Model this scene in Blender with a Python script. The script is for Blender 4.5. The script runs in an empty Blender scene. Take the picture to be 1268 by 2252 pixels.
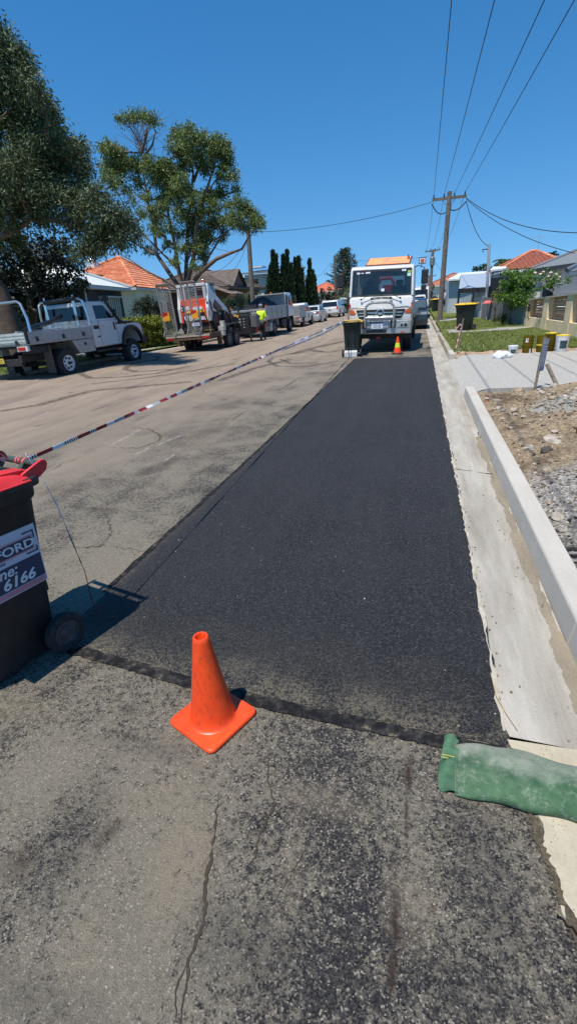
import bpy, math, random
import numpy as np
from mathutils import Vector, Matrix
rnd=random.Random(7); nr=np.random.RandomState(5)
scene=bpy.context.scene
COL=scene.collection
pi=math.pi
# ---------------------------------------------------------------- camera geometry
FOC=1050.0; CH=1.7
_Y=Vector((292,478,-FOC)).normalized(); _P=Vector((0,460,-FOC)).normalized()
_Z=_P.cross(_Y).normalized()
if _Z.y<0: _Z=-_Z
_X=_Y.cross(_Z)
def ray(px,py):
    c=Vector((px-634,1126-py,-FOC)); return Vector((_X.dot(c),_Y.dot(c),_Z.dot(c)))
def at(px,py,Y):            # a point of the place at street distance Y seen in that direction
    r=ray(px,py); t=Y/r.y; return Vector((r.x*t,Y,CH+r.z*t))
def gz(px,py,z=0.0):
    r=ray(px,py); t=(z-CH)/r.z; return Vector((r.x*t,r.y*t,z))
cam=bpy.data.cameras.new('camera'); co=bpy.data.objects.new('camera',cam); COL.objects.link(co)
M=Matrix((( _X.x,_X.y,_X.z),(_Y.x,_Y.y,_Y.z),(_Z.x,_Z.y,_Z.z)))
co.matrix_world=Matrix.Translation((0,0,CH))@M.to_4x4()
cam.sensor_fit='VERTICAL'; cam.sensor_height=36; cam.lens=36*FOC/2252
cam.clip_start=0.05; cam.clip_end=3000
scene.camera=co
# ---------------------------------------------------------------- light
SUN=Vector((-0.15,-0.37,1.0)).normalized()
sl=bpy.data.lights.new('sun','SUN'); sl.energy=5.0; sl.angle=math.radians(0.53); sl.color=(1,0.945,0.85)
so=bpy.data.objects.new('sun',sl); COL.objects.link(so); so.rotation_euler=SUN.to_track_quat('Z','Y').to_euler(); so.location=(0,0,30)
w=bpy.data.worlds.new('World'); scene.world=w; w.use_nodes=True
nt=w.node_tree; bg=nt.nodes['Background']; sky=nt.nodes.new('ShaderNodeTexSky'); sky.sky_type='NISHITA'
sky.sun_disc=False; sky.sun_elevation=math.asin(SUN.z); sky.sun_rotation=math.atan2(SUN.x,SUN.y)
sky.air_density=1.0; sky.dust_density=0.0; sky.ozone_density=3.2; sky.altitude=0
tcw=nt.nodes.new('ShaderNodeTexCoord'); sp_=nt.nodes.new('ShaderNodeSeparateXYZ'); cb_=nt.nodes.new('ShaderNodeCombineXYZ'); ml=nt.nodes.new('ShaderNodeMath'); ml.operation='MULTIPLY_ADD'; ml.inputs[1].default_value=.86; ml.inputs[2].default_value=.14
nt.links.new(tcw.outputs['Generated'],sp_.inputs[0]); nt.links.new(sp_.outputs[2],ml.inputs[0]); nt.links.new(sp_.outputs[0],cb_.inputs[0]); nt.links.new(sp_.outputs[1],cb_.inputs[1]); nt.links.new(ml.outputs[0],cb_.inputs[2])
nv=nt.nodes.new('ShaderNodeVectorMath'); nv.operation='NORMALIZE'; nt.links.new(cb_.outputs[0],nv.inputs[0]); nt.links.new(nv.outputs[0],sky.inputs['Vector'])
gm=nt.nodes.new('ShaderNodeHueSaturation'); gm.inputs['Saturation'].default_value=1.33; gm.inputs['Hue'].default_value=.497
nt.links.new(sky.outputs[0],gm.inputs['Color']); nt.links.new(gm.outputs[0],bg.inputs['Color']); bg.inputs['Strength'].default_value=0.138
scene.view_settings.view_transform='Standard'; scene.view_settings.look='None'; scene.view_settings.exposure=0.15; scene.view_settings.gamma=1
# ---------------------------------------------------------------- materials
def s2l(v):
    v=v/255.; return v/12.92 if v<=.04045 else ((v+.055)/1.055)**2.4
def C(r,g,b): return (s2l(r),s2l(g),s2l(b),1)
class NT:
    def __init__(s,name):
        s.m=bpy.data.materials.new(name); s.m.use_nodes=True; s.t=s.m.node_tree; s.N=s.t.nodes; s.b=s.N['Principled BSDF']; s.out=s.N['Material Output']
        s.tc=s.N.new('ShaderNodeTexCoord'); s.co=s.tc.outputs['Object']
    def link(s,a,b): s.t.links.new(a,b)
    def set(s,inp,v):
        if hasattr(v,'node'): s.link(v,inp)
        else: inp.default_value=v
    def mapv(s,sc=(1,1,1),rot=(0,0,0),src=None):
        n=s.N.new('ShaderNodeMapping'); n.inputs['Scale'].default_value=sc; n.inputs['Rotation'].default_value=rot; s.link(src or s.co,n.inputs[0]); return n.outputs[0]
    def noise(s,scale,detail=4,rough=.55,src=None,dist=0,out='Fac'):
        n=s.N.new('ShaderNodeTexNoise'); n.inputs['Scale'].default_value=scale; n.inputs['Detail'].default_value=detail; n.inputs['Roughness'].default_value=rough; n.inputs['Distortion'].default_value=dist
        s.link(src or s.co,n.inputs['Vector']); return n.outputs[out]
    def vor(s,scale,out='Distance',feature='F1',src=None,rand=1):
        n=s.N.new('ShaderNodeTexVoronoi'); n.feature=feature; n.inputs['Scale'].default_value=scale; n.inputs['Randomness'].default_value=rand; s.link(src or s.co,n.inputs['Vector']); return n.outputs[out]
    def ramp(s,f,stops,interp='LINEAR'):
        n=s.N.new('ShaderNodeValToRGB'); n.color_ramp.interpolation=interp
        el=n.color_ramp.elements
        while len(el)<len(stops): el.new(0.5)
        for e,(p,c) in zip(el,stops):
            e.position=p; e.color=c if isinstance(c,tuple) else (c,c,c,1)
        s.link(f,n.inputs[0]); return n.outputs[0]
    def mix(s,f,a,b,mode='MIX'):
        n=s.N.new('ShaderNodeMix'); n.data_type='RGBA'; n.blend_type=mode
        s.set(n.inputs[0],f); s.set(n.inputs[6],a); s.set(n.inputs[7],b); return n.outputs[2]
    def math(s,op,a,b=0.0,c=0.0):
        n=s.N.new('ShaderNodeMath'); n.operation=op; s.set(n.inputs[0],a); s.set(n.inputs[1],b); s.set(n.inputs[2],c); return n.outputs[0]
    def sep(s,src=None):
        n=s.N.new('ShaderNodeSeparateXYZ'); s.link(src or s.co,n.inputs[0]); return n.outputs
    def bump(s,h,st=.3,d=.01):
        n=s.N.new('ShaderNodeBump'); n.inputs['Strength'].default_value=st; n.inputs['Distance'].default_value=d; s.link(h,n.inputs['Height']); s.link(n.outputs[0],s.b.inputs['Normal'])
    def fin(s,col=None,rough=None,metal=None,spec=None):
        if col is not None: s.set(s.b.inputs['Base Color'],col)
        if rough is not None: s.set(s.b.inputs['Roughness'],rough)
        if metal is not None: s.b.inputs['Metallic'].default_value=metal
        if spec is not None: s.b.inputs['Specular IOR Level'].default_value=spec
        return s.m
def mk_mat(name,col,rough=.6,metal=0,spec=.5,var=.15,scale=6,bump=0,bscale=60,coat=0,trans=0,emit=None,dirt=0):
    n=NT(name)
    if var>0:
        f=n.noise(scale,5,.6)
        lo=tuple(c*(1-var) for c in col[:3])+(1,); hi=tuple(min(1,c*(1+var)) for c in col[:3])+(1,)
        c=n.ramp(f,[(.3,lo),(.7,hi)])
        if dirt>0:
            d=n.ramp(n.noise(scale*2.3,6,.7),[(.5,0.0),(.75,1.0)])
            c=n.mix(n.math('MULTIPLY',d,dirt),c,(.13,.105,.08,1))
    else: c=col
    r=n.math('MULTIPLY_ADD',n.noise(scale*1.7,3),.25,rough-.12) if var>0 and rough<.9 else rough
    n.fin(c,r,metal,spec)
    if coat: n.b.inputs['Coat Weight'].default_value=coat; n.b.inputs['Coat Roughness'].default_value=.08
    if bump: n.bump(n.noise(bscale,4,.6),bump,.01)
    if emit: n.b.inputs['Emission Color'].default_value=col; n.b.inputs['Emission Strength'].default_value=emit
    return n.m
MT={}
def m(k,*a,**kw):
    if k not in MT: MT[k]=mk_mat(k,*a,**kw)
    return MT[k]
WHITEP=m('white_paint',(.64,.64,.63,1),.3,coat=.5,var=.05,scale=3,dirt=.06)
WHITEOLD=m('old_white_paint',(.62,.63,.63,1),.4,coat=.3,var=.08,scale=4,dirt=.25)
SILVER=m('silver_paint',(.42,.44,.46,1),.3,metal=.3,coat=.6,var=.05,scale=3)
ALU=m('aluminium',(.42,.42,.42,1),.45,metal=.65,var=.12,scale=8,dirt=.25)
CHROME=m('chrome',(.75,.76,.78,1),.16,metal=1,var=.05)
STEEL=m('steel',(.3,.29,.28,1),.5,metal=.6,var=.2,scale=14,dirt=.4)
GALV=m('galvanised_steel',(.5,.51,.52,1),.5,metal=.5,var=.12,scale=20)
RUST=m('rusty_steel',(.12,.065,.04,1),.85,var=.5,scale=12,bump=.3)
BLACKP=m('black_plastic',(.018,.018,.02,1),.5,var=.25,scale=9,dirt=.12)
CHASSIS=m('chassis_black',(.02,.02,.02,1),.7,var=.3,scale=9,dirt=.3)
DARKP=m('dark_paint',(.02,.025,.035,1),.22,coat=.8,var=.1)
RUBBER=m('tyre_rubber',(.022,.021,.021,1),.85,var=.3,scale=15,dirt=.3)
GLASS=m('window_glass',(.012,.015,.018,1),.05,var=0,spec=.7)
GLASSB=m('pale_window_glass',(.06,.085,.1,1),.05,var=0,spec=.8)
REDL=m('red_lens',(.45,.02,.015,1),.25,var=.1,coat=.5)
ORL=m('orange_lens',(.5,.10,.02,1),.25,var=.1,coat=.5)
HEADL=m('headlight_lens',(.55,.57,.6,1),.12,metal=.6,var=.3,scale=30)
ORANGEP=m('orange_red_paint',(.75,.07,.02,1),.4,var=.08,coat=.3,dirt=.1)
LIME=m('lime_reflective',(.55,.75,.03,1),.5,var=.08)
AMBER=m('amber_sheet',(.8,.35,.02,1),.5,var=.08)
WOODG=m('weathered_timber',(.21,.17,.13,1),.85,var=.35,scale=18,bump=.4,bscale=40)
CONC=m('plain_concrete',(.42,.41,.38,1),.85,var=.12,scale=7,bump=.3,bscale=90)
WHITESIGN=m('white_sign',(.72,.73,.75,1),.45,var=.04)
NAVY=m('navy_print',(.03,.045,.085,1),.5,var=.15,scale=12)
BLACKINK=m('black_ink',(.015,.015,.018,1),.6,var=0)
PINK=m('faded_pink_print',(.5,.22,.26,1),.5,var=.15)
CREAMINK=m('pale_lettering',(.62,.66,.7,1),.5,var=.05)
# ---------------------------------------------------------------- mesh helper
class B:
    def __init__(s): s.V=[]; s.F=[]; s.I=[]; s.mi=0; s.mats=None
    def add(s,v,f):
        o=len(s.V); s.V+= [tuple(p) for p in v]; s.F+=[tuple(i+o for i in q) for q in f]; s.I+=[s.mi]*len(f); return s
    def bx(s,x0,x1,y0,y1,z0,z1,mtx=None):
        v=[(x,y,z) for x in (x0,x1) for y in (y0,y1) for z in (z0,z1)]
        if mtx is not None: v=[tuple(mtx@Vector(p)) for p in v]
        return s.add(v,[(0,1,3,2),(4,6,7,5),(0,4,5,1),(2,3,7,6),(0,2,6,4),(1,5,7,3)])
    def bar(s,a,b,wx,wz):      # rectangular bar between two points
        a=Vector(a); b=Vector(b); d=(b-a).normalized()
        up=Vector((0,0,1)) if abs(d.z)<.9 else Vector((0,1,0))
        x=d.cross(up).normalized()*wx/2; z=x.normalized().cross(d).normalized()*wz/2
        v=[p+i*x+j*z for p in (a,b) for i in (-1,1) for j in (-1,1)]
        return s.add(v,[(0,1,3,2),(4,6,7,5),(0,4,5,1),(2,3,7,6),(0,2,6,4),(1,5,7,3)])
    def tube(s,pts,r,n=8,cap=True):
        pts=[Vector(p) for p in pts]; R=r if isinstance(r,(list,tuple)) else [r]*len(pts)
        o=len(s.V); prev=None
        for i,p in enumerate(pts):
            d=(pts[min(i+1,len(pts)-1)]-pts[max(i-1,0)]).normalized()
            if prev is None:
                u=d.orthogonal().normalized()
            else:
                u=(prev-d*prev.dot(d)); u=u.normalized() if u.length>1e-6 else d.orthogonal().normalized()
            prev=u; q=d.cross(u)
            s.V+=[tuple(p+(u*math.cos(2*pi*k/n)+q*math.sin(2*pi*k/n))*R[i]) for k in range(n)]
        c=0
        for i in range(len(pts)-1):
            for k in range(n):
                s.F.append((o+i*n+k,o+i*n+(k+1)%n,o+(i+1)*n+(k+1)%n,o+(i+1)*n+k)); c+=1
        if cap:
            s.F.append(tuple(o+k for k in reversed(range(n)))); s.F.append(tuple(o+(len(pts)-1)*n+k for k in range(n))); c+=2
        s.I+=[s.mi]*c; return s
    def loft(s,rings,cap0=True,cap1=True,close=True):
        o=len(s.V); n=len(rings[0]); c=0
        for r in rings: s.V+=[tuple(p) for p in r]
        for i in range(len(rings)-1):
            for k in range(n if close else n-1):
                s.F.append((o+i*n+k,o+i*n+(k+1)%n,o+(i+1)*n+(k+1)%n,o+(i+1)*n+k)); c+=1
        if cap0: s.F.append(tuple(o+k for k in reversed(range(n)))); c+=1
        if cap1: s.F.append(tuple(o+(len(rings)-1)*n+k for k in range(n))); c+=1
        s.I+=[s.mi]*c; return s
    def lathe(s,prof,o=(0,0,0),axis='z',n=24,cap=True):
        rings=[]
        for r,h in prof:
            ring=[]
            for k in range(n):
                a=2*pi*k/n; c,d=r*math.cos(a),r*math.sin(a)
                p={'z':(c,d,h),'x':(h,c,d),'y':(d,h,c)}[axis]
                ring.append((p[0]+o[0],p[1]+o[1],p[2]+o[2]))
            rings.append(ring)
        return s.loft(rings,cap,cap)
    def prx(s,prof,x0,x1,taper=None):      # profile (y,z) swept across x; taper(z)->scale of x about the middle
        n=len(prof); v=[]
        for x in (x0,x1):
            for y,z in prof:
                k=taper(y,z) if taper else 1
                v.append((x*k,y,z))
        f=[tuple(range(n)),tuple(range(2*n-1,n-1,-1))]+[(k,n+k,n+(k+1)%n,(k+1)%n) for k in range(n)]
        return s.add(v,f)
    def pry(s,prof,y0,y1):
        n=len(prof); v=[(x,y,z) for y in (y0,y1) for x,z in prof]
        return s.add(v,[tuple(range(n)),tuple(range(2*n-1,n-1,-1))]+[(k,n+k,n+(k+1)%n,(k+1)%n) for k in range(n)])
    def prz(s,prof,z0,z1):
        n=len(prof); v=[(x,y,z) for z in (z0,z1) for x,y in prof]
        return s.add(v,[tuple(range(n)),tuple(range(2*n-1,n-1,-1))]+[(k,n+k,n+(k+1)%n,(k+1)%n) for k in range(n)])
    def face(s,*p): return s.add(p,[tuple(range(len(p)))])
    def ico(s,c,r,sc=(1,1,1),jit=0,sub=1,seed=0):
        t=(1+5**.5)/2; vs=[Vector(v).normalized() for v in [(-1,t,0),(1,t,0),(-1,-t,0),(1,-t,0),(0,-1,t),(0,1,t),(0,-1,-t),(0,1,-t),(t,0,-1),(t,0,1),(-t,0,-1),(-t,0,1)]]
        fs=[(0,11,5),(0,5,1),(0,1,7),(0,7,10),(0,10,11),(1,5,9),(5,11,4),(11,10,2),(10,7,6),(7,1,8),(3,9,4),(3,4,2),(3,2,6),(3,6,8),(3,8,9),(4,9,5),(2,4,11),(6,2,10),(8,6,7),(9,8,1)]
        for _ in range(sub):
            cache={}; nf=[]
            def mid(a,b):
                k=(min(a,b),max(a,b))
                if k not in cache: vs.append(((vs[a]+vs[b])/2).normalized()); cache[k]=len(vs)-1
                return cache[k]
            for a,b,cc in fs:
                x,y,z=mid(a,b),mid(b,cc),mid(cc,a); nf+=[(a,x,z),(b,y,x),(cc,z,y),(x,y,z)]
            fs=nf
        rr=random.Random(seed); out=[]
        for v in vs:
            k=r*(1+rr.uniform(-jit,jit)); out.append((c[0]+v.x*k*sc[0],c[1]+v.y*k*sc[1],c[2]+v.z*k*sc[2]))
        return s.add(out,fs)
    def build(s,name,mat,parent=None,bevel=0,smooth=False,seg=2,ang=30):
        me=bpy.data.meshes.new(name); me.from_pydata(s.V,[],s.F)
        for mm in (mat if isinstance(mat,(list,tuple)) else [mat]): me.materials.append(mm)
        if isinstance(mat,(list,tuple)): me.polygons.foreach_set('material_index',s.I)
        me.validate(); me.update()
        import bmesh
        if len(s.F)<60000:
            bm=bmesh.new(); bm.from_mesh(me); bmesh.ops.recalc_face_normals(bm,faces=bm.faces); bm.to_mesh(me); bm.free()
        if smooth:
            me.polygons.foreach_set('use_smooth',[True]*len(me.polygons))
            try: me.set_sharp_from_angle(angle=math.radians(ang))
            except Exception: pass
        o=bpy.data.objects.new(name,me); COL.objects.link(o)
        if parent: o.parent=parent
        if bevel:
            b=o.modifiers.new('bevel','BEVEL'); b.width=bevel; b.segments=seg; b.limit_method='ANGLE'; b.angle_limit=math.radians(35)
        return o
def tag(o,label=None,cat=None,group=None,kind=None):
    if label: o['label']=label
    if cat: o['category']=cat
    if group: o['group']=group
    if kind: o['kind']=kind
    return o
def thing(name,label,cat,loc=(0,0,0),rz=0,group=None,scale=1):
    o=bpy.data.objects.new(name,None); COL.objects.link(o); o.location=loc; o.rotation_euler=(0,0,rz); o.scale=(scale,)*3
    o.empty_display_size=.1
    return tag(o,label,cat,group)
def struct(name,b,mat,**k): return tag(b.build(name,mat,**k),kind='structure')
def rrect(hx,hy,r,z,cx=0,cy=0,n=4):
    out=[]
    for sx,sy,a0 in ((1,1,0),(-1,1,90),(-1,-1,180),(1,-1,270)):
        for k in range(n+1):
            a=math.radians(a0+90*k/n); out.append((cx+sx*(hx-r)+r*math.cos(a),cy+sy*(hy-r)+r*math.sin(a),z))
    return out
def text(s,size,mat,parent,mtx,name='lettering',bold=0,shear=0,extr=.0008,align='LEFT',sx=1):
    cu=bpy.data.curves.new('t','FONT'); cu.body=s; cu.size=size; cu.offset=bold; cu.shear=shear; cu.extrude=extr; cu.align_x=align
    cu.resolution_u=3
    t=bpy.data.objects.new('t',cu); COL.objects.link(t)
    bpy.context.view_layer.update()
    me=bpy.data.meshes.new_from_object(t.evaluated_get(bpy.context.evaluated_depsgraph_get()))
    bpy.data.objects.remove(t)
    if sx!=1:
        for v in me.vertices: v.co.x*=sx
    me.materials.clear(); me.materials.append(mat)
    o=bpy.data.objects.new(name,me); COL.objects.link(o); o.parent=parent; o.matrix_local=mtx; return o
def frame(o,x,y):       # matrix from origin and in-plane axes
    x=Vector(x).normalized(); y=Vector(y); y=(y-x*y.dot(x)).normalized(); z=x.cross(y); o=Vector(o)
    return Matrix(((x.x,y.x,z.x,o.x),(x.y,y.y,z.y,o.y),(x.z,y.z,z.z,o.z),(0,0,0,1)))
def wheel(par,x,y,r,wd,rim=.55,side=1,mat=None,style='slots',z=None):
    """wheel part (tyre) with a rim sub-part; side=+1 the outside faces +x"""
    z=r if z is None else z
    b=B(); h=wd/2
    b.lathe([(r*rim,-h*.8),(r*.86,-h),(r*.96,-h*.85),(r,-h*.6),(r,h*.6),(r*.96,h*.85),(r*.86,h),(r*rim,h*.8),(r*rim*.98,h*.3),(r*rim*.98,-h*.3),(r*rim,-h*.8)],axis='x',n=32,cap=False)
    t=b.build('wheel',RUBBER,par,smooth=True); t.location=(x,y,z)
    b=B(); R=r*rim; k=side
    b.mi=0; b.lathe([(R*1.02,k*h*.86),(R*.95,k*h*.9),(R*.9,k*h*.5),(R*.55,k*h*.35),(R*.5,k*h*.55),(R*.28,k*h*.6),(R*.2,k*h*.85),(R*.02,k*h*.87)],axis='x',n=28,cap=False); b.lathe([(R*.99,-k*h*.2),(R*.02,-k*h*.22)],axis='x',n=20,cap=False)
    if style=='slots':
        b.mi=1
        for q in range(7):
            a=2*pi*q/7; cy,cz=R*.66*math.cos(a),R*.66*math.sin(a)
            b.lathe([(R*.17,k*h*.2),(R*.14,k*h*.64)],o=(0,cy,cz),axis='x',n=8)
        b.lathe([(R*.24,k*h*.5),(R*.22,k*h*1.0)],axis='x',n=12)
    if style=='spokes':
        b.mi=1; b.lathe([(R*.9,k*h*.51),(R*.3,k*h*.56)],axis='x',n=24,cap=False)
        b.mi=0
        for q in range(10):
            a=2*pi*q/10; c,s_=math.cos(a),math.sin(a)
            b.bar((k*h*.62,R*.2*c,R*.2*s_),(k*h*.72,R*.93*c,R*.93*s_),R*.14,R*.12)
    b.build('rim',[mat or GALV,BLACKP],t,smooth=True)
    return t
# ================================================================ GROUND AND SURFACES
def fbm(x,y,s=1,o=4,seed=0):
    out=np.zeros_like(x); a=1; f=s; rs=np.random.RandomState(seed)
    for _ in range(o):
        for _k in range(3):
            th=rs.uniform(0,2*pi); ph=rs.uniform(0,2*pi)
            out+=a/3*np.sin(f*(x*math.cos(th)+y*math.sin(th))*2*pi+ph+1.3*np.sin(f*.7*(x*math.sin(th)-y*math.cos(th))*2*pi+ph*2))
        a*=.55; f*=2.03
    return out
def grid(x0,x1,y0,y1,nx,ny,zf):
    xs=np.linspace(x0,x1,nx); ys=np.linspace(y0,y1,ny); X,Y=np.meshgrid(xs,ys); Z=zf(X,Y)
    b=B(); b.V=[tuple(p) for p in np.stack([X.ravel(),Y.ravel(),Z.ravel()],1).tolist()]
    b.F=[(j*nx+i,j*nx+i+1,(j+1)*nx+i+1,(j+1)*nx+i) for j in range(ny-1) for i in range(nx-1)]; b.I=[0]*len(b.F); return b

def mat_old_asphalt():
    n=NT('old_asphalt'); X,Y,Z=n.sep()
    big=n.noise(1.1,3,.55,src=n.mapv((1,.6,1))); mid=n.noise(3.2,8,.74); fine=n.noise(30,8,.86); grit=n.noise(260,3,.85)
    chip=n.vor(190,'Color'); cv=n.sep(chip)[0]; cv2=n.sep(n.vor(100,'Color'))[0]
    # worn dusty film against dark binder, mottled from centimetres up to metres
    s=n.math('ADD',n.math('MULTIPLY',n.math('SUBTRACT',big,.5),1.7),n.math('MULTIPLY',n.math('SUBTRACT',mid,.5),1.0)); s=n.math('ADD',s,n.math('MULTIPLY',n.math('SUBTRACT',fine,.5),2.3)); s=n.math('ADD',s,n.math('MULTIPLY',n.math('SUBTRACT',cv,.5),.30)); s=n.math('ADD',s,n.math('MULTIPLY',n.math('SUBTRACT',cv2,.5),.10))
    # older left lane is paler and browner
    wear=n.math('ADD',n.math('MULTIPLY',X,-.062),n.math('MULTIPLY',Y,.0115))
    wn=n.N.new('ShaderNodeClamp'); n.link(wear,wn.inputs[0]); wn.inputs['Min'].default_value=-.05; wn.inputs['Max'].default_value=.55
    s2=n.math('MULTIPLY_ADD',wn.outputs[0],.40,s)
    mask=n.ramp(n.math('ADD',s2,.5),[(.33,0.0),(.47,.40),(.64,1.0)])
    dark=n.mix(cv,(.010,.010,.012,1),(.062,.057,.054,1)); pale=n.mix(grit,(.10,.087,.066,1),(.34,.30,.228,1)); pale=n.mix(n.math('MULTIPLY',cv2,.35),pale,(.06,.055,.05,1))
    near=n.mix(mask,dark,pale); near=n.mix(n.math('MULTIPLY',n.ramp(cv,[(.92,0.0),(.97,1.0)]),.8),near,(.33,.3,.25,1))
    far=n.mix(n.ramp(n.noise(2.0,8,.72,src=n.mapv((1,.2,1))),[(.35,0.0),(.68,1.0)]),(.16,.122,.095,1),(.37,.285,.215,1))
    far=n.mix(.3,far,n.mix(grit,(.09,.075,.06,1),(.42,.34,.26,1)))
    lan=n.ramp(n.noise(.5,3,.5,src=n.mapv((2.2,.12,1))),[(.42,0.0),(.62,1.0)]); far=n.mix(n.math('MULTIPLY',lan,.3),far,(.38,.295,.225,1))
    def ell(px,py,rx,ry,rot=0,soft=.5,edge=6,ea=.5):
        c=gz(px,py); ca,sa=math.cos(rot),math.sin(rot)
        dx=n.math('SUBTRACT',X,c.x); dy=n.math('SUBTRACT',Y,c.y)
        u=n.math('DIVIDE',n.math('ADD',n.math('MULTIPLY',dx,ca),n.math('MULTIPLY',dy,sa)),rx); v=n.math('DIVIDE',n.math('ADD',n.math('MULTIPLY',dx,-sa),n.math('MULTIPLY',dy,ca)),ry)
        r_=n.math('SQRT',n.math('ADD',n.math('MULTIPLY',u,u),n.math('MULTIPLY',v,v))); r_=n.math('ADD',r_,n.math('MULTIPLY',n.math('SUBTRACT',n.noise(edge,6,.75),.5),ea*2))
        return n.ramp(r_,[(1-soft if soft<1 else 0,1.0),(1.0,0.0)])
    rag=n.ramp(fine,[(.40,0.0),(.60,1.0)])
    # broad worn film left and below the cone, bare binder elsewhere
    for (px,py,rx,ry,rot,am) in ((400,1900,.15,.24,.15,.85),(330,1760,.28,.10,.3,.4),(900,1980,.10,.16,0,.45),(700,1760,.24,.08,-.1,.4),(30,1560,.3,.12,0,.5),(640,1900,.05,.2,.1,.35),(180,2080,.10,.12,0,.5)):
        k_=n.math('MULTIPLY',n.math('MULTIPLY',ell(px,py,rx,ry,rot,.6,5,.55),am),n.math('MULTIPLY_ADD',rag,.55,.45)); near=n.mix(k_,near,n.mix(grit,(.15,.125,.09,1),(.33,.275,.2,1)))
    for (px,py,rx,ry,rot,am) in ((560,2080,.28,.16,0,.55),(1080,1950,.13,.30,.1,.6),(1050,2180,.2,.1,0,.5),(150,1850,.16,.3,.2,.5),(90,2200,.25,.08,0,.4),(330,1640,.3,.08,-.1,.45)):
        k_=n.math('MULTIPLY',n.math('MULTIPLY',ell(px,py,rx,ry,rot,.7,5,.6),am),n.math('MULTIPLY_ADD',rag,-.55,1.0)); near=n.mix(k_,near,n.mix(cv,(.014,.014,.016,1),(.055,.053,.052,1)))
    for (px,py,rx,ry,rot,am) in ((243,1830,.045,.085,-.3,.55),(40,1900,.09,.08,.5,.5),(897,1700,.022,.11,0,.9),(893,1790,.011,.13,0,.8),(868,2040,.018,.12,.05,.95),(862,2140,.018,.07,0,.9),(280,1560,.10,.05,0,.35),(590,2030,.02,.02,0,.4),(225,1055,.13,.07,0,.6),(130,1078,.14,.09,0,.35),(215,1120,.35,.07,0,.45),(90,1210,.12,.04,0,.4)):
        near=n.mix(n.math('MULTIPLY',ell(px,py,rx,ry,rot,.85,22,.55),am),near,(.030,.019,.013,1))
    wf=n.ramp(n.math('ADD',wn.outputs[0],n.math('MULTIPLY',n.math('SUBTRACT',n.noise(.8,5,.65,src=n.mapv((1,.35,1))),.5),.35)),[(.19,0.0),(.52,.92)])
    col=n.mix(wf,near,far)
    sp=n.ramp(n.noise(1.1,3,.5,src=n.mapv((2.6,.8,1))),[(.63,0.0),(.72,1.0)])
    col=n.mix(n.math('MULTIPLY',sp,.35),col,(.042,.03,.024,1))
    spots=n.ramp(n.math('ADD',n.vor(1.15,src=n.mapv((1,.75,1))),n.math('MULTIPLY',n.noise(9,4,.6),.06)),[(.06,1.0),(.15,0.0)])
    col=n.mix(n.math('MULTIPLY',spots,.55),col,(.05,.035,.028,1))
    bits=n.ramp(n.vor(26),[(.07,1.0),(.1,0.0)]); col=n.mix(n.math('MULTIPLY',n.math('MULTIPLY',bits,n.ramp(mid,[(.5,0.0),(.56,1.0)])),.8),col,(.5,.4,.28,1))
    n.fin(col,.85,spec=.3)
    n.bump(n.math('ADD',n.math('MULTIPLY',n.vor(190),.7),n.math('MULTIPLY',grit,.9)),.8,.007)
    return n.m
def mat_new_asphalt():
    n=NT('new_asphalt'); X,Y,Z=n.sep()
    c=n.sep(n.vor(150,'Color'))[0]; g=n.noise(150,4,.75); big=n.noise(1.3,5,.6)
    v=n.math('ADD',n.math('MULTIPLY',c,.6),n.math('MULTIPLY',g,.5))
    col=n.ramp(v,[(.3,(.007,.007,.008,1)),(.56,(.017,.0165,.017,1)),(.72,(.036,.035,.037,1)),(.88,(.10,.098,.10,1))])
    col=n.mix(n.math('MULTIPLY',n.ramp(big,[(.35,0.0),(.7,1.0)]),.35),col,(.045,.044,.048,1)); ln=n.ramp(n.noise(1.5,5,.6,src=n.mapv((2.2,.12,1))),[(.4,0.0),(.7,1.0)]); col=n.mix(n.math('MULTIPLY',ln,.22),col,(.055,.053,.055,1))
    # pale dust carried over the raw joints at the left and the near end
    eL=n.ramp(n.math('ADD',n.math('ADD',X,1.98),n.math('MULTIPLY',n.noise(9,5,.7),.16)),[(.08,.8),(.22,0.0)])
    eN=n.ramp(n.math('SUBTRACT',n.math('ADD',n.math('MULTIPLY_ADD',X,.12,Y),0),n.math('MULTIPLY',n.noise(5,5,.7),.35)),[(0.0,0.0),(1.0,1.0)])
    eN=n.ramp(n.math('SUBTRACT',n.math('MULTIPLY_ADD',X,.1,Y),1.50),[(.10,1.0),(.30,.18),(.6,0.0)])
    dm=n.ramp(n.math('ADD',n.math('MULTIPLY',n.noise(75,6,.8),1.0),n.math('MULTIPLY',n.noise(4,3,.6),.35)),[(.62,0.0),(.78,1.0)])
    e=n.math('MULTIPLY',n.math('MAXIMUM',eL,eN),dm); e=n.math('MAXIMUM',e,n.math('MULTIPLY',dm,n.math('MULTIPLY',n.ramp(n.noise(1.6,4,.7),[(.66,0.0),(.8,1.0)]),.2)))
    col=n.mix(n.math('MULTIPLY',e,.6),col,(.31,.265,.18,1))
    n.fin(col,.68,spec=.36); n.bump(n.math('ADD',n.math('MULTIPLY',n.vor(150),1.0),n.math('MULTIPLY',g,.8)),1.0,.010); return n.m
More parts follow.
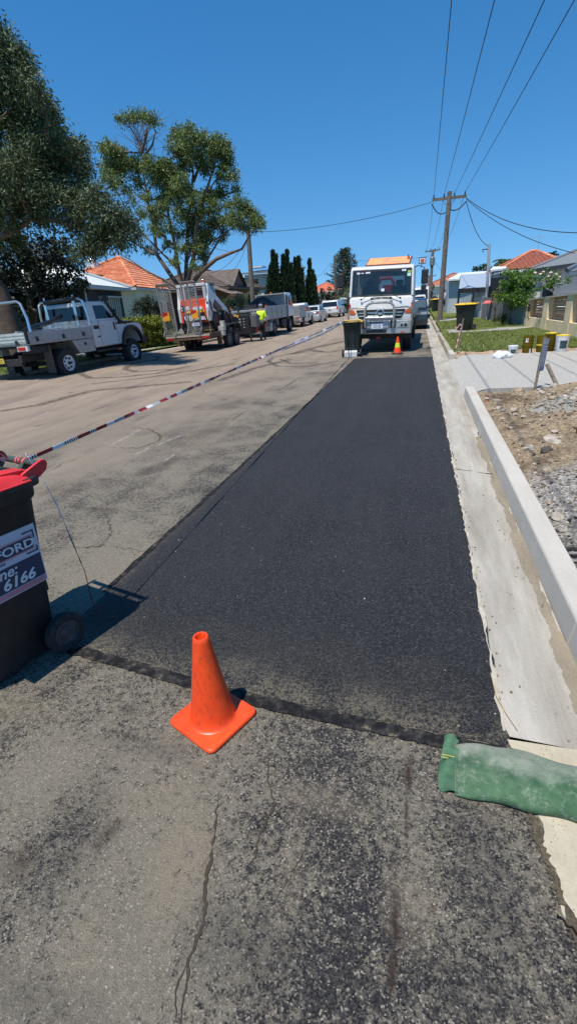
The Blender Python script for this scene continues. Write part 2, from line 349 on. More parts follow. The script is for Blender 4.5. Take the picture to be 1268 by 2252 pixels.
def mat_concrete(name,lo,hi,stain=(.2,.17,.12,1),amt=.6,stretch=.3,sc=5,pits=.5):
    n=NT(name); a=n.noise(sc,6,.65,src=n.mapv((1,stretch,1))); f=n.noise(90,4,.7)
    col=n.mix(n.ramp(a,[(.3,0.0),(.7,1.0)]),lo,hi)
    st=n.ramp(n.noise(sc*.7,7,.7,src=n.mapv((1.6,stretch*.6,1))),[(.48,0.0),(.72,1.0)]); col=n.mix(n.math('MULTIPLY',st,amt),col,stain)
    p=n.ramp(n.vor(60),[(.10,1.0),(.2,0.0)]); p=n.math('MULTIPLY',p,n.ramp(n.noise(14,3),[(.5,0.0),(.62,1.0)])); col=n.mix(n.math('MULTIPLY',p,pits),col,(.06,.05,.04,1))
    col=n.mix(.25,col,n.mix(f,(.12,.11,.09,1),(.75,.7,.62,1)))
    n.fin(col,.95,spec=.12); n.bump(n.math('ADD',f,n.math('MULTIPLY',a,.5)),.4,.008); return n.m
def mat_grass(name='grass_ground'):
    n=NT(name); a=n.noise(1.1,6,.7); f=n.noise(35,4,.75)
    col=n.ramp(f,[(.3,(.06,.085,.02,1)),(.55,(.15,.19,.045,1)),(.75,(.28,.30,.09,1))])
    col=n.mix(n.math('MULTIPLY',n.ramp(a,[(.45,0.0),(.7,1.0)]),.45),col,(.2,.17,.085,1))
    n.fin(col,.95,spec=.1); n.bump(f,1,.05); return n.m
OLD=mat_old_asphalt(); NEW=mat_new_asphalt(); GRASS=mat_grass()
GUT=mat_concrete('gutter_concrete',(.23,.21,.175,1),(.48,.45,.39,1),(.12,.095,.068,1),.7,.22,4.2,.6)
KERBM=mat_concrete('fresh_kerb_concrete',(.42,.395,.345,1),(.53,.50,.445,1),(.30,.275,.23,1),.4,.5,3,.2)
OLDC=mat_concrete('old_pale_concrete',(.36,.31,.21,1),(.52,.46,.33,1),(.2,.17,.12,1),.5,1,5,1.0)
OLDK=mat_concrete('mossy_kerb_concrete',(.22,.2,.15,1),(.42,.38,.29,1),(.09,.085,.05,1),.7,.6,6,.5)
def lkx(y):   # left kerb line
    P=[(-20,-17),(2,-14.6),(12,-12.75),(16,-12.1),(20,-11.6),(26,-10.95),(36,-10.35),(60,-10.1),(220,-10.1)]
    for (a,b),(c,d) in zip(P,P[1:]):
        if y<=c: return b+(d-b)*(y-a)/(c-a)
    return P[-1][1]
def rkx(y): return .83-.006*max(0,y-15)
# base terrain out to the horizon
b=grid(-900,900,-120,1500,10,10,lambda X,Y:-.06+0*X); struct('ground',b,GRASS)
# carriageway
b=B(); ys=[-8,-2,1.45,1.6,2,6,10,14,17,20,23,27,32,38,50,70,100,150,220]
L=[(lkx(y),y) for y in ys]; R=[(.62 if y<1.5 else rkx(y)-.42,y) for y in ys]
for i in range(len(ys)-1): b.face((L[i][0],L[i][1],0),(R[i][0],R[i][1],0),(R[i+1][0],R[i+1][1],0),(L[i+1][0],L[i+1][1],0))
struct('road',b,OLD)
# the fresh patch, ragged along its raw edges
def jag(a,b_,n,amp,seed):
    rr=random.Random(seed); a=Vector(a); b_=Vector(b_); d=(b_-a); q=Vector((-d.y,d.x,0)).normalized()
    return [a+d*(i/n)+q*(rr.uniform(-1,1)*amp+rr.uniform(-1,1)*amp*.6*(i%3==0)) for i in range(n+1)]
near=jag((-1.93,1.80,.005),(-.73,1.625,.005),26,.004,1)[:-1]+jag((-.73,1.625,.005),(.435,1.54,.005),26,.005,11)
edge=near[:-1]+jag((.435,1.54,.005),(.415,15.35,.005),260,.009,2)[:-1]+jag((.415,15.35,.005),(-1.88,15.55,.005),50,.035,3)[:-1]+jag((-1.88,15.55,.005),(-1.93,1.80,.005),240,.006,4)[:-1]
b=B(); top=[tuple(p) for p in edge]; n=len(top)
b.V=top+[(p[0],p[1],-.01) for p in top]; b.F=[tuple(range(n))]+[(k,n+k,n+(k+1)%n,(k+1)%n) for k in range(n)]; b.I=[0]*len(b.F)
struct('fresh_road_patch',b,NEW)
# bitumen seal at the joints
SEAL=NT('bitumen_seal'); f_=SEAL.noise(14,6,.7); sx_=SEAL.ramp(SEAL.math('ADD',f_,SEAL.math('MULTIPLY',SEAL.noise(60,4,.7),.3)),[(.60,(.008,.008,.009,1)),(.74,(.035,.032,.03,1)),(.88,(.2,.17,.12,1))]); SEAL.fin(sx_,.8,spec=.2); SEAL.bump(f_,.5,.01); SEAL=SEAL.m
def ribbon(b,pts,wf,z,seed=0,jit=.3):
    rr=random.Random(seed); P=[Vector(p) for p in pts]; Lp=[];Rp=[]
    for i,p in enumerate(P):
        d=(P[min(i+1,len(P)-1)]-P[max(i-1,0)]); q=Vector((-d.y,d.x)).normalized(); wv=wf(i/(len(P)-1))
        Lp.append(p+q*wv*(.5+rr.uniform(-jit,jit)*.5)); Rp.append(p-q*wv*(.5+rr.uniform(-jit,jit)*.5))
    for i in range(len(P)-1): b.face((*Lp[i],z),(*Rp[i],z),(*Rp[i+1],z),(*Lp[i+1],z))
def dens(pts,step,amp,seed):
    rr=random.Random(seed); out=[]
    for a,c in zip(pts,pts[1:]):
        a=Vector(a[:2]); c=Vector(c[:2]); d=c-a; n=max(1,int(d.length/step)); q=Vector((-d.y,d.x)).normalized() if d.length>0 else Vector((0,1))
        out+=[a+d*(k/n)+q*(rr.uniform(-amp,amp) if k else 0) for k in range(n)]
    out.append(Vector(pts[-1][:2])); return out
b=B()
ribbon(b,dens([(-1.98,1.765),(-1.4,1.69),(-.73,1.585),(-.1,1.535),(.445,1.50)],.03,.003,5),lambda t:.068,.0085,1,.12)
ribbon(b,dens([(-1.95,2.3),(-1.925,4),(-1.90,8),(-1.885,15.5)],.05,.003,6),lambda t:.03+.018*math.sin(t*37)**2,.0085,2,.4)
struct('joint_seal_strip',b,SEAL)
CRKR=NT('crumbled_crack'); _a=CRKR.ramp(CRKR.noise(35,4,.8),[(.33,0.0),(.42,1.0)]); CRKR.fin(CRKR.mix(CRKR.noise(90,3,.8),(.012,.009,.006,1),(.085,.065,.045,1)),1); CRKR.link(_a,CRKR.b.inputs['Alpha']); CRKR=CRKR.m
CRK=m('crack_shadow',(.012,.011,.01,1),1,var=0,spec=.05)
b=B()
def crack(px,wd,seed,amp=.02,step=.02):
    ribbon(b,dens([gz(*p)[:2] for p in px],step,amp,seed),lambda t:wd*.55*(.15+math.sin(pi*t)**.6),.004,seed,.9)
crack([(590,1655),(588,1710),(603,1770),(570,1840),(562,1885),(540,1915)],.012,1,.004,.012)
crack([(478,1760),(470,1850),(455,1925),(448,2030),(415,2110),(395,2250)],.015,2,.004,.012)
crack([(415,2110),(390,2170),(385,2252)],.006,12,.004,.012)
crack([(700,1790),(665,1880),(600,1990)],.003,3,.004,.012)
crack([(290,940),(330,945),(355,960),(350,970),(310,985),(240,985)],.02,4,.03)
crack([(110,1207),(180,1205),(225,1200),(245,1170),(240,1140),(205,1140)],.012,5,.02)
crack([(0,1210),(110,1207)],.01,6); crack([(440,995),(490,1000),(560,990)],.016,7,.03); crack([(510,925),(530,910),(545,905)],.02,8,.03)
crack([(610,860),(640,842),(660,830)],.025,9,.03); crack([(225,1200),(330,1215),(345,1195)],.006,10,.02); crack([(555,890),(640,895),(720,893)],.014,11,.05); crack([(100,1040),(130,1025),(140,1015)],.012,13,.02)
crack([(250,1283),(420,1130),(620,951),(780,791)],.012,14,.004,.05)
crack([(380,1000),(430,985),(480,950),(520,915)],.006,15,.03)
tag(b.build('road_cracks',CRKR),kind='structure')
# rubber marks of turning tyres
n=NT('tyre_marks'); a=n.ramp(n.noise(9,5,.7,src=n.mapv((1,1,1))),[(.32,0.0),(.6,.5)]); n.fin((.03,.027,.025,1),.9); n.link(a,n.b.inputs['Alpha']); TM=n.m
b=B()
def arc(px,wd,seed,z=.006): ribbon(b,dens([gz(*p)[:2] for p in px],.15,.0,seed),lambda t:wd,z,seed,.15)
for k,(px,wd) in enumerate([([(178,823),(190,812),(230,803),(290,800),(340,793),(352,786),(320,780)],.2),([(178,823),(200,832),(260,830),(340,822),(420,805)],.2),
   ([(275,812),(285,802),(330,792),(400,795)],.22),([(275,812),(300,818),(380,812)],.22),([(590,795),(600,786),(650,776),(710,772)],.16),([(590,795),(610,806),(680,806),(740,795)],.16),
   ([(615,790),(640,800),(700,797)],.14),([(0,905),(90,890),(200,860),(420,840)],.25),([(200,845),(330,830),(520,800)],.2),([(480,838),(560,810),(640,790)],.25),([(640,780),(690,765),(760,750)],.4),([(680,770),(720,775),(765,770)],.3)]):
    arc(px,wd,k,.006+.0003*k)
tag(b.build('tyre_marks',TM),kind='structure')
n=NT('scraped_line'); a=n.ramp(n.noise(25,5,.7),[(.4,0.0),(.65,.55)]); n.fin((.5,.48,.45,1),.9); n.link(a,n.b.inputs['Alpha']); SL=n.m
b=B()
for px in ([(245,980),(310,945)],[(345,980),(400,957)],[(300,1000),(330,985)],[(60,930),(110,905)],[(360,1015),(385,1000)]): ribbon(b,dens([gz(*p)[:2] for p in px],.05,.003,1),lambda t:.05,.0035,3,.4)
tag(b.build('faded_line_marking',SL),kind='structure')
# gutter dish
b=B(); prof=[(-.42,.003),(-.2,-.012),(-.06,-.03),(0,-.032)]
ys=[.86,1.2,1.6]+[2+.5*i for i in range(28)]+[17,20,25,30,36,45,60,90,150,220]
def ex(y): return max(0,1.6-y)*.16
for i in range(len(ys)-1):
    if i<2: continue
    for (xa,za),(xb,zb) in zip(prof,prof[1:]):
        b.face((rkx(ys[i])+xa,ys[i],za),(rkx(ys[i])+xb,ys[i],zb),(rkx(ys[i+1])+xb,ys[i+1],zb),(rkx(ys[i+1])+xa,ys[i+1],za))
struct('gutter',b,GUT)
# dusty mortar lip where the patch meets the gutter
LIP=mat_concrete('dusty_lip',(.3,.26,.19,1),(.56,.51,.41,1),(.2,.16,.11,1),.6,1,12,.5)
rr=random.Random(3); b=B(); pts=dens([(.425,1.62),(.425,6),(.415,15.3)],.045,.006,9); ribbon(b,pts,lambda t:.016+.012*math.sin(t*41)*math.sin(t*113),.0075,4,.5); struct('mortar_lip',b,LIP)
# wet silt line along the foot of the kerb
SILT=mat_concrete('wet_silt',(.13,.10,.065,1),(.24,.19,.12,1),(.09,.07,.05,1),.6,.3,9,.3)
b=B(); pts=dens([(.80,1.7),(.79,3.0),(.80,4.5),(.80,6.45)],.03,.004,8)
ribbon(b,pts,lambda t:.075+.03*math.sin(t*23)+.018*math.sin(t*71),-.0265,5,.2); struct('wet_silt',b,SILT)
b=B(); ribbon(b,dens([(.43,5.05),(.6,5.02),(.8,5.0)],.02,.008,4),lambda t:.012,.0,5,.4)
for i,v in enumerate(b.V): b.V[i]=(v[0],v[1],.006-.032*max(0,min(1,(v[0]-.42)/.36)))
struct('gutter_crack',b,CRK)
# older concrete gutter at the near end
b=B(); e=[(.47,1.42)]+[(.47+.0+.07*(1.42-y)+.012*math.sin(y*37),y) for y in np.arange(1.36,.80,-.03)]; 
poly=[(.43,1.58)]+e+[(.62,.80),(.74,.83),(.9,.80),(1.0,.82),(1.0,1.58)]
b.V=[(x,y,.006) for x,y in poly]+[(x,y,-.02) for x,y in poly]; n_=len(poly); b.F=[tuple(range(n_))]+[(k,n_+k,n_+(k+1)%n_,(k+1)%n_) for k in range(n_)]; b.I=[0]*len(b.F)
struct('old_gutter_concrete',b,OLDC)
b=B(); ribbon(b,dens([(.44,1.44),(.455,1.3),(.475,1.15),(.51,.95),(.52,.84)],.012,.007,2),lambda t:.022,.0085,6,.9)
n=NT('dry_weed_litter'); f=n.noise(60,5,.8); n.fin(n.ramp(f,[(.35,(.06,.048,.034,1)),(.55,(.17,.13,.08,1)),(.75,(.38,.3,.17,1))]),.95); n.bump(f,1,.02)
struct('joint_litter',b,n.m)
b=B(); ribbon(b,dens([gz(1222,2018)[:2],gz(1245,2040)[:2],gz(1290,2070)[:2]],.012,.006,2),lambda t:.007,.0095,6,.8); struct('slab_crack',b,CRK)
# apron beyond the near concrete
b=B(); b.bx(.55,3,-3,.79,-.02,.003); struct('side_asphalt',b,OLD)
# kerb, fresh section
b=B(); 
def kerb(b,ya,yb,w=.17,h=.125,base=-.05,fx=None):
    f0=(fx or rkx)(ya); f1=(fx or rkx)(yb)
    pr=[(0,base),(.022,h-.012),(.034,h),(w-.008,h),(w,h-.01),(w,base)]
    b.loft([[(f0+x,ya,z) for x,z in pr],[(f1+x,yb,z) for x,z in pr]])
kerb(b,-1.0,2.3); kerb(b,2.306,5.28); kerb(b,5.288,7.4); kerb(b,7.406,9.35)
tag(b.build('concrete_kerb',KERBM,bevel=.006),'fresh pale grey concrete kerb beside the dug dirt verge','kerb',kind='structure')
b=B(); kerb(b,14.75,15.9); tag(b.build('concrete_kerb',KERBM,bevel=.006),kind='structure')
b=B(); y=15.95
while y<23: kerb(b,y,y+2.36,.15,.12); y+=2.4
y=25.2
while y<33: kerb(b,y,y+2.36,.15,.12); y+=2.4
y=36.5
while y<60: kerb(b,y,y+5.96,.15,.12); y+=6
kerb(b,60,200,.15,.12); tag(b.build('old_kerb',OLDK,bevel=.01),kind='structure')
b=B(); ys=[-20,2,7,12,14,16,18]
for ya,yb in list(zip(ys,ys[1:]))+[(23.4,26),(26,30),(30,36),(36,60),(60,200)]:
    kerb(b,ya,yb,-.16,.12,fx=lambda y:lkx(y)+.0)
tag(b.build('left_kerb',OLDK),kind='structure')
# driveways
DRV=NT('washed_aggregate'); g_=DRV.sep(DRV.vor(110,'Color'))[0]; f_=DRV.noise(60,5,.75); c_=DRV.mix(g_,(.25,.235,.205,1),(.50,.475,.43,1)); c_=DRV.mix(DRV.math('MULTIPLY',DRV.ramp(f_,[(.5,0.0),(.7,1.0)]),.4),c_,(.62,.63,.62,1)); DRV.fin(c_,.85); DRV.bump(DRV.vor(110),.6,.01); DRV=DRV.m
def dz(x): 
    t=max(0,min(1,(x-.83)/.45)); return -.03+.12*t*t*(3-2*t)+max(0,(x-1.3))*.012
jb=B(); b=B(); xs=[.83,.95,1.05,1.15,1.3,1.62,1.64,2.6,3.0,3.02,4.5,6.5]
for xa,xb in zip(xs,xs[1:]):
    if xb-xa<.03: jb.face((xa,9.36,dz(xa)-.0),(xb,9.36,dz(xb)-.0),(xb,14.74,dz(xb)-.0),(xa,14.74,dz(xa)-.0)); continue
    b.face((xa,9.36,dz(xa)),(xb,9.36,dz(xb)),(xb,14.74,dz(xb)),(xa,14.74,dz(xa)))
b.face((.83,9.36,-.2),(6.5,9.36,-.2),(6.5,9.36,dz(6.5)),(1.3,9.36,dz(1.3)),(.83,9.36,-.03))
struct('driveway',b,DRV); struct('driveway_joint',jb,m('joint_grey',(.36,.35,.33,1),.95,var=.2))
b=B()
for ya,yb in ((23.0,25.2),(33.4,36.4)):
    b.face((rkx(ya),ya,-.02),(rkx(yb),yb,-.02),(rkx(yb)+.5,yb,.12),(rkx(ya)+.5,ya,.12)); b.face((rkx(ya)+.5,ya,.12),(rkx(yb)+.5,yb,.12),(5.5,yb-.8,.16),(5.5,ya-.2,.16))
b.face((.6,60,.1),(2,60,.1),(2,200,.1),(.6,200,.1))
struct('crossing_slabs',b,mat_concrete('grey_path_concrete',(.22,.215,.2,1),(.34,.33,.3,1),(.14,.13,.11,1),.5,1,4,.3))
# grass verges
b=grid(.96,30,15.6,90,40,60,lambda X,Y:.11+.012*(X-.9)+.02*fbm(X,Y,.3,3,2)*(X>1.2)-.0)
struct('right_verge',b,GRASS)
b=B(); yl=[-20,2,7,12,16,20,26,36,60,220]
for ya,yb in zip(yl,yl[1:]): b.face((lkx(ya)-.15,ya,.11),(lkx(yb)-.15,yb,.11),(-60,yb,.35),(-60,ya,.35))
struct('left_verge',b,GRASS)
b=B(); b.face((lkx(19),18.2,.0),(lkx(23)+.0,23.3,.0),(lkx(23)-.6,23.3,.125),(lkx(19)-.6,18.2,.125)); b.face((lkx(19)-.6,18.2,.125),(lkx(23)-.6,23.3,.125),(-19,22.5,.19),(-19,20,.19))
struct('left_driveway',b,mat_concrete('left_drive_concrete',(.26,.25,.23,1),(.4,.385,.35,1),(.18,.16,.14,1),.5,1,3,.3))
# dirt verge
def dh(X,Y):
    z=.035+.05*(X-1.0)+.05*np.maximum(0,X-1.5)+.03*fbm(X,Y,.7,5,4)+.02*fbm(X,Y,3.5,4,8)
    z+= .25*np.exp(-((X-3.4)**2/.9+(Y-8.0)**2/1.6))+.10*np.exp(-((X-1.9)**2/.25+(Y-6.9)**2/.5))+.07*np.exp(-((X-1.5)**2/.08+(Y-5.6)**2/.2))
    z*=np.clip((X-.98)/.25,.25,1); e=np.clip((9.36-Y)/.35,0,1); z=z*e+(.02)*(1-e)
    return z
def dhz(x,y): return float(dh(np.array([x],float),np.array([y],float))[0])
b=grid(.99,7,.5,9.36,260,330,dh)
n=NT('dug_dirt'); X,Y,Z=n.sep(); a=n.noise(1.7,6,.7); f=n.noise(24,6,.78); c=n.sep(n.vor(45,'Color'))[0]
col=n.ramp(f,[(.3,(.13,.09,.055,1)),(.5,(.34,.26,.17,1)),(.7,(.55,.45,.31,1))]); col=n.mix(n.math('MULTIPLY',n.ramp(a,[(.5,0.0),(.62,1.0)]),.75),col,(.10,.065,.04,1))
st=n.mix(c,(.12,.11,.10,1),(.56,.53,.48,1))
gy=n.ramp(n.math('ADD',Y,n.math('MULTIPLY',n.noise(1.6,5,.7),1.6)),[(0,1.0),(1,1.0)])
yy=n.math('ADD',n.math('ADD',Y,n.math('MULTIPLY',X,-1.1)),n.math('MULTIPLY',n.noise(1.5,5,.7),1.4))
g1=n.ramp(n.math('MULTIPLY',yy,.1),[(.395,1.0),(.43,0.0)])
rx=n.math('SUBTRACT',X,2.1); ry=n.math('MULTIPLY',n.math('SUBTRACT',Y,7.5),.8); rad=n.math('SQRT',n.math('ADD',n.math('MULTIPLY',rx,rx),n.math('MULTIPLY',ry,ry)))
g2=n.ramp(n.math('ADD',rad,n.math('MULTIPLY',n.noise(3,5,.7),.7)),[(.75,1.0),(.95,0.0)])
col=n.mix(n.math('MULTIPLY',g1,.9),col,st); col=n.mix(n.math('MULTIPLY',g2,.85),col,n.mix(f,(.22,.215,.2,1),(.55,.54,.5,1)))
bk=n.ramp(n.math('MULTIPLY',n.math('ADD',yy,0),.1),[(.27,1.0),(.31,0.0)]); bm_=n.ramp(n.noise(13,5,.75),[(.42,0.0),(.5,1.0)])
col=n.mix(n.math('MULTIPLY',bk,bm_),col,(.017,.017,.02,1))
n.fin(col,.95,spec=.2); n.bump(n.math('ADD',n.math('MULTIPLY',n.vor(45),.8),f),1,.03)
struct('dirt_verge',b,n.m,smooth=True,ang=180)
# soil lip between driveway and lawn
b=grid(1.0,6.2,14.55,15.75,110,40,lambda X,Y:.04+.012*(X-1)+.13*np.exp(-((Y-15.2)**2/.09))*(.55+.25*fbm(X,Y,1.1,4,3))+.0*X)
struct('soil_bank',b,m('sandy_soil',(.33,.23,.15,1),.95,var=.45,scale=5,bump=1,bscale=40))
# loose stones (too many to count)
n=NT('loose_stone'); rn=n.N.new('ShaderNodeNewGeometry').outputs['Random Per Island']; n.fin(n.ramp(rn,[(0,(.06,.05,.04,1)),(.5,(.22,.17,.12,1)),(.85,(.33,.27,.2,1)),(1,(.5,.45,.38,1))]),.9); STN=n.m
b=B()
for i in range(4200):
    t=rnd.random()
    if t<.5: y=rnd.uniform(1.6,5.2); x=rnd.uniform(1.05,min(6,1.2+y*.75)); r=rnd.uniform(.008,.02)
    elif t<.65: x,y=rnd.gauss(2.1,.35),rnd.gauss(7.4,.5); r=rnd.uniform(.008,.022)
    else: y=rnd.uniform(4.5,9.2); x=rnd.uniform(1.02,5.5); r=rnd.uniform(.006,.022)*(1.8 if rnd.random()<.05 else 1)
    if x<1.03 or y>9.2: continue
    b.ico((x,y,dhz(x,y)+r*.3),r,(1,rnd.uniform(.7,1.2),rnd.uniform(.5,.8)),.25,0,i)
tag(b.build('loose_gravel',STN),kind='stuff')
b=B()
for i in range(150):
    y=rnd.uniform(2.5,9.1); x=rnd.uniform(1.12,min(5.5,1.3+y*.7)); r=rnd.uniform(.02,.055)*(1 if rnd.random()<.8 else 1.5); b.ico((x,y,dhz(x,y)+r*.2),r,(1,rnd.uniform(.7,1.3),rnd.uniform(.45,.8)),.25,1,i)
tag(b.build('rubble',mk_mat('rubble_stone',(.36,.31,.25,1),.95,var=.35,scale=9,bump=.6)),kind='stuff')
b=B()
for i in range(900):
    y=abs(rnd.gauss(0,.9))+2.0; x=rnd.gauss(1.75,.35)
    if x<1.03 or x>3: continue
    r=rnd.uniform(.007,.018); b.ico((x,y,dhz(x,y)+r*.4),r,(1,1,.7),.25,0,i)
tag(b.build('asphalt_crumbs',m('asphalt_crumb',(.018,.018,.02,1),.7,var=.3)),kind='stuff')
b=B()
for i in range(420):   # grit on road and gutter
    t=rnd.random()
    if t<.35: x=rnd.gauss(.43,.03); y=rnd.uniform(1.6,9); z=.004
    elif t<.6: x=rnd.uniform(.45,.78); y=rnd.uniform(1.6,8); z=-.012
    elif t<.8: x=rnd.uniform(-2.5,.5); y=rnd.uniform(.6,4); z=.004
    else: x=rnd.gauss(-1.95,.12); y=rnd.uniform(2.2,12); z=.005
    r=rnd.uniform(.0025,.0065); b.ico((x,y,z+r*.3),r,(1,1,.7),.2,0,i)
tag(b.build('road_grit',STN),kind='stuff')
# grass blades
n=NT('grass_blade'); rn=n.N.new('ShaderNodeNewGeometry').outputs['Random Per Island']; n.fin(n.ramp(rn,[(0,(.06,.09,.018,1)),(.5,(.15,.2,.04,1)),(.85,(.26,.31,.075,1)),(1,(.42,.36,.16,1))]),.7); n.b.inputs['Subsurface Weight'].default_value=0; BLD=n.m
def blades(name,N,posf,h0,h1,w):
    V=np.zeros((N*3,3),'f'); k=0
    P=np.array([posf() for _ in range(N)]); a=nr.uniform(0,pi,N); h=nr.uniform(h0,h1,N); dx=np.cos(a)*w; dy=np.sin(a)*w; lx=nr.normal(0,.4,N)*h; ly=nr.normal(0,.4,N)*h
    V[0::3]=P-np.stack([dx,dy,0*dx],1); V[1::3]=P+np.stack([dx,dy,0*dx],1); V[2::3]=P+np.stack([lx,ly,h],1)
    me=bpy.data.meshes.new(name); me.vertices.add(N*3); me.vertices.foreach_set('co',V.ravel()); me.loops.add(N*3); me.loops.foreach_set('vertex_index',np.arange(N*3,dtype='i'))
    me.polygons.add(N); me.polygons.foreach_set('loop_start',np.arange(0,N*3,3,dtype='i')); me.update(calc_edges=True); me.materials.append(BLD)
    o=bpy.data.objects.new(name,me); COL.objects.link(o); tag(o,kind='stuff'); return o
def pr_():
    while True:
        y=15.3+25*nr.rand()**1.8; x=nr.uniform(1.0,5.0)
        if 23<y<25.2 or 33.4<y<36.4 or (y<15.75 and nr.rand()<.6): continue
        return (x,y,.11+.012*(x-.9))
blades('lawn_grass',42000,pr_,.02,.065,.009)
def pl_():
    y=nr.uniform(8,40); 
    while 18.2<y<23.3: y=nr.uniform(8,40)
    x=lkx(y)-.2-nr.rand()**1.3*4; return (x,y,.11+(lkx(y)-x)*.005)
blades('verge_grass',26000,pl_,.03,.10,.014)
# ================================================================ SMALL THINGS ON THE STREET
n=NT('scuffed_orange_plastic'); f=n.noise(9,6,.7); sc_=n.ramp(n.noise(30,5,.75,src=n.mapv((1,1,.5))),[(.52,0.0),(.66,1.0)])
col=n.mix(n.ramp(f,[(.35,0.0),(.7,1.0)]),(.80,.058,.010,1),(.88,.092,.018,1)); col=n.mix(n.math('MULTIPLY',sc_,.45),col,(.32,.05,.02,1)); 
sc2=n.ramp(n.noise(70,4,.7,src=n.mapv((1,1,.25))),[(.58,0.0),(.68,1.0)]); col=n.mix(n.math('MULTIPLY',sc2,.55),col,(.06,.03,.02,1)); n.fin(col,.38,spec=.45); n.b.inputs['Subsurface Weight'].default_value=0
CONEM=n.m
r=thing('traffic_cone','plain orange traffic cone with scuffed square base on the road by the patch joint','traffic cone',(-.815,1.447,.002),math.radians(-25),'traffic cones')
b=B(); b.loft([rrect(.143,.143,.03,0),rrect(.145,.145,.03,.012),rrect(.141,.141,.03,.021),rrect(.118,.118,.05,.024)],True,True); b.build('base',CONEM,r,bevel=.002,smooth=True)
b=B(); b.lathe([(.118,.022),(.106,.026),(.099,.036),(.094,.06),(.061,.27),(.036,.437),(.034,.452),(.030,.458),(.024,.458),(.021,.452),(.020,.36),(.001,.36)],n=48,cap=False); b.build('cone_body',CONEM,r,smooth=True,ang=50)
for k in range(4):
    a=pi/4+k*pi/2
b=B(); [b.bx(sx*.105-.018,sx*.105+.018,sy*.105-.018,sy*.105+.018,-.002,.004) for sx in (-1,1) for sy in (-1,1)]; b.build('foot',CONEM,r)
r=thing('traffic_cone','small orange and lime cone with black base in front of the white truck','traffic cone',(-.66,16.45,.002),.1,'traffic cones')
b=B(); b.loft([rrect(.17,.17,.03,0),rrect(.17,.17,.03,.03),rrect(.13,.13,.04,.04)]); b.build('base',BLACKP,r)
pr=[(.125,.035),(.105,.14),(.085,.2),(.062,.34),(.045,.44),(.028,.52),(.001,.52)]
b=B(); b.lathe([(r_*.995 if 1<i_<4 else r_,z_) for i_,(r_,z_) in enumerate(pr)],n=24,cap=False); b.build('cone_body',CONEM,r,smooth=True)
b=B(); b.lathe([(.0855,.2),(.0625,.34)],n=24,cap=False); b.build('reflective_band',LIME,r,smooth=True)

# ---- wheelie bins
BIN=NT('dark_green_bin_plastic'); f=BIN.noise(5,5,.7); c_=BIN.mix(BIN.ramp(f,[(.35,0.0),(.75,1.0)]),(.011,.02,.016,1),(.022,.034,.028,1)); sp=BIN.ramp(BIN.noise(45,3,.6),[(.7,0.0),(.76,1.0)]); c_=BIN.mix(BIN.math('MULTIPLY',sp,.35),c_,(.2,.19,.17,1)); BIN.fin(c_,.5,spec=.4); BIN.bump(BIN.noise(120,2),.15,.004); BIN=BIN.m
BIN2=m('black_bin_plastic',(.016,.017,.018,1),.5,var=.3,scale=5,bump=.15,bscale=120,dirt=.15)
REDLID=m('faded_red_lid',(.62,.03,.035,1),.42,var=.12,scale=7,bump=.1,dirt=.12)
YELLID=m('yellow_lid',(.8,.48,.02,1),.45,var=.08,scale=6,dirt=.1)
def bin_body(r,mat,lidmat,lidcurve=True,handle=True):
    # local: +y is the back (wheels, handle), x across
    b=B(); R=[]
    for z,hx,y0,y1,rr_ in ((.03,.20,-.24,.20,.05),(.10,.205,-.25,.235,.05),(.12,.207,-.252,.262,.05),(.60,.232,-.29,.30,.05),(.88,.247,-.325,.325,.05),(.90,.262,-.345,.34,.055),(.965,.265,-.348,.345,.055)):
        R.append(rrect(hx,(y1-y0)/2,rr_,z,0,(y0+y1)/2))
    b.loft(R,True,True)
    b.loft([rrect(.290,.375,.06,.955,0,-.01),rrect(.292,.378,.06,.985,0,-.01),rrect(.288,.374,.06,1.0,0,-.01)]);   # thick rim
    # side and back ribs, foot rest
    for sx in (-1,1): b.bx(sx*.10-.006,sx*.10+.006,.25,.333,.3,.9)
    b.build('bin_body',mat,r,bevel=.004,smooth=True,ang=35)
    b=B()
    for sx in (-1,1): b.bar((sx*.12,.315,.93),(sx*.12,.40,1.02),.03,.05)
    b.tube([(-.245,.395,1.035),(.245,.395,1.035)],.0165,14); b.build('handle',m('handle_green',(.045,.07,.058,1),.45,var=.2),r,smooth=True)
    # lid
    b=B(); R=[]
    for t in (0,.06,.2,.5,.8,.93,1.0):
        y=.30-.70*t; hz=1.005+.028*math.sin(pi*min(1,t*1.15))**.6-.012*(t>.99)
        R.append([(x,y,(.992 if abs(x)>.29 else hz+(.02 if abs(x)<.26 else 0)*math.sin(pi*t)**.5)) for x in (-.30,-.295,-.27,-.25,.25,.27,.295,.30)]+[(x,y,.984) for x in (.30,-.30)])
    b.loft(R)
    for sx in (-1,1):
        b.prx([(.28,.99),(.28,1.02),(.36,1.05),(.395,1.062),(.415,1.055),(.42,1.035),(.405,1.005),(.36,.98)],sx*.258-.009,sx*.258+.009)
        b.prx([(.10,1.02),(.20,1.045),(.30,1.035),(.36,1.01),(.30,.99),(.1,.99)],sx*.2-.04,sx*.2+.04)
    b.build('lid',lidmat,r,bevel=.004,smooth=True,ang=40)
    b=B(); b.tube([(-.26,.27,.10),(.26,.27,.10)],.011,10); b.build('axle',STEEL,r)
    for sx in (-1,1):
        t=wheel(r,sx*.268,.262,.112,.052,rim=.62,side=sx,mat=m('grey_hub_plastic',(.06,.06,.065,1),.4,var=.4,scale=25),style='plain')
r=thing('wheelie_bin','dark bin with red lid, taped handle and a worn navy phone sign on its side','rubbish bin',(-2.135,1.575,0),math.radians(-15.7),'wheelie bins')
NEARBIN=r
bin_body(r,BIN2,REDLID)
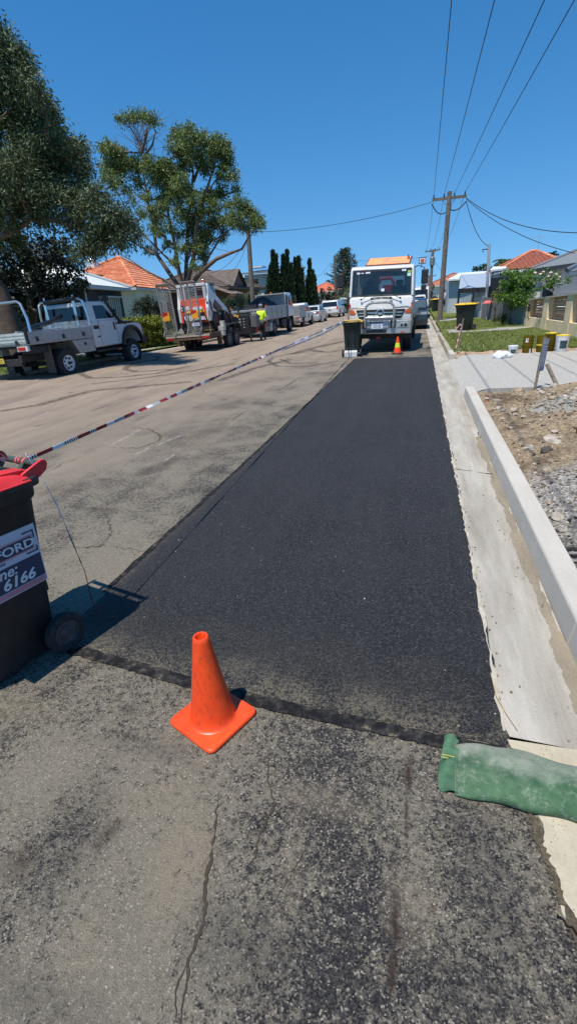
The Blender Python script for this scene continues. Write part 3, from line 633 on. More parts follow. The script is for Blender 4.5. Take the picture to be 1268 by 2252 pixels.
# sticker on the side facing the kerb
def sx_at(z): return .207+(z-.12)*(.232-.207)/.48 if z<.6 else .232+(z-.6)*(.247-.232)/.28
def onside(y,z,off=.0025): return Vector((sx_at(z)+off,y,z))
STK=mk_mat('weathered_sticker_white',(.50,.54,.62,1),.5,var=.12,scale=14,bump=.15,bscale=60)
def band(b,y0,y1,z0,z1,off): b.face(onside(y0,z0,off),onside(y1,z0,off),onside(y1,z1,off),onside(y0,z1,off))
b=B(); band(b,-.26,.277,.435,.765,.003); sk=b.build('sign_panel',STK,r); sk['label']='worn navy and white phone sign with peeling corner'
b=B(); b.mi=0; band(b,-.26,.272,.472,.60,.0045); band(b,-.26,.245,.642,.705,.0052); b.mi=1; band(b,-.26,.252,.634,.713,.0046); band(b,-.26,.27,.440,.468,.0045)
b.mi=0
for y0,y1,z0,z1 in ((.205,.265,.728,.736),(.257,.265,.69,.736),(.205,.268,.617,.625),(.26,.268,.617,.645)): band(b,y0,y1,z0,z1,.005)
b.build('printed_band',[NAVY,PINK],sk)
def side_text(s,y,z,size,mat,**k): 
    o=onside(y,z,.0065); return text(s,size,mat,sk,frame(o,(0,1,0),(0.052,0,1)),**k)
side_text('FORD',.052,.654,.062,CREAMINK,bold=.0012,sx=1.25)
side_text('one:',.0,.548,.078,CREAMINK,bold=.0012,shear=.25)
side_text('7 6166',-.02,.484,.078,CREAMINK,bold=.002,shear=.25,sx=1.1)
side_text('CRT',.03,.722,.022,BLACKINK,sx=1.6); side_text('TARE',.035,.617,.016,BLACKINK,shear=.3,sx=1.5)
# tape wound on the handle, and crumpled on the lid
TAPE=NT('barrier_tape'); X,Y_,Z=TAPE.sep()
u=TAPE.math('FRACT',TAPE.math('MULTIPLY',Y_,1.9)); st=TAPE.math('FRACT',TAPE.math('MULTIPLY_ADD',Y_,52.0,TAPE.math('MULTIPLY',Z,9.0)))
blk=TAPE.math('GREATER_THAN',TAPE.math('ADD',st,TAPE.math('MULTIPLY',TAPE.noise(18,2),.35)),.66)
white=(.72,.72,.74,1); red=(.42,.018,.022,1); ink=(.02,.018,.02,1)
t1=TAPE.mix(blk,white,ink); t2=TAPE.mix(TAPE.math('MULTIPLY',blk,.75),red,ink)
z1=TAPE.math('MULTIPLY',TAPE.math('GREATER_THAN',u,.18),TAPE.math('LESS_THAN',u,.42)); z2=TAPE.math('GREATER_THAN',u,.42)
c_=TAPE.mix(z1,white,t1); c_=TAPE.mix(z2,c_,t2)
z3=TAPE.math('MULTIPLY',TAPE.math('GREATER_THAN',u,.66),TAPE.math('LESS_THAN',u,.78)); c_=TAPE.mix(z3,c_,t1)
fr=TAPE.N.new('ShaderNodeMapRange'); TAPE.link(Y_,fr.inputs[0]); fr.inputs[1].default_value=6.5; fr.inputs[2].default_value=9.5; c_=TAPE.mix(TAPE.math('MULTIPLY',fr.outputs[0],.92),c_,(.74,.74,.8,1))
TAPE.fin(c_,.35,spec=.4); TAPE=TAPE.m
TWH=m('white_tape',(.72,.70,.72,1),.4,var=.06,scale=20)
def tapestrip(b,pts,w0,w1,tw0,tw1,n=200,seed=1,flut=.0,rnd_amp=.25):
    pts=[Vector(p) for p in pts]; rr=random.Random(seed); ph=[rr.uniform(0,6) for _ in range(4)]
    rows=[]
    for i in range(n+1):
        t=i/n; s=t*(len(pts)-1); k=min(int(s),len(pts)-2); p=pts[k].lerp(pts[k+1],s-k); d=(pts[k+1]-pts[k]).normalized()
        up=Vector((0,0,1)); side=d.cross(up).normalized(); a=tw0+(tw1-tw0)*t+rnd_amp*math.sin(t*31+ph[0])+rnd_amp*.6*math.sin(t*83+ph[1])
        v=(up*math.cos(a)+side*math.sin(a))*(w0+(w1-w0)*t)/2
        q=side*.002; rows.append([p-v-q,p-v+q,p+v+q,p+v-q])
    b.loft(rows)
ha=Vector((.963*.15+.27*.395-2.135, -.27*.15+.963*.395+1.575,1.05)); far=Vector((-2.29,16.05,1.08))
b=B(); tapestrip(b,[ha,(far*.5+ha*.5)-Vector((0,0,.0)),far],.019,.05,-.2,.2,420,3,rnd_amp=.5)
p0=Vector((-2.0,7.5,1.085)); tapestrip(b,[p0.lerp(far,-.02)-Vector((0,0,.035)),(p0+far)/2-Vector((.02,0,.085)),far-Vector((0,0,.03))],.02,.045,.1,.3,160,5)
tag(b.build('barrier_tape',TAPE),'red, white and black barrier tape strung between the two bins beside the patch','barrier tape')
b=B()   # knot turns round the handle (kept on the bin)
for k,(x0,w_) in enumerate(((.055,.018),(.083,.012))):
    b.lathe([(.0185,x0),(.0195,x0+w_*.5),(.0185,x0+w_)],o=(0,.395,1.035),axis='x',n=14)
b.lathe([(.0192,.115),(.0205,.125),(.0192,.135)],o=(0,.395,1.035),axis='x',n=14)
b.build('tape_wrap',m('tape_wrap_red',(.55,.12,.12,1),.4,var=.7,scale=60),r,smooth=True)
b=B(); rr=random.Random(4)
for k in range(16):
    c=Vector((.03+rr.uniform(-.07,.07),.25+rr.uniform(-.06,.06),1.075+rr.uniform(0,.045))); a=Vector((rr.uniform(-1,1),rr.uniform(-1,1),rr.uniform(-.6,.6))).normalized(); q=a.orthogonal().normalized(); q=(Matrix.Rotation(rr.uniform(0,6),3,a)@q)
    rows=[]
    for i in range(7):
        t=i/6-.5; p=c+a*t*.11+q*.0+Vector((0,0,-.10*t*t*1.2)); v=q*.017; rows.append([p-v,p+v,p+v+Vector((0,0,.0015)),p-v+Vector((0,0,.0015))])
    b.mi=0 if rr.random()<.72 else 1; b.loft(rows)
for v_ in range(len(b.V)): b.V[v_]=tuple(Matrix.Rotation(math.radians(-15.7),3,'Z')@Vector(b.V[v_])+Vector((-2.135,1.575,0)))
tag(b.build('tape_bundle',[TWH,m('tape_maroon',(.2,.02,.035,1),.4,var=.3)]),'crumpled bundle of white and maroon tape lying on the red bin lid','tape')
b=B(); top=Vector((-1.83,1.86,1.10)); 
tp=[top,Vector((-1.80,1.88,.98)),Vector((-1.77,1.90,.82)),Vector((-1.755,1.92,.6)),Vector((-1.75,1.95,.38)),Vector((-1.78,1.98,.16)),Vector((-1.76,2.02,.02)),Vector((-1.7,2.06,.006))]
rows=[]; 
for i in range(70):
    t=i/69*(len(tp)-1); k=min(int(t),len(tp)-2); p=tp[k].lerp(tp[k+1],t-k); a=i*.55+math.sin(i*.9); ww=.0035+.002*math.sin(i*.7); v=Vector((math.cos(a),math.sin(a),0))*ww; q=Vector((-math.sin(a),math.cos(a),0))*.0012
    rows.append([p-v-q,p-v+q,p+v+q,p+v-q])
b.loft(rows); n=NT('twisted_tape'); Z=n.sep()[2]; n.fin(n.mix(n.ramp(n.math('ADD',Z,n.math('MULTIPLY',n.noise(14,3),.35)),[(.72,(.13,.045,.04,1)),(.95,(.65,.62,.62,1))]),(1,1,1,1),(1,1,1,1),'MIX') if False else n.ramp(n.math('ADD',Z,n.math('MULTIPLY',n.noise(14,3),.35)),[(.72,(.13,.045,.04,1)),(.95,(.65,.62,.62,1))]),.5)
tag(b.build('loose_tape_end',n.m),'thin twisted loose end of tape trailing from the red-lidded bin to the road','tape')

r=thing('wheelie_bin','green bin with yellow lid beside the truck, tape tied to it','rubbish bin',(-2.08,16.32,0),math.radians(180+2),'wheelie bins',scale=1.04)
bin_body(r,BIN,YELLID)
r=thing('concrete_block','pale concrete block set against the wheels of the yellow-lidded bin by the truck','block',(-2.08,15.93,0),.03)
b=B(); b.prx([(-.1,0),(-.1,.16),(-.05,.2),(.08,.2),(.1,.16),(.1,0)],-.2,.2); b.build('block_body',m('pale_block',(.55,.54,.52,1),.85,var=.2,scale=9,bump=.5),r,bevel=.02)
b=B(); b.tube([(.02,-.105,.0),(.02,-.108,.17),(.01,-.05,.206),(.01,.09,.206)],.008,6); b.build('strap',BLACKP,r)
r=thing('wheelie_bin','green bin with yellow lid standing alone on the lawn right of the truck','rubbish bin',(1.93,24.3,.125),math.radians(-62),'wheelie bins',scale=1.08)
bin_body(r,BIN,YELLID)
r=thing('wheelie_bin','distant green bin with yellow lid behind the near power pole','rubbish bin',(1.35,53,.11),math.radians(-70),'wheelie bins',scale=1.1)
bin_body(r,BIN,YELLID)
r=thing('wheelie_bin','small far bin on the left verge beyond the parked white vehicles','rubbish bin',(-8.0-.2,62,.1),math.radians(60),'wheelie bins')
bin_body(r,BIN,BIN)

# ---- green sandbag lying over the joint
n=NT('green_sandbag'); X,Y_,Z=n.sep(); f=n.noise(10,6,.75); wv=n.noise(240,2,.5)
col=n.mix(n.ramp(f,[(.35,0.0),(.7,1.0)]),(.028,.082,.04,1),(.085,.165,.088,1))
du=n.ramp(n.math('ADD',n.math('MULTIPLY',Y_,2.3),n.math('MULTIPLY',n.noise(7,6,.75),1.0)),[(.42,0.0),(.85,1.0)]); col=n.mix(n.math('MULTIPLY',du,.85),col,(.33,.33,.28,1))
du2=n.ramp(n.noise(26,6,.8),[(.52,0.0),(.68,1.0)]); col=n.mix(n.math('MULTIPLY',du2,.38),col,(.40,.43,.36,1)); 
du3=n.ramp(n.math('ADD',n.math('MULTIPLY',X,-6),n.noise(12,4,.7)),[(.9,0.0),(1.4,1.0)]); col=n.mix(n.math('MULTIPLY',du3,.3),col,(.14,.24,.17,1))
n.fin(col,.75,spec=.3); n.bump(n.math('ADD',wv,n.math('MULTIPLY',n.noise(22,4,.7),1.5)),.6,.006); BAG=n.m
r=thing('sandbag','dusty green sandbag lying across the patch corner and the gutter','sandbag',(.215,1.405,0),math.radians(-5))
b=B(); R=[]
N=46; Mx=40
xs=[0,.004,.012]+[.03+.66*i/42 for i in range(43)]
for i,x in enumerate(xs):
    t=min(1,x/.14); g=max(0,(x-.5)/.2)
    hy=.113+.008*math.sin(x*9)+.005*math.sin(x*31); hz=.012+.029*math.sin(min(1,x/.22)*pi/2)**.8; cy=.012*math.sin(x*7)-.01
    ring=[]
    for k in range(Mx):
        a=2*pi*k/Mx; c_,s_=math.cos(a),math.sin(a)
        yy=hy*abs(c_)**.75*(1 if c_>0 else -1); zz=hz*abs(s_)**.8*(1 if s_>0 else -1)
        wob=.004*math.sin(yy*60+x*23)+.003*math.sin(x*55+yy*25)+.006*math.sin(yy*21-x*14); 
        if s_>0: zz+=wob*min(1,x*8)*s_
        if x<.02: zz*=.5+x*25
        z=hz*.62+zz; ring.append((x+.004*math.sin(yy*50),cy+yy,max(z,.004)+ (0.0)))
    R.append(ring)
b.loft(R); body=b.build('bag_body',BAG,r,smooth=True,ang=60)
b=B(); rows=[]
for i in range(12):
    x=.012-.070*i/11; row=[]
    for k in range(26):
        y=-.120+.245*k/25; z=.017+.010*math.sin(y*42+i*.35)+.006*math.sin(y*90+2)+ .012*math.sin(pi*i/11)-.010*i/11
        xx=x+ .012*math.sin(y*14)*i/11- (.03*(y+.115)/.245)*(0) + .02*max(0,(-y-.03))/.09*i/11
        row.append((xx,y*(1+.02*i/11)+.004*i/11,max(.004,z)))
    rows.append(row)
b2=B(); n_=len(rows[0]); b2.V=[p for rw in rows for p in rw]+[(p[0],p[1],p[2]-.003) for rw in rows for p in rw]; mm=len(rows)*n_
for j in range(len(rows)-1):
    for k in range(n_-1): a=j*n_+k; b2.F+=[(a,a+1,a+n_+1,a+n_),(mm+a,mm+a+n_,mm+a+n_+1,mm+a+1)]
for k in range(n_-1):
    a=(len(rows)-1)*n_+k; b2.F.append((a,a+1,mm+a+1,mm+a))
for j in range(len(rows)-1):
    for k in (0,n_-1): a=j*n_+k; b2.F.append((a,a+n_,mm+a+n_,mm+a))
b2.I=[0]*len(b2.F)
b2.build('folded_end',mk_mat('pale_green_fabric',(.055,.14,.075,1),.8,var=.4,scale=14,bump=.5,bscale=120,dirt=.2),r,smooth=True,ang=60)
b=B(); b.tube([(.005,-.125,.022),(.002,-.06,.028),(.004,.02,.026),(.0,.11,.024)],.0022,5)
b.build('seam_stitch',m('seam_thread',(.12,.16,.12,1),.8),r)
b=B(); [b.bx(-.052,-.004,.010+k*.012,.014+k*.012,.0285,.0305) for k in (0,1)]; b.build('woven_stripe',m('yellow_weave',(.42,.42,.10,1),.8,var=.3),r)

# ---- right verge clutter
r=thing('survey_stake','thin leaning timber stake at the kerb end with pink and white tape tied on it','stake',(1.06,15.05,0.05))
b=B(); b.bar((0,0,-.05),(.10,.06,.98),.035,.022); b.build('stake_post',WOODG,r)
b=B(); rows=[]
for i in range(14):
    t=i/13; p=Vector((.07-.17*t,.03,.78-.0*t+.05*math.sin(t*6))); rows.append([p+Vector((0,0,-.02)),p+Vector((0,.003,-.02)),p+Vector((0,.003,.02)),p+Vector((0,0,.02))])
b.loft(rows); rows=[]
for i in range(14):
    t=i/13; p=Vector((.06-.10*t,-.01,.74-.55*t)); v=Vector((math.cos(i*.8)*.022,math.sin(i*.8)*.02,0)); rows.append([p-v,p-v+Vector((0,.003,0)),p+v+Vector((0,.003,0)),p+v])
b.loft(rows); b.build('tape_streamer',m('pink_white_tape',(.7,.35,.33,1),.5,var=.5,scale=9),r)
r=thing('site_sign','narrow grey notice board on a timber stake in the dug dirt verge','sign',(1.97,9.2,dhz(1.97,9.2)-.03),math.radians(-8))
b=B(); b.bar((0,0,-.05),(.045,.02,.92),.045,.03); b.build('post',WOODG,r,bevel=.002)
Ms=Matrix.Translation((.035,-.022,0))@Matrix.Rotation(.048,4,'Y')@Matrix.Rotation(math.radians(64),4,'Z')
b=B(); b.bx(-.10,.10,-.004,.004,.38,.90,Ms); sb=b.build('sign_board',m('grey_sign_face',(.30,.31,.34,1),.5,var=.1),r,bevel=.003)
b=B(); 
b.mi=0; b.bx(-.085,.085,-.0065,-.0045,.82,.865,Ms)
for k in range(9): b.bx(-.08,.08-.03*((k*7)%3),-.0062,-.0045,.77-.036*k,.785-.036*k,Ms)
b.mi=1; b.bx(-.095,.095,-.0068,-.0045,.39,.45,Ms); b.build('printed_text',[m('grey_print',(.5,.5,.52,1),.5),m('blue_print',(.1,.16,.3,1),.5)],sb)
r=thing('timber_offcut','grey timber peg leaning left beside the notice board','timber',(2.42,9.30,dhz(2.42,9.3)-.06))
b=B(); b.bar((0,0,0),(-.235,.25,.47),.06,.045); b.build('peg',WOODG,r,bevel=.004)
def bucket(name,label,pos,r0,r1,h,mat,rim,group=None,scale=.8,tilt=None,open_=True,lid=None,sleeve=None,rz=0,handle=True):
    r=thing(name,label,'bucket',pos,rz,group,scale)
    b=B(); b.lathe([(r0*.97,0),(r0,.01),(r1,h-.06),(r1+.006,h-.055),(r1+.006,h-.03),(r1,h-.028),(r1+.004,h),(r1-.006,h),(r1-.008,h-.01),(r0-.008,.012),(.001,.012)],n=28,cap=False)
    bd=b.build('bucket_body',mat,r,smooth=True,ang=40)
    b=B(); b.lathe([(r1+.010,h-.02),(r1+.012,h+.008),(r1-.002,h+.012),(r1-.012,h+.0),(r1-.012,h-.02)] if open_ else [(r1+.010,h-.02),(r1+.012,h+.008),(r1-.01,h+.014),(.001,h+.012)],n=28,cap=False); b.build('rim' if open_ else 'lid',rim,r,smooth=True)
    if handle:
        b=B(); b.tube([((r1+.01)*math.cos(a),-(r1+.012)*math.sin(a),h-.05-.11*math.sin(a)) for a in [pi*k/12 for k in range(13)]],.003,6); b.build('handle',STEEL,r)
    if sleeve: 
        b=B(); a0,a1,za,zb=sleeve[0]
        for k in range(8):
            A,A2=a0+(a1-a0)*k/8,a0+(a1-a0)*(k+1)/8
            def P(a,z): rr_=r0+(r1-r0)*z/(h-.06)+.003; return (rr_*math.cos(a),rr_*math.sin(a),z)
            b.face(P(A,za),P(A2,za),P(A2,zb),P(A,zb))
        b.build('label_panel',sleeve[1],r)
    if tilt: r.rotation_euler=tilt
    return r
WB=m('white_bucket_plastic',(.7,.71,.72,1),.4,var=.05,dirt=.08); YR=m('yellow_rim',(.8,.58,.06,1),.45,var=.1); TEAL=m('dark_teal_print',(.03,.06,.075,1),.5,var=.3,scale=20)
n=NT('amber_clear_plastic'); n.fin((.35,.26,.02,1),.12); n.b.inputs['Transmission Weight'].default_value=.35; n.b.inputs['IOR'].default_value=1.2; AMB=n.m; n.b.inputs['Base Color'].default_value=(.17,.125,.012,1)
gz_=lambda x,y: .02+.02*(x-1)
def bz(x,y): return .04+.012*(x-1)+.13*math.exp(-((y-15.2)**2/.09))*.5
bucket('bucket','short white lidded tub with dark label at the left end of the buckets',(2.46,14.62,.06),.135,.155,.30,WB,WB,'buckets by the driveway',open_=False,sleeve=((-2.2,-1.1,.08,.2),TEAL))
b_=bucket('bucket','tall stack of amber see-through buckets with white tags, beside the short tub',(2.82,14.68,.06),.145,.16,.30,AMB,AMB,'buckets by the driveway',sleeve=((-1.3,-1.0,.05,.2),WHITESIGN),handle=False)
b=B(); 
for k in (1,2,3): b.lathe([(.15,.27+.08*k-.02),(.163,.30+.08*k),(.168,.31+.08*k),(.162,.33+.08*k)],n=28,cap=False)
b.build('stacked_bucket_rim',AMB,b_,smooth=True)
b=B(); b.lathe([(.16,.33),(.165,.6)],n=28,cap=False); b.build('upper_bucket',AMB,b_,smooth=True)
b=B(); b.face((-.10,-.134,.40),(-.03,-.163,.40),(-.03,-.163,.53),(-.10,-.134,.53)); b.build('tag',WHITESIGN,b_)
b_=bucket('bucket','second stack of amber buckets between the tagged stack and the notice board',(3.17,14.72,.06),.145,.16,.30,AMB,YR,'buckets by the driveway',handle=False)
b=B(); b.lathe([(.16,.31),(.165,.58)],n=28,cap=False); b.lathe([(.166,.4),(.17,.41),(.166,.42)],n=28,cap=False); b.build('upper_bucket',AMB,b_,smooth=True)
bucket('bucket','open amber bucket standing behind the white yellow-rimmed pail',(3.42,14.95,.07),.145,.17,.62,AMB,YR,'buckets by the driveway',handle=False)
bucket('bucket','large white pail with yellow rim and dark label panel',(3.63,14.62,.06),.165,.205,.58,WB,YR,'buckets by the driveway',sleeve=((-2.1,-.95,.18,.43),TEAL))
t=bucket('bucket','dark red bucket lying on its side at the right end of the buckets',(4.45,14.45,.225),.12,.155,.36,m('dark_red_plastic',(.33,.02,.03,1),.4,var=.15),m('dark_red_plastic2',(.36,.02,.03,1),.4),'buckets by the driveway',tilt=(0,math.radians(-97),math.radians(22)))
b=B(); b.lathe([(.03,0),(.03,.003),(.001,.003)],n=14,cap=False); d_=b.build('round_sticker',WHITESIGN,t); d_.location=(.148,-.02,.24); d_.rotation_euler=(0,math.radians(90),0)
b=B(); R=[]
for i in range(14):
    t_=i/13; x=-.27+.54*t_; ring=[]
    for k in range(20):
        a=2*pi*k/20; rr_=.002+.14*math.sin(pi*min(1,t_*1.05+.02))**.55*(1-.35*t_); wob=1+.12*math.sin(a*3+i)+.07*math.sin(a*5-i*1.7)
        ring.append((x,rr_*1.2*math.cos(a)*wob,max(0,.085+rr_*1.0*math.sin(a)*wob)))
    R.append(ring)
b.loft(R); o=b.build('plastic_bag',m('white_plastic_bag',(.74,.75,.78,1),.35,var=.06,bump=.4,bscale=25),smooth=True); o.location=(2.1,13.75,.07); o.rotation_euler=(0,0,.25); tag(o,'white plastic bag lying on the grey driveway in front of the short tub','bag')
# rocks
ROCK=mk_mat('sandstone',(.32,.24,.155,1),.9,var=.4,scale=7,bump=.8,bscale=30)
o=B().ico((0,0,0),.20,(1.15,.85,.62),.16,2,11).build('rock',ROCK,smooth=True,ang=35); o.location=(2.0,6.15,dhz(2.0,6.15)+.05); o.rotation_euler=(.3,-.15,.2); tag(o,'large tan sandstone lump casting shade on the dug verge at the frame edge','rock',group='rocks in the dirt')
for k,(px,py,s_,lb) in enumerate(((1136,846,.07,'dark brown stone where the driveway edge meets the dirt'),(1170,850,.03,'small black stone just left of the notice board post'),(1200,988,.05,'dark clod below the large sandstone lump'),(1262,848,.09,'pale stone on the dirt heap at the right edge'),(1212,880,.05,'grey broken stone below the timber peg'))):
    p=gz(px,py,.12); p.z=dhz(p.x,min(p.y,9.3)); o=B().ico((0,0,0),s_,(1.3,1,.75),.2,1,k).build('rock',ROCK if k not in (1,2) else m('dark_stone',(.07,.06,.05,1),.9,var=.3),smooth=True,ang=30); o.location=(p.x,min(p.y,9.3),p.z+s_*.3); tag(o,lb,'rock',group='rocks in the dirt')
r=thing('pipe_stub','short terracotta pipe stub with white collar behind the kerb end','pipe',(1.13,8.55,.03))
b=B(); b.lathe([(.03,-.02),(.03,.10),(.024,.10),(.024,.04),(.001,.04)],n=16,cap=False); b.build('pipe',m('terracotta',(.4,.17,.1,1),.8,var=.2),r,smooth=True)
b=B(); b.lathe([(.033,.03),(.035,.035),(.035,.05),(.033,.055)],n=16,cap=False); b.build('collar',WHITESIGN,r,smooth=True)
b=B(); b.tube([(.835,6.42,-.02),(.80,6.42,.0),(.785,6.42,.03),(.79,6.40,.055)],.007,6); tag(b.build('metal_hook',STEEL),'small bent metal bar poking out of the kerb foot at the wet silt','hook')
# straw on patch corner
b=B(); b.tube([gz(1078,1480,.01),gz(1090,1530,.02),gz(1110,1565,.014),gz(1137,1606,.008)],.0016,5); tag(b.build('dry_straw',m('straw',(.5,.4,.2,1),.8)),'thin dry straw lying over the patch edge and gutter','straw')
# ================================================================ VEHICLES
def roadz(x): return -.03*max(0,-6.5-x)
CAM_ROLL=-.03
n=NT('see_through_glass'); n.fin((.01,.016,.018,1),.03,spec=.8); n.b.inputs['Alpha'].default_value=.84; GLT=n.m
INTER=m('dark_cab_interior',(.05,.055,.06,1),.8,var=.2)
def arch(yc,r,zb,n=9): return [(yc-r*math.cos(pi*k/n),zb+r*math.sin(pi*k/n)) for k in range(n+1)]
def lower(par,prof,W,mat,tap=None,name='body',bevel=.03):
    b=B(); b.prx(prof,-W/2,W/2,tap); return b.build(name,mat,par,bevel=bevel,smooth=True,ang=30)
def glasshouse(par,prof,zb,W,k,mat,ends=(),sides=(),name='cabin',gm=GLASS,inset=.07):
    def wx(z): return W/2*(1-k*(z-zb))
    b=B(); b.prx(prof,-W/2,W/2,lambda y,z:(1-k*(z-zb))); b.build(name,mat,par,bevel=.03,smooth=True,ang=30)
    for nm,(y0,z0),(y1,z1) in ends:
        b=B(); d=Vector((0,y1-y0,z1-z0)); nrm=Vector((0,-(z1-z0),(y1-y0))).normalized()
        cy=sum(p[0] for p in prof)/len(prof); cz=sum(p[1] for p in prof)/len(prof)
        if nrm.dot(Vector((0,(y0+y1)/2-cy,(z0+z1)/2-cz)))<0: nrm=-nrm
        o=nrm*.022; w0=wx(z0)-inset; w1=wx(z1)-inset
        b.face(Vector((-w0,y0,z0))+o,Vector((w0,y0,z0))+o,Vector((w1,y1,z1))+o,Vector((-w1,y1,z1))+o); b.build(nm,gm,par)
    for s in (-1,1):
        for poly in sides:
            b=B(); b.face(*[(s*(wx(z)+.006),y,z) for y,z in poly]); b.build('side_window',gm,par)
def boxpart(par,name,mat,boxes,bevel=.0,smooth=False):
    b=B(); 
    for q in boxes: b.bx(*q)
    return b.build(name,mat,par,bevel=bevel,smooth=smooth)
def plate(par,s,x,y,z,w,h,mat,ink,face=-1,name='number_plate'):
    b=B(); b.bx(x-w/2,x+w/2,y-.006,y+.006,z-h/2,z+h/2); p=b.build(name,mat,par)
    yy=y+face*.008; 
    text(s,h*.95,ink,p,frame((x,yy,z-h*.33),(-face,0,0) if face>0 else (1,0,0),(0,0,1)),align='CENTER',bold=.001,sx=.85*w/(h*.62*len(s)))
    return p
PLW=m('plate_white',(.68,.7,.74,1),.4,var=.04); PLY=m('plate_yellow',(.72,.55,.08,1),.4,var=.04); PLB=m('plate_blue_ink',(.03,.08,.3,1),.5,var=0)

# ---------------------------------------------------------------- white truck facing the camera
r=thing('crew_truck','large white truck facing us with bull bar and an orange board on its roof','truck',(-1.30,17.05,0),math.radians(-.8),scale=1.0)
T=r; r.rotation_euler.y=.018
b=B(); b.prx([(0.0,.99),(-.02,1.10),(.0,1.38),(.10,1.70),(.16,1.745),(.34,1.745),(.34,.99)],-1.02,1.02,lambda y,z:1-.02*max(0,z-1.3)); b.build('front_panel',WHITEP,r,bevel=.04,smooth=True,ang=30,seg=3)
b=B(); b.bx(-1.03,-.99,.3,2.15,.75,1.745); b.bx(.99,1.03,.3,2.15,.75,1.745); b.bx(-1.03,1.03,2.11,2.15,.9,1.745); b.bx(-1.0,1.0,.34,2.1,.95,1.0); b.build('cab_shell',WHITEP,r,bevel=.012)
b=B(); b.prx([(.20,2.50),(.235,2.58),(.34,2.62),(1.9,2.63),(2.14,2.58),(2.15,2.5)],-.985,.985); b.build('roof',WHITEP,r,bevel=.035,smooth=True,seg=3)
b=B()
for s in (-1,1):
    b.bar((s*.985,.13,1.72),(s*.955,.235,2.52),.07,.09); b.bar((s*.99,1.35,1.72),(s*.96,1.35,2.52),.04,.09); b.bar((s*.99,2.12,1.72),(s*.96,2.1,2.52),.05,.09)
b.bx(-.98,.98,2.10,2.14,1.74,1.86); b.bx(-.98,.98,2.10,2.14,2.36,2.5); b.bx(-.98,-.25,2.10,2.14,1.86,2.36); b.bx(.62,.98,2.10,2.14,1.86,2.36)
b.build('pillar',WHITEP,r,bevel=.012)
b=B(); b.face((-.94,.118,1.752),(.94,.118,1.752),(.905,.215,2.49),(-.905,.215,2.49)); ws=b.build('windscreen',GLT,r)
b=B(); 
for q in ((-.94,.116,1.752,.94,.116,1.79),(-.91,.205,2.455,.91,.212,2.50)): b.face((q[0],q[1],q[2]),(q[3],q[4]-.003,q[2]),(q[3],q[4]-.003+.006,q[5]),(q[0],q[1]+.006,q[5]))
b.build('windscreen_seal',BLACKP,r)
b=B()
for s in (-1,1):
    b.face((s*1.012,.22,1.76),(s*1.012,1.3,1.76),(s*.975,1.3,2.49),(s*.965,.32,2.49))
b.build('side_window',GLT,r)
b=B(); b.bx(-.97,.97,.34,.72,1.2,1.70); b.bx(-.62,.0,.4,.7,1.70,1.76); b.bx(-.2,.1,.36,.55,1.70,1.90); b.build('dashboard',INTER,r,bevel=.04)
b=B(); b.lathe([(.20,-.012),(.225,0),(.20,.012),(.19,0)],axis='z',n=28,cap=False); sw=b.build('steering_wheel',INTER,r,smooth=True); sw.location=(-.5,.72,1.79); sw.rotation_euler=(math.radians(35),0,0)
b=B(); 
for x in (-.75,.25): b.bx(x,x+.5,1.35,1.5,1.2,2.05); b.bx(x+.12,x+.38,1.38,1.48,2.05,2.22)
b.build('seat',INTER,r,bevel=.05)
# stickers on the screen
def onscreen(x0,x1,z0,z1): 
    f=lambda z:.118+(z-1.752)/(2.49-1.752)*.097-.004
    return [(x0,f(z0),z0),(x1,f(z0),z0),(x1,f(z1),z1),(x0,f(z1),z1)]
b=B(); b.mi=0
for q in ((-.80,-.70,2.40,2.45),(-.66,-.58,2.41,2.44),(-.52,-.37,2.41,2.46),(.62,.75,2.43,2.48),(-.0,.10,1.87,1.95)): b.face(*onscreen(*q))
b.mi=1; b.face(*onscreen(.80,.90,2.38,2.44)); b.mi=2; b.face(*onscreen(.79,.90,2.28,2.37)); b.build('screen_sticker',[WHITESIGN,m('green_sticker',(.3,.5,.08,1),.5),m('mint_sticker',(.45,.7,.6,1),.5)],ws)
# wipers
b=B()
for s in (-1,1):
    b.tube([(s*.62,.0,1.66),(s*.36,.03,1.76),(s*.05,.06,1.755)],.011,6); b.ico((s*.62,.0,1.66),.035,sub=1)
b.tube([(-.25,.0,1.69),(.30,.0,1.69)],.016,6); b.tube([(-.30,.0,1.655),(.36,.0,1.655)],.010,6); b.bx(-.32,-.24,-.01,.03,1.64,1.70); b.bx(.28,.36,-.01,.03,1.64,1.70); b.build('wiper',BLACKP,r)
# grille
b=B(); b.mi=0; b.pry([(-.77,1.335),(.80,1.335),(.68,1.06),(.52,1.045),(-.50,1.045),(-.66,1.06)],-.035,.02)
b.mi=1
for z in (1.24,1.15): b.bx(-.72+.25*(1.335-z),-.1,-.055,-.03,z-.018,z+.018); b.bx(.12,.74-.25*(1.335-z),-.055,-.03,z-.018,z+.018)
b.lathe([(.135,-.06),(.135,-.03)],o=(.01,0,1.22),axis='y',n=28); b.mi=0; b.lathe([(.105,-.066),(.105,-.05)],o=(.01,0,1.22),axis='y',n=28)
b.mi=1; 
b.loft([[(.01+.085*math.cos(a)*(1+.0),-.073,1.22+.038*math.sin(a)+.012*math.cos(2*a)) for a in [2*pi*k/20 for k in range(20)]],[(.01+.085*math.cos(a),-.064,1.22+.038*math.sin(a)+.012*math.cos(2*a)) for a in [2*pi*k/20 for k in range(20)]]])
b.build('grille',[BLACKP,CHROME],r)
b=B(); b.pry([(-.18,1.335),(-.10,1.39),(.12,1.39),(.20,1.335)],-.03,.01); b.build('grille_crown',WHITEP,r)
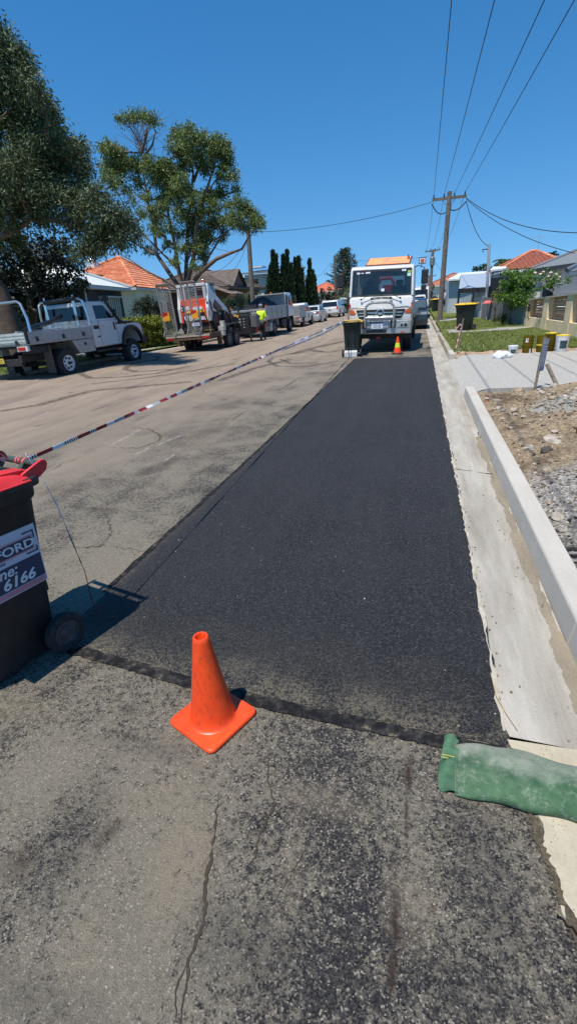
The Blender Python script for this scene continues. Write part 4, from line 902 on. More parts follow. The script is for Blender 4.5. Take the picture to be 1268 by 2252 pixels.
for s in (-1,1):
    b=B(); b.pry([(s*.98,1.36),(s*.85,1.34),(s*.78,1.23),(s*.83,1.19),(s*.99,1.20)],-.03,.04); b.build('indicator',ORL,r,bevel=.012)
    b=B(); b.pry([(s*1.0,1.56),(s*.96,1.5),(s*.97,1.38),(s*1.03,1.36)],.0,.10); b.build('side_lamp',REDL if s<0 else m('amber_lens',(.5,.08,.02,1),.3),r)
# bumper
b=B(); b.loft([[(-1.02,.02,z),(-1.0,-.13,z),(-.9,-.17,z),(.9,-.17,z),(1.0,-.13,z),(1.02,.02,z),(1.02,.35,z),(-1.02,.35,z)] for z in (.60,.62,.98,1.0)]); bp=b.build('bumper',m('brushed_bumper',(.52,.51,.48,1),.36,metal=.6,var=.12,scale=5,dirt=.15),r,bevel=.015)
b=B(); b.bx(-.40,.24,-.19,-.165,.635,.735); b.build('air_slot',BLACKP,bp)
b=B(); b.bx(-.44,.30,-.20,-.165,.78,.995); b.build('plate_mount',m('mount_silver',(.45,.46,.48,1),.35,metal=.5,var=.1),bp,bevel=.01)
text('RHINO',.10,BLACKINK,bp,frame((-.30,-.203,.905),(1,0,0),(0,0,1)),bold=.003,sx=1.35)
for s in (-1,1):
    b=B(); b.pry([(s*.93,.935),(s*.70,.925),(s*.60,.85),(s*.57,.79),(s*.80,.785),(s*.93,.80)],-.185,-.15); h=b.build('headlight',HEADL,r,bevel=.01)
    b=B(); b.lathe([(.05,-.195),(.052,-.18)],o=(s*.84,0,.86),axis='y',n=18); b.lathe([(.038,-.195),(.04,-.18)],o=(s*.72,0,.855),axis='y',n=16); b.build('lamp_lens',BLACKP,h)
    b=B(); b.bx(s*.75-.07,s*.75+.07,-.18,-.165,.63,.66); b.build('reflector',ORL,bp)
plate(r,'XO10JI',-.06,-.215,.845,.37,.155,PLW,PLB)
# bull bar
b=B()
b.tube([(-.44,-.24,.80),(-.46,-.26,1.30),(-.42,-.25,1.44),(-.32,-.245,1.52),(-.2,-.24,1.545),(.24,-.24,1.545),(.36,-.245,1.52),(.44,-.25,1.44),(.47,-.26,1.30),(.45,-.24,.80)],.04,10)
b.tube([(-.44,-.25,1.09),(.45,-.25,1.09)],.038,10)
for s in (-1,1):
    b.tube([(s*.46,-.25,1.395),(s*.85,-.22,1.40),(s*.97,-.18,1.36),(s*1.01,-.12,1.26),(s*1.01,-.08,1.0)],.03,10)
b.build('bull_bar',m('bull_bar_alloy',(.5,.49,.47,1),.3,metal=.75,var=.1,dirt=.1),r,smooth=True)
b=B(); b.bx(-.55,-.39,-.23,-.15,.78,1.0); b.bx(.36,.52,-.23,-.15,.78,1.0); b.build('bar_bracket',BLACKP,r,bevel=.01)
# mirrors
for s in (-1,1):
    b=B(); b.bx(s*1.33-.105,s*1.33+.105,.10,.19,2.03,2.45); mr=b.build('mirror',BLACKP,r,bevel=.03)
    b=B(); b.bx(s*1.31-.075,s*1.31+.085,.10,.2,1.80,2.02); b.build('mirror',BLACKP,r,bevel=.03)
    b=B(); b.tube([(s*.98,.3,2.52),(s*1.12,.2,2.56),(s*1.3,.15,2.5),(s*1.32,.15,1.78),(s*1.04,.3,1.7)],.014,6); b.build('mirror_arm',BLACKP,r)
b=B(); b.tube([(1.2,.2,2.5),(1.22,.2,2.66)],.012,6); b.mi=0; b.bx(1.12,1.33,.19,.21,2.60,2.78); b.mi=1; b.bx(1.14,1.31,.182,.19,2.62,2.76); b.mi=2; b.bx(1.17,1.28,.176,.182,2.64,2.70); b.bx(1.17,1.28,.176,.182,2.715,2.735); b.build('marker_board',[BLACKP,WHITESIGN,ORL],r)
b=B(); b.mi=0; b.bx(-.62,-.42,2.3,2.36,2.66,2.76); b.bx(-.53,-.51,2.3,2.34,2.5,2.66); b.mi=1; b.bx(-.60,-.44,2.29,2.3,2.675,2.745); b.build('marker_board',[m('dull_pink_frame',(.35,.16,.16,1),.5),m('pale_pink',(.55,.4,.42,1),.5)],r)
# roof board
Mb=Matrix.Translation((.1,.75,2.66))@Matrix.Rotation(math.radians(-50),4,'X')
b=B(); b.mi=0; b.loft([[Mb@Vector((x,.0,z)) for x,z in ((-.70,0),(.74,0),(.79,.36),(-.60,.36))],[Mb@Vector((x,.04,z)) for x,z in ((-.70,0),(.74,0),(.79,.36),(-.60,.36))]]); b.mi=1; b.loft([[Mb@Vector((x,-.006,z)) for x,z in ((-.665,.035),(.70,.035),(.74,.345),(-.575,.345))],[Mb@Vector((x,-.001,z)) for x,z in ((-.665,.035),(.70,.035),(.74,.345),(-.575,.345))]])
rb=b.build('roof_board',[m('board_dark_edge',(.08,.02,.015,1),.5),m('board_orange',(.88,.30,.11,1),.5,var=.06)],r)
b=B()
for P in ([(-.2,.09),(-.12,.2),(-.06,.12),(.0,.24),(.08,.17)],[(-.06,.28),(.0,.22),(.06,.31),(.12,.3)],[(.05,.1),(.2,.13),(.42,.09)],[(-.1,.06),(-.03,.23)],[(-.02,.29),(.05,.24),(.04,.17)]):
    b.tube([Mb@Vector((x,-.009,z)) for x,z in P],.006,4)
b.build('faded_emblem',m('faded_violet',(.42,.33,.45,1),.6,var=0),rb)
b=B(); b.bx(-.55,-.45,.9,1.3,2.60,2.75); b.bx(.5,.6,.9,1.3,2.60,2.75); b.tube([(.78,.9,2.62),(.80,.9,2.85),(.76,.95,2.93)],.014,6); b.tube([(.74,.9,2.62),(.75,.9,2.9)],.014,6); b.build('board_stand',BLACKP,r)
# chassis, deck, crane
boxpart(r,'chassis',CHASSIS,[(-.45,-.3,.1,7.6,.5,.75),(.3,.45,.1,7.6,.5,.75),(-.98,.98,.32,.5,.42,.62),(-.85,.85,1.3,1.5,.35,.5),(-.95,-.5,2.2,3.6,.4,.9),(.5,.95,2.2,3.6,.4,.9)],bevel=.01)
boxpart(r,'deck',WHITEOLD,[(-1.05,1.05,2.3,7.8,.98,1.12),(-1.05,-1.01,2.3,7.8,1.12,1.5),(1.01,1.05,2.3,7.8,1.12,1.5),(-1.05,1.05,7.75,7.8,1.12,1.5)],bevel=.01)
b=B()
for k in range(8): b.bx(1.051,1.056,2.6+.62*k,2.85+.62*k,1.0,1.09)
b.build('reflective_strip',REDL,r)
b=B(); b.bx(-.15,.15,2.5,2.9,1.12,2.1); b.tube([(-.3,2.6,2.15),(-.25,2.6,2.3),(.1,2.6,2.32),(.22,2.6,2.2),(.2,2.6,1.9)],.06,8); b.bx(-.4,.5,2.55,2.6,1.9,1.93); b.build('loading_crane',m('crane_red',(.5,.03,.02,1),.4,var=.15),r,bevel=.01)
for s in (-1,1):
    for y in (1.05,5.9): wheel(r,s*.87,y,.47,.28,side=s,rim=.56,mat=GALV,style='slots' if y<2 else 'plain')
    b=B(); b.prx([(.42,.62)]+[(1.05-.62*math.cos(pi*k/10),.55+.62*math.sin(pi*k/10)) for k in range(1,10)]+[(1.68,.62),(1.60,.60)]+[(1.05+.54*math.cos(pi*k/10),.5+.54*math.sin(pi*k/10)) for k in range(1,10)]+[(.50,.60)],s*1.02-.02,s*1.02+.02); b.build('mudguard',BLACKP,r)
b=B(); b.bx(-.08,.04,-.05,.05,.44,.50); b.build('tow_hook',REDL,r)

# ---------------------------------------------------------------- tray ute (rear three-quarter view)
xc=-11.75
r=thing('tray_ute','white single-cab ute with aluminium tray, ladder racks and snorkel beside the big tree','ute',(xc,13.75,roadz(xc)),math.radians(-3.4),scale=1.13); r.rotation_euler.y=CAM_ROLL
b=B(); W=1.72
pf=[(1.30,.78),(1.30,1.42),(1.36,1.46),(2.45,1.46),(2.62,1.40),(3.25,1.36),(3.72,1.30),(3.86,1.22),(3.90,.92),(3.86,.72)]+[(y,z) for y,z in reversed(arch(3.18,.50,.70))]+[(1.34,.70)]
lower(r,pf,W,WHITEP,bevel=.035)
glasshouse(r,[(1.32,1.44),(1.36,1.95),(1.45,2.0),(2.1,2.0),(2.24,1.95),(2.60,1.44)],1.44,1.68,.16,WHITEP,ends=[('rear_window',(1.323,1.50),(1.356,1.88)),('windscreen',(2.58,1.47),(2.27,1.92))],sides=[[(1.60,1.50),(1.63,1.88),(2.12,1.88),(2.42,1.50)]],inset=.1)
b=B(); b.prx([(2.5,1.44),(2.60,1.47),(3.3,1.395),(3.78,1.31),(3.76,1.28),(2.5,1.38)],-.70,.70); b.build('bonnet',WHITEP,r,bevel=.02)
for s in (-1,1):
    b=B(); b.prx([(y,z) for y,z in arch(3.18,.585,.66,12)]+[(y,z) for y,z in reversed(arch(3.18,.485,.66,12))],s*.86-.01,s*.86+.09 if s>0 else s*.86-.09); b.build('wheel_flare',BLACKP,r,bevel=.01)
b=B(); b.face(*[(s_,y,z) for s_,y,z in ((.866,2.42,1.30),(.866,2.55,1.30),(.866,3.62,1.31),(.866,3.3,1.365),(.866,2.62,1.40))]); b.build('dark_panel',BLACKP,r)
for s in (-1,1):
    b=B(); b.bx(s*.93-.06,s*.93+.06,2.38,2.44,1.53,1.75); b.bx(s*.86-.02,s*.86+.02,2.38,2.42,1.5,1.56); b.build('mirror',BLACKP,r,bevel=.02)
b=B(); b.tube([(.84,3.0,1.32),(.87,2.72,1.38),(.87,2.55,1.52),(.80,2.30,1.95),(.80,2.29,2.02)],[.05,.05,.045,.04,.04],10); b.bx(.74,.87,2.22,2.36,2.0,2.17); b.build('snorkel',BLACKP,r,bevel=.01)
b=B(); b.bx(.862,.868,1.37,1.60,1.22,1.32); b.bx(.862,.880,1.48,1.58,.98,1.02); b.bx(.862,.868,2.33,2.41,1.15,1.38); b.build('door_trim',BLACKP,r)
b=B(); 
for y in (1.62,2.48): b.bx(.8595,.8635,y-.005,y+.005,.78,1.44)
b.build('door_gap',CRK,r)
b=B(); b.bx(.860,.866,2.85,2.95,1.16,1.19); b.bx(.860,.866,1.7,1.86,1.28,1.31); b.build('badge',CHROME,r)
b=B(); b.bx(-.86,.86,3.86,4.06,.62,.86); b.tube([(-.6,4.02,.86),(-.6,4.04,1.15),(.6,4.04,1.15),(.6,4.02,.86)],.035,8); b.build('bull_bar',BLACKP,r,bevel=.02)
for s in (-1,1): b=B(); b.bx(s*.7-.13,s*.7+.13,3.86,3.93,1.02,1.2); b.build('headlight',HEADL,r,bevel=.02)
# tray
tr=boxpart(r,'tray',ALU,[(-.9,.9,-1.28,1.24,1.0,1.05)],bevel=.005)
b=B()
for s in (-1,1):
    b.bx(s*.90-.014,s*.90+.014,-1.27,1.22,1.05,1.31)
    for z in (1.10,1.17,1.24): b.bx(s*.90-.018,s*.90+.018,-1.27,1.22,z,z+.012)
b.build('side_gate',ALU,r,bevel=.004)
b=B(); b.bx(-.90,.90,-1.30,-1.27,1.05,1.31)
for z in (1.08,1.16,1.24): b.bx(-.9,.9,-1.308,-1.28,z,z+.035)
b.build('tailgate',m('pale_alloy',(.55,.57,.52,1),.4,metal=.4,var=.12,dirt=.15),r,bevel=.004)
b=B()
for y in (-.98,-.02,.80): b.bx(.914,.94,y-.04,y+.04,1.07,1.16); b.bx(.914,.93,y-.03,y+.03,1.16,1.19); b.bx(-.94,-.914,y-.04,y+.04,1.07,1.16)
for x in (-.55,.55): b.bx(x-.04,x+.04,-1.335,-1.305,1.02,1.13)
b.build('latch',BLACKP,r,bevel=.005)
b=B(); b.bx(.86,.915,-1.32,-1.25,1.02,1.36); b.bx(-.915,-.86,-1.32,-1.25,1.02,1.36); b.build('corner_post',BLACKP,r)
b=B(); b.pry([(-.9,1.05),(.9,1.05),(.9,1.34),(.78,1.50),(-.78,1.50),(-.9,1.34)],1.19,1.22); b.build('headboard',ALU,r,bevel=.01)
b=B()
b.tube([(.88,-1.1,1.3),(.86,-1.07,1.62),(.72,-1.02,1.98),(.62,-1.01,2.04),(-.62,-1.01,2.04),(-.72,-1.02,1.98),(-.86,-1.07,1.62),(-.88,-1.1,1.3)],.034,10)
b.tube([(.86,1.24,1.05),(.86,1.22,1.70),(.80,1.20,2.02),(.70,1.20,2.08),(-.70,1.20,2.08),(-.80,1.20,2.02),(-.86,1.22,1.70),(-.86,1.24,1.05)],.034,10)
for x in (-.55,.5): b.bar((x,1.18,1.34),(x,1.18,2.06),.09,.03); b.tube([(x,1.2,2.08),(x,1.2,2.2)],.02,6)
b.build('ladder_rack',m('polished_tube',(.62,.66,.72,1),.22,metal=.85,var=.08),r,smooth=True)
b=B(); b.tube([(-.5,1.12,2.06),(.62,1.12,2.10)],.06,8); b.build('rack_padding',BLACKP,r)
for s in (-1,1):
    b=B(); b.bx(s*.86-.03,s*.86+.03,-1.36,-1.28,.86,.985); b.bx(s*.70-.15,s*.70+.15,-1.35,-1.28,.86,.985); q=b.build('tail_light_frame',WHITEP,r); b=B(); b.bx(s*.70-.12,s*.70+.12,-1.362,-1.34,.885,.965); b.build('tail_light',REDL,q)
plate(r,'DU12CC',-.25,-1.30,.66,.37,.13,PLY,BLACKINK)
boxpart(r,'chassis',CHASSIS,[(-.5,-.4,-1.25,3.9,.58,.76),(.4,.5,-1.25,3.9,.58,.76),(-.8,.8,-.06,.06,.38,.5),(-.75,.75,3.1,3.25,.38,.5),(-.45,.45,-1.24,-1.12,.5,.68),(-.85,.85,-1.2,-1.1,.93,1.0),(-.85,.85,-.3,-.2,.93,1.0),(-.85,.85,.9,1.0,.93,1.0),(.45,.8,-1.15,-.6,.78,.95)],bevel=.01)
b=B(); b.prx([(.52,.62),(1.22,.62),(1.22,.985),(.30,.985)],.55,.885); b.prx([(.52,.62),(1.22,.62),(1.22,.985),(.30,.985)],-.885,-.55); tb=b.build('under_tray_box',ALU,r,bevel=.008)
b=B(); b.bx(.886,.90,.78,.86,.82,.90); b.build('box_latch',BLACKP,tb)
for s in (-1,1): b=B(); b.bx(s*.72-.13,s*.72+.13,-.56,-.545,.22,.95); b.build('mudflap',m('dusty_mudflap',(.11,.095,.075,1),.8,var=.4,scale=12),r)
boxpart(r,'side_step',BLACKP,[(.72,.84,1.35,2.6,.55,.62),(-.84,-.72,1.35,2.6,.55,.62)],bevel=.02)
for s in (-1,1):
    for y in (0,3.18): wheel(r,s*.75,y,.41,.27,side=s,rim=.52,mat=WHITESIGN,style='slots')
UTE=r
# load in the tray
R3=r.matrix_world
def inr(root,p):
    bpy.context.view_layer.update(); return root.matrix_world@Vector(p)
b=B(); b.tube([inr(UTE,(.55,-.95,1.36)),inr(UTE,(.30,.3,1.52)),inr(UTE,(.05,1.05,1.68))],.075,8); b.tube([inr(UTE,(.45,-.9,1.36)),inr(UTE,(.05,1.0,1.6))],.05,8); tag(b.build('rolled_cover',m('black_sheeting',(.012,.014,.02,1),.35,var=.3)),'black rolled sheeting lying across the tray of the white ute','rolled sheet')
b=B(); 
for k in range(4): b.bar(inr(UTE,(-.55+.13*k,-1.0,1.12+.02*k)),inr(UTE,(-.5+.14*k,1.0,1.16+.02*k)),.1,.05)
b.bar(inr(UTE,(.2,-.9,1.33)),inr(UTE,(.6,.4,1.34)),.16,.03)
tag(b.build('planks',m('pale_blue_board',(.35,.42,.45,1),.6,var=.2)),'pale boards lying in the tray of the white ute','boards')

# ---------------------------------------------------------------- plant trailer
xc=-9.42
r=thing('plant_trailer','low steel trailer with two upright mesh ramps carrying the small loader','trailer',(xc,19.75,roadz(xc)),math.radians(1.0)); r.rotation_euler.y=CAM_ROLL
TRL=r
boxpart(r,'deck',m('worn_deck',(.12,.09,.07,1),.8,var=.45,scale=9),[(-.92,.92,.05,4.0,.72,.78)],bevel=.005)
boxpart(r,'frame',RUST,[(-1.0,-.92,.0,4.2,.6,.8),(.92,1.0,.0,4.2,.6,.8),(-1.0,1.0,-.06,.03,.58,.78),(-1.0,1.0,3.9,4.0,.6,.78),(-.5,-.4,.1,4.0,.5,.7),(.4,.5,.1,4.0,.5,.7),(-1.0,1.0,.6,.7,.6,.7)],bevel=.005)
boxpart(r,'rear_edge',m('pale_worn_edge',(.40,.34,.27,1),.6,var=.3,scale=12),[(-1.0,1.0,-.075,-.06,.70,.775)])
b=B(); 
for s in (-1,1): b.bar((s*.3,4.1,.66),(0,5.6,.62),.08,.1)
b.bx(-.06,.06,5.5,5.8,.58,.68); b.build('drawbar',CHASSIS,r)
MESHM=m('pale_ramp_steel',(.43,.38,.32,1),.55,metal=.3,var=.25,scale=15,dirt=.3)
for x0,x1 in ((-1.0,-.44),(.08,.68)):
    b=B(); b.mi=1
    zt,zb=2.78,.78
    for x in (x0,x1): b.bar((x,-.02,zb+.25),(x-.0,-.13,zt),.05,.06); 
    b.bar(((x0+x1)/2+.02,-.02,zb+.1),((x0+x1)/2-.02,-.13,zt),.045,.04)
    b.bar((x0,-.13,zt),(x1,-.13,zt),.06,.06); b.bar((x0,-.02,zb+.04),(x1,-.02,zb+.04),.05,.05)
    b.bar((x0,-.02,zb+.25),(x0-.08,-.06,zb),.05,.05); b.bar((x1,-.02,zb+.25),(x1-.10,-.1,zb),.05,.05)
    b.mi=0
    z=zb+.06; k=0
    while z<zt-.02:       # expanded-metal lattice
        n_=6
        for i in range(n_):
            xa=x0+(x1-x0)*i/n_; xb=x0+(x1-x0)*(i+1)/n_; yy=-.02-.11*(z-zb)/2.0
            zz=.022 if (k+i)%2 else -.022
            b.bar((xa,yy,z-zz),(xb,yy,z+zz),.012,.012)
        z+=.044; k+=1
    b.mi=2; b.bx(x0,x1,-.18,-.11,zt-.09,zt-.005)
    b.build('ramp',[MESHM,m('ramp_frame_steel',(.36,.35,.34,1),.45,metal=.5,var=.3,scale=12,dirt=.3),RUST],r)
for x0,x1 in ((-.93,-.62),(.36,.66)):
    b=B(); b.mi=0; b.bx(x0,x1,-.17,-.155,1.40,1.72); b.mi=1; b.face((x0,-.172,1.55),(x1-.06,-.172,1.62),(x1-.06,-.172,1.72),(x0,-.172,1.72)); b.build('warning_panel',[AMBER,REDL],r)
b=B(); b.tube([(.98,.15,.78),(.82,.5,1.2),(.7,1.0,1.8)],.022,6); b.tube([(1.0,.55,.75),(.72,.15,1.7)],.03,6); b.build('ramp_strut',RUST,r)
b=B(); b.bx(.66,.96,-.07,-.05,.62,.74); b.bx(-.96,-.66,-.07,-.05,.62,.74); b.build('tail_light',REDL,r)
b=B()
for s in (-1,1):
    b.prx([(1.45,.62),(1.45,.80),(1.62,1.0),(1.85,1.06),(3.45,1.06),(3.70,.96),(3.84,.62),(3.78,.62),(3.66,.90),(3.42,1.0),(1.88,1.0),(1.68,.95),(1.51,.78),(1.51,.62)],s*.98-.14 if s<0 else .84,s*.98+.14 if s>0 else -.84)
b.build('mudguard',m('charcoal_guard',(.045,.042,.042,1),.5,var=.2,dirt=.2),r,bevel=.01)
b=B(); b.bx(.86,1.13,1.30,1.62,.80,1.0); b.bx(.86,1.13,1.26,1.50,.60,.78); b.bx(.9,1.08,1.5,1.7,1.0,1.2); b.build('guard_step',m('pale_guard_step',(.5,.5,.47,1),.4,metal=.3,var=.1),r,bevel=.008)
b=B(); b.bx(.84,1.08,1.12,1.14,.28,.62); b.bx(-1.08,-.84,1.12,1.14,.28,.62); b.build('mudflap',RUST,r)
for s in (-1,1):
    for y in (2.12,3.12): wheel(r,s*.98,y,.42,.22,side=s,rim=.5,mat=STEEL,style='slots')
plate(r,'TA87DM',.52,-.20,1.17,.33,.12,PLW,PLB)
# ---------------------------------------------------------------- skid steer loader on the trailer
p=Vector((-9.44,20.75,roadz(-9.44)+.80))
r=thing('skid_steer_loader','red and white skid steer loader with a cat-head decal standing on the trailer','loader',p,math.radians(-1.0)); r.rotation_euler.y=CAM_ROLL
SKW=m('loader_white',(.62,.63,.64,1),.35,var=.08,coat=.3,dirt=.12)
boxpart(r,'engine_door',ORANGEP,[(-.62,.60,-.12,.35,.42,1.02),(-.60,.58,-.02,.5,1.02,1.36)],bevel=.03)
boxpart(r,'tailpipe_frame',CHASSIS,[(-.60,.60,-.05,.3,.10,.42),(-.6,.6,.3,2.0,.12,.7)],bevel=.02)
b=B(); b.mi=0; b.bx(-.52,.50,-.135,-.115,.46,.78); b.mi=1
b.bx(-.56,-.40,-.135,-.115,.90,1.14)
b.build('black_panel',[BLACKP,NAVY],r,bevel=.004)
b=B(); b.bx(-.40,.52,-.138,-.116,.825,.905); b.build('yellow_stripe',m('hi_vis_yellow',(.85,.62,.02,1),.5),r)
b=B(); P=[(-.46,.74),(-.42,.70),(-.32,.70),(-.28,.74),(-.275,.64),(-.30,.58),(-.33,.55),(-.345,.51),(-.395,.51),(-.41,.55),(-.44,.58),(-.465,.64)]; b.pry(P,-.145,-.136); b.mi=1
for x in (-.41,-.33): b.pry([(x-.022,.635),(x+.022,.648 if x<-.37 else .635),(x+.018,.62),(x-.018,.62)],-.149,-.1455)
b.pry([(-.385,.56),(-.355,.56),(-.37,.54)],-.149,-.1455)
b.build('cat_decal',[WHITESIGN,BLACKP],r)
text('Bobcat',.27,WHITESIGN,r,frame((-.24,-.14,.53),(1,0,0),(0,0,1)),bold=.008,extr=.003,sx=1.05)
b=B(); b.bx(-.36,-.16,-.137,-.116,.95,1.10); b.bx(-.54,-.48,-.14,-.13,.93,.98); b.bx(-.54,-.48,-.14,-.13,1.03,1.08); b.bx(.0,.45,-.137,-.116,.93,1.05); b.build('spec_label',WHITESIGN,r)
# cab cage
b=B()
for s in (-1,1):
    b.bar((s*.58,.05,1.3),(s*.60,-.02,1.92),.13,.11); b.bar((s*.5,.3,1.3),(s*.5,.3,1.92),.06,.06); b.bar((s*.44,1.55,.8),(s*.44,1.35,1.92),.07,.07)
b.bx(-.66,.66,-.08,.06,1.84,1.95); b.build('rear_post',SKW,r,bevel=.015)
boxpart(r,'cab',m('cab_grey',(.09,.095,.1,1),.5,var=.15),[(-.47,.47,.25,1.5,1.88,1.98),(-.47,-.43,.25,1.5,.7,1.3),(.43,.47,.25,1.5,.7,1.3),(-.4,.4,.4,.5,.9,1.7)],bevel=.02)
b=B()
for s in (-1,1): b.face((s*.475,.42,1.30),(s*.475,1.45,1.0),(s*.475,1.32,1.86),(s*.475,.42,1.86))
b.build('side_window',GLASSB,r)
b=B(); b.mi=0
for s in (-1,1):
    x0,x1=(s*.66-.07,s*.66+.07)
    b.prx([(-.10,.45),(-.12,1.0),(.02,1.45),(.12,1.92),(.30,1.90),(.35,1.72),(1.95,.92),(2.15,.72),(2.18,.35),(2.0,.30),(1.92,.62),(1.55,.82),(.55,1.2),(.40,1.1),(.42,.45)],x0,x1)
b.build('lift_arm',SKW,r,bevel=.02)
b=B()
for s in (-1,1): b.prx([(.62,1.30),(1.30,.98),(1.32,.90),(.9,.98),(.55,1.15)],s*.74-.004,s*.74+.004); b.prx([(.02,1.3),(.2,1.2),(.32,.6),(.10,.9)],s*.74-.004,s*.74+.004)
b.build('arm_decal',m('decal_dark_red',(.10,.02,.02,1),.4,var=.4,scale=12),r)
b=B(); b.tube([(.68,.25,1.0),(.68,1.0,.66)],.05,8); b.tube([(.68,1.0,.66),(.68,1.7,.72)],.03,8); b.build('hydraulic_ram',CHROME,r,smooth=True)
b=B(); b.lathe([(.05,-.14),(.05,-.09)],o=(.66,0,1.3),axis='y',n=14); b.build('rear_lamp',HEADL,r)
b=B(); b.lathe([(.05,1.95),(.05,2.06),(.03,2.09),(.001,2.09)],o=(.60,.0,0),n=14); b.build('beacon',ORL,r,smooth=True)
for s in (-1,1):
    for y in (.52,1.62):
        t=wheel(r,s*.70,y,.40,.26,side=s,rim=.62,mat=m('dark_red_rim',(.16,.03,.025,1),.5,var=.2),style='plain')
boxpart(r,'bucket',CHASSIS,[(-.85,.85,2.2,2.3,.05,.65),(-.85,.85,2.3,2.85,.05,.1),(-.85,-.8,2.2,2.8,.05,.5),(.8,.85,2.2,2.8,.05,.5)],bevel=.01)
# ---------------------------------------------------------------- black power unit at the drawbar
p=Vector((-8.62,24.45,roadz(-8.6)))
r=thing('power_pack','black boxy machine with gauges and amber tags standing between trailer and tip truck','machine',p,0,scale=1)
boxpart(r,'housing',BLACKP,[(-.45,.42,-.25,.7,.42,1.36),(-.3,.3,-.1,.5,1.36,1.46)],bevel=.03)
b=B()
for k in range(4): b.bx(-.1,0,-.27,-.25,.72+.13*k,.79+.13*k); b.bx(.12,.2,-.27,-.25,.75+.13*k,.79+.13*k)
b.build('gauge',GALV,r)
b=B(); b.bx(-.34,-.1,-.275,-.255,1.22,1.36); b.bx(-.44,-.16,-.275,-.255,.60,.74); b.build('amber_tag',AMBER,r)
b=B(); b.tube([(-.15,.0,1.4),(-.2,0,1.62),(-.1,0,1.7)],.05,8); b.build('exhaust',CHASSIS,r); 
b=B(); b.tube([(.35,-.2,.5),(.5,-.25,.25),(.45,-.2,.04)],.025,6); b.tube([(-.3,-.2,.42),(-.32,-.2,.0)],.03,6); b.tube([(.2,.5,.42),(.2,.5,.0)],.03,6); b.bx(-.4,.45,-.2,-.1,.34,.44); b.bx(.0,.9,.1,.2,.25,.33); b.build('stand_leg',CHASSIS,r)
b=B(); b.bx(.42,.75,-.1,.5,.75,1.3); b.tube([(.5,0,1.3),(.7,.1,1.36),(.8,.4,1.2)],.04,6); b.build('side_unit',m('dull_grey_unit',(.11,.11,.11,1),.5,var=.35,scale=12),r,bevel=.03)
# ---------------------------------------------------------------- tip truck
xc=-9.05
r=thing('tipper_truck','white tip truck heaped with dark asphalt, seen from behind by the worker','truck',(xc,26.9,roadz(xc)),math.radians(.5)); r.rotation_euler.y=CAM_ROLL; TIP=r
TG=m('tipper_grey',(.40,.41,.41,1),.45,metal=.2,var=.12,dirt=.3)
b=B(); b.bx(-.98,.98,.05,4.6,.95,1.02)
for s in (-1,1): 
    b.bx(s*.98-.02,s*.98+.02,.05,4.6,.98,1.64)
    for y in (.1,1.2,2.3,3.4,4.52): b.bx(s*.98-.05,s*.98+.05,y-.04,y+.04,.98,1.62)
    b.bx(s*.98-.05,s*.98+.05,.05,4.6,1.58,1.66); b.bx(s*.98-.05,s*.98+.05,.05,4.6,1.38,1.42)
b.bx(-.98,.98,4.56,4.6,1.0,2.05); b.build('tipping_body',TG,r,bevel=.008)
b=B(); b.bx(-.94,.94,-.02,.03,.93,1.52)
for x in (-.9,-.3,.3,.9): b.bx(x-.04,x+.04,-.05,-.02,.93,1.5)
b.bx(-.98,.98,-.05,-.02,1.47,1.55); b.build('tailgate',TG,r,bevel=.006)
b=B(); b.bx(-1.03,-.97,-.07,.0,1.60,1.76); b.bx(.97,1.03,-.07,.0,1.60,1.72); b.build('corner_pin',ORL,r)
b=B()
for k in range(6): b.bx(1.031,1.036,.5+.68*k,.85+.68*k,1.22,1.26)
b.build('yellow_reflector',LIME,r)
b=B(); b.bx(-.95,.95,4.75,6.75,.95,1.55); b.build('cab',WHITEP,r,bevel=.06,smooth=True)
glasshouse(r,[(4.76,1.5),(4.8,2.28),(5.0,2.36),(6.2,2.36),(6.4,2.28),(6.72,1.5)],1.5,1.9,.06,WHITEP,ends=[('rear_window',(4.762,1.62),(4.792,2.2)),('windscreen',(6.70,1.56),(6.42,2.22))],sides=[[(5.55,1.58),(5.6,2.2),(6.3,2.2),(6.58,1.58)]],name='cab_roof')
b=B(); b.bx(-.97,.97,4.62,4.70,1.0,2.3); b.bx(-.9,.9,4.3,4.75,2.28,2.34); b.build('headboard',TG,r)
boxpart(r,'b_pillar_duct',BLACKP,[(.93,.985,4.78,5.1,.8,2.2)])
boxpart(r,'chassis',CHASSIS,[(-.5,-.35,.1,6.6,.55,.8),(.35,.5,.1,6.6,.55,.8),(-.9,.9,6.5,6.75,.45,.95),(-.6,.6,1.6,1.9,.4,.6),(-.95,-.5,3.4,4.6,.45,.85),(.5,.95,3.4,4.6,.45,.85)],bevel=.01)
b=B()
for s in (-1,1): b.prx([(1.05,.55),(1.15,.9),(1.4,1.02),(2.2,1.02),(2.45,.9),(2.55,.55),(2.48,.55),(2.4,.86),(2.18,.96),(1.42,.96),(1.2,.86),(1.12,.55)],s*.78-.2,s*.78+.2)
b.prx([(.55,.35),(1.1,.35),(1.15,.75),(.75,.78),(.55,.6)],.6,.98); b.build('mudguard',TG,r,bevel=.008)
b=B(); b.bx(.5,.9,-.02,.03,.6,.75); b.bx(-.9,-.5,-.02,.03,.6,.75); b.build('tail_light',REDL,r)
b=B(); b.bx(1.1,1.25,6.35,6.5,1.7,2.15); b.bx(-1.25,-1.1,6.35,6.5,1.7,2.15); b.tube([(.95,6.4,2.1),(1.18,6.42,2.15)],.015,6); b.build('mirror',BLACKP,r,bevel=.02)
b=B(); b.lathe([(.06,2.36),(.06,2.45),(.001,2.47)],o=(-.1,5.2,0),n=12); b.build('beacon',ORL,r)
for s in (-1,1):
    for y in (1.8,5.75): wheel(r,s*.80,y,.45,.30 if y<3 else .24,side=s,rim=.55,mat=STEEL,style='plain')
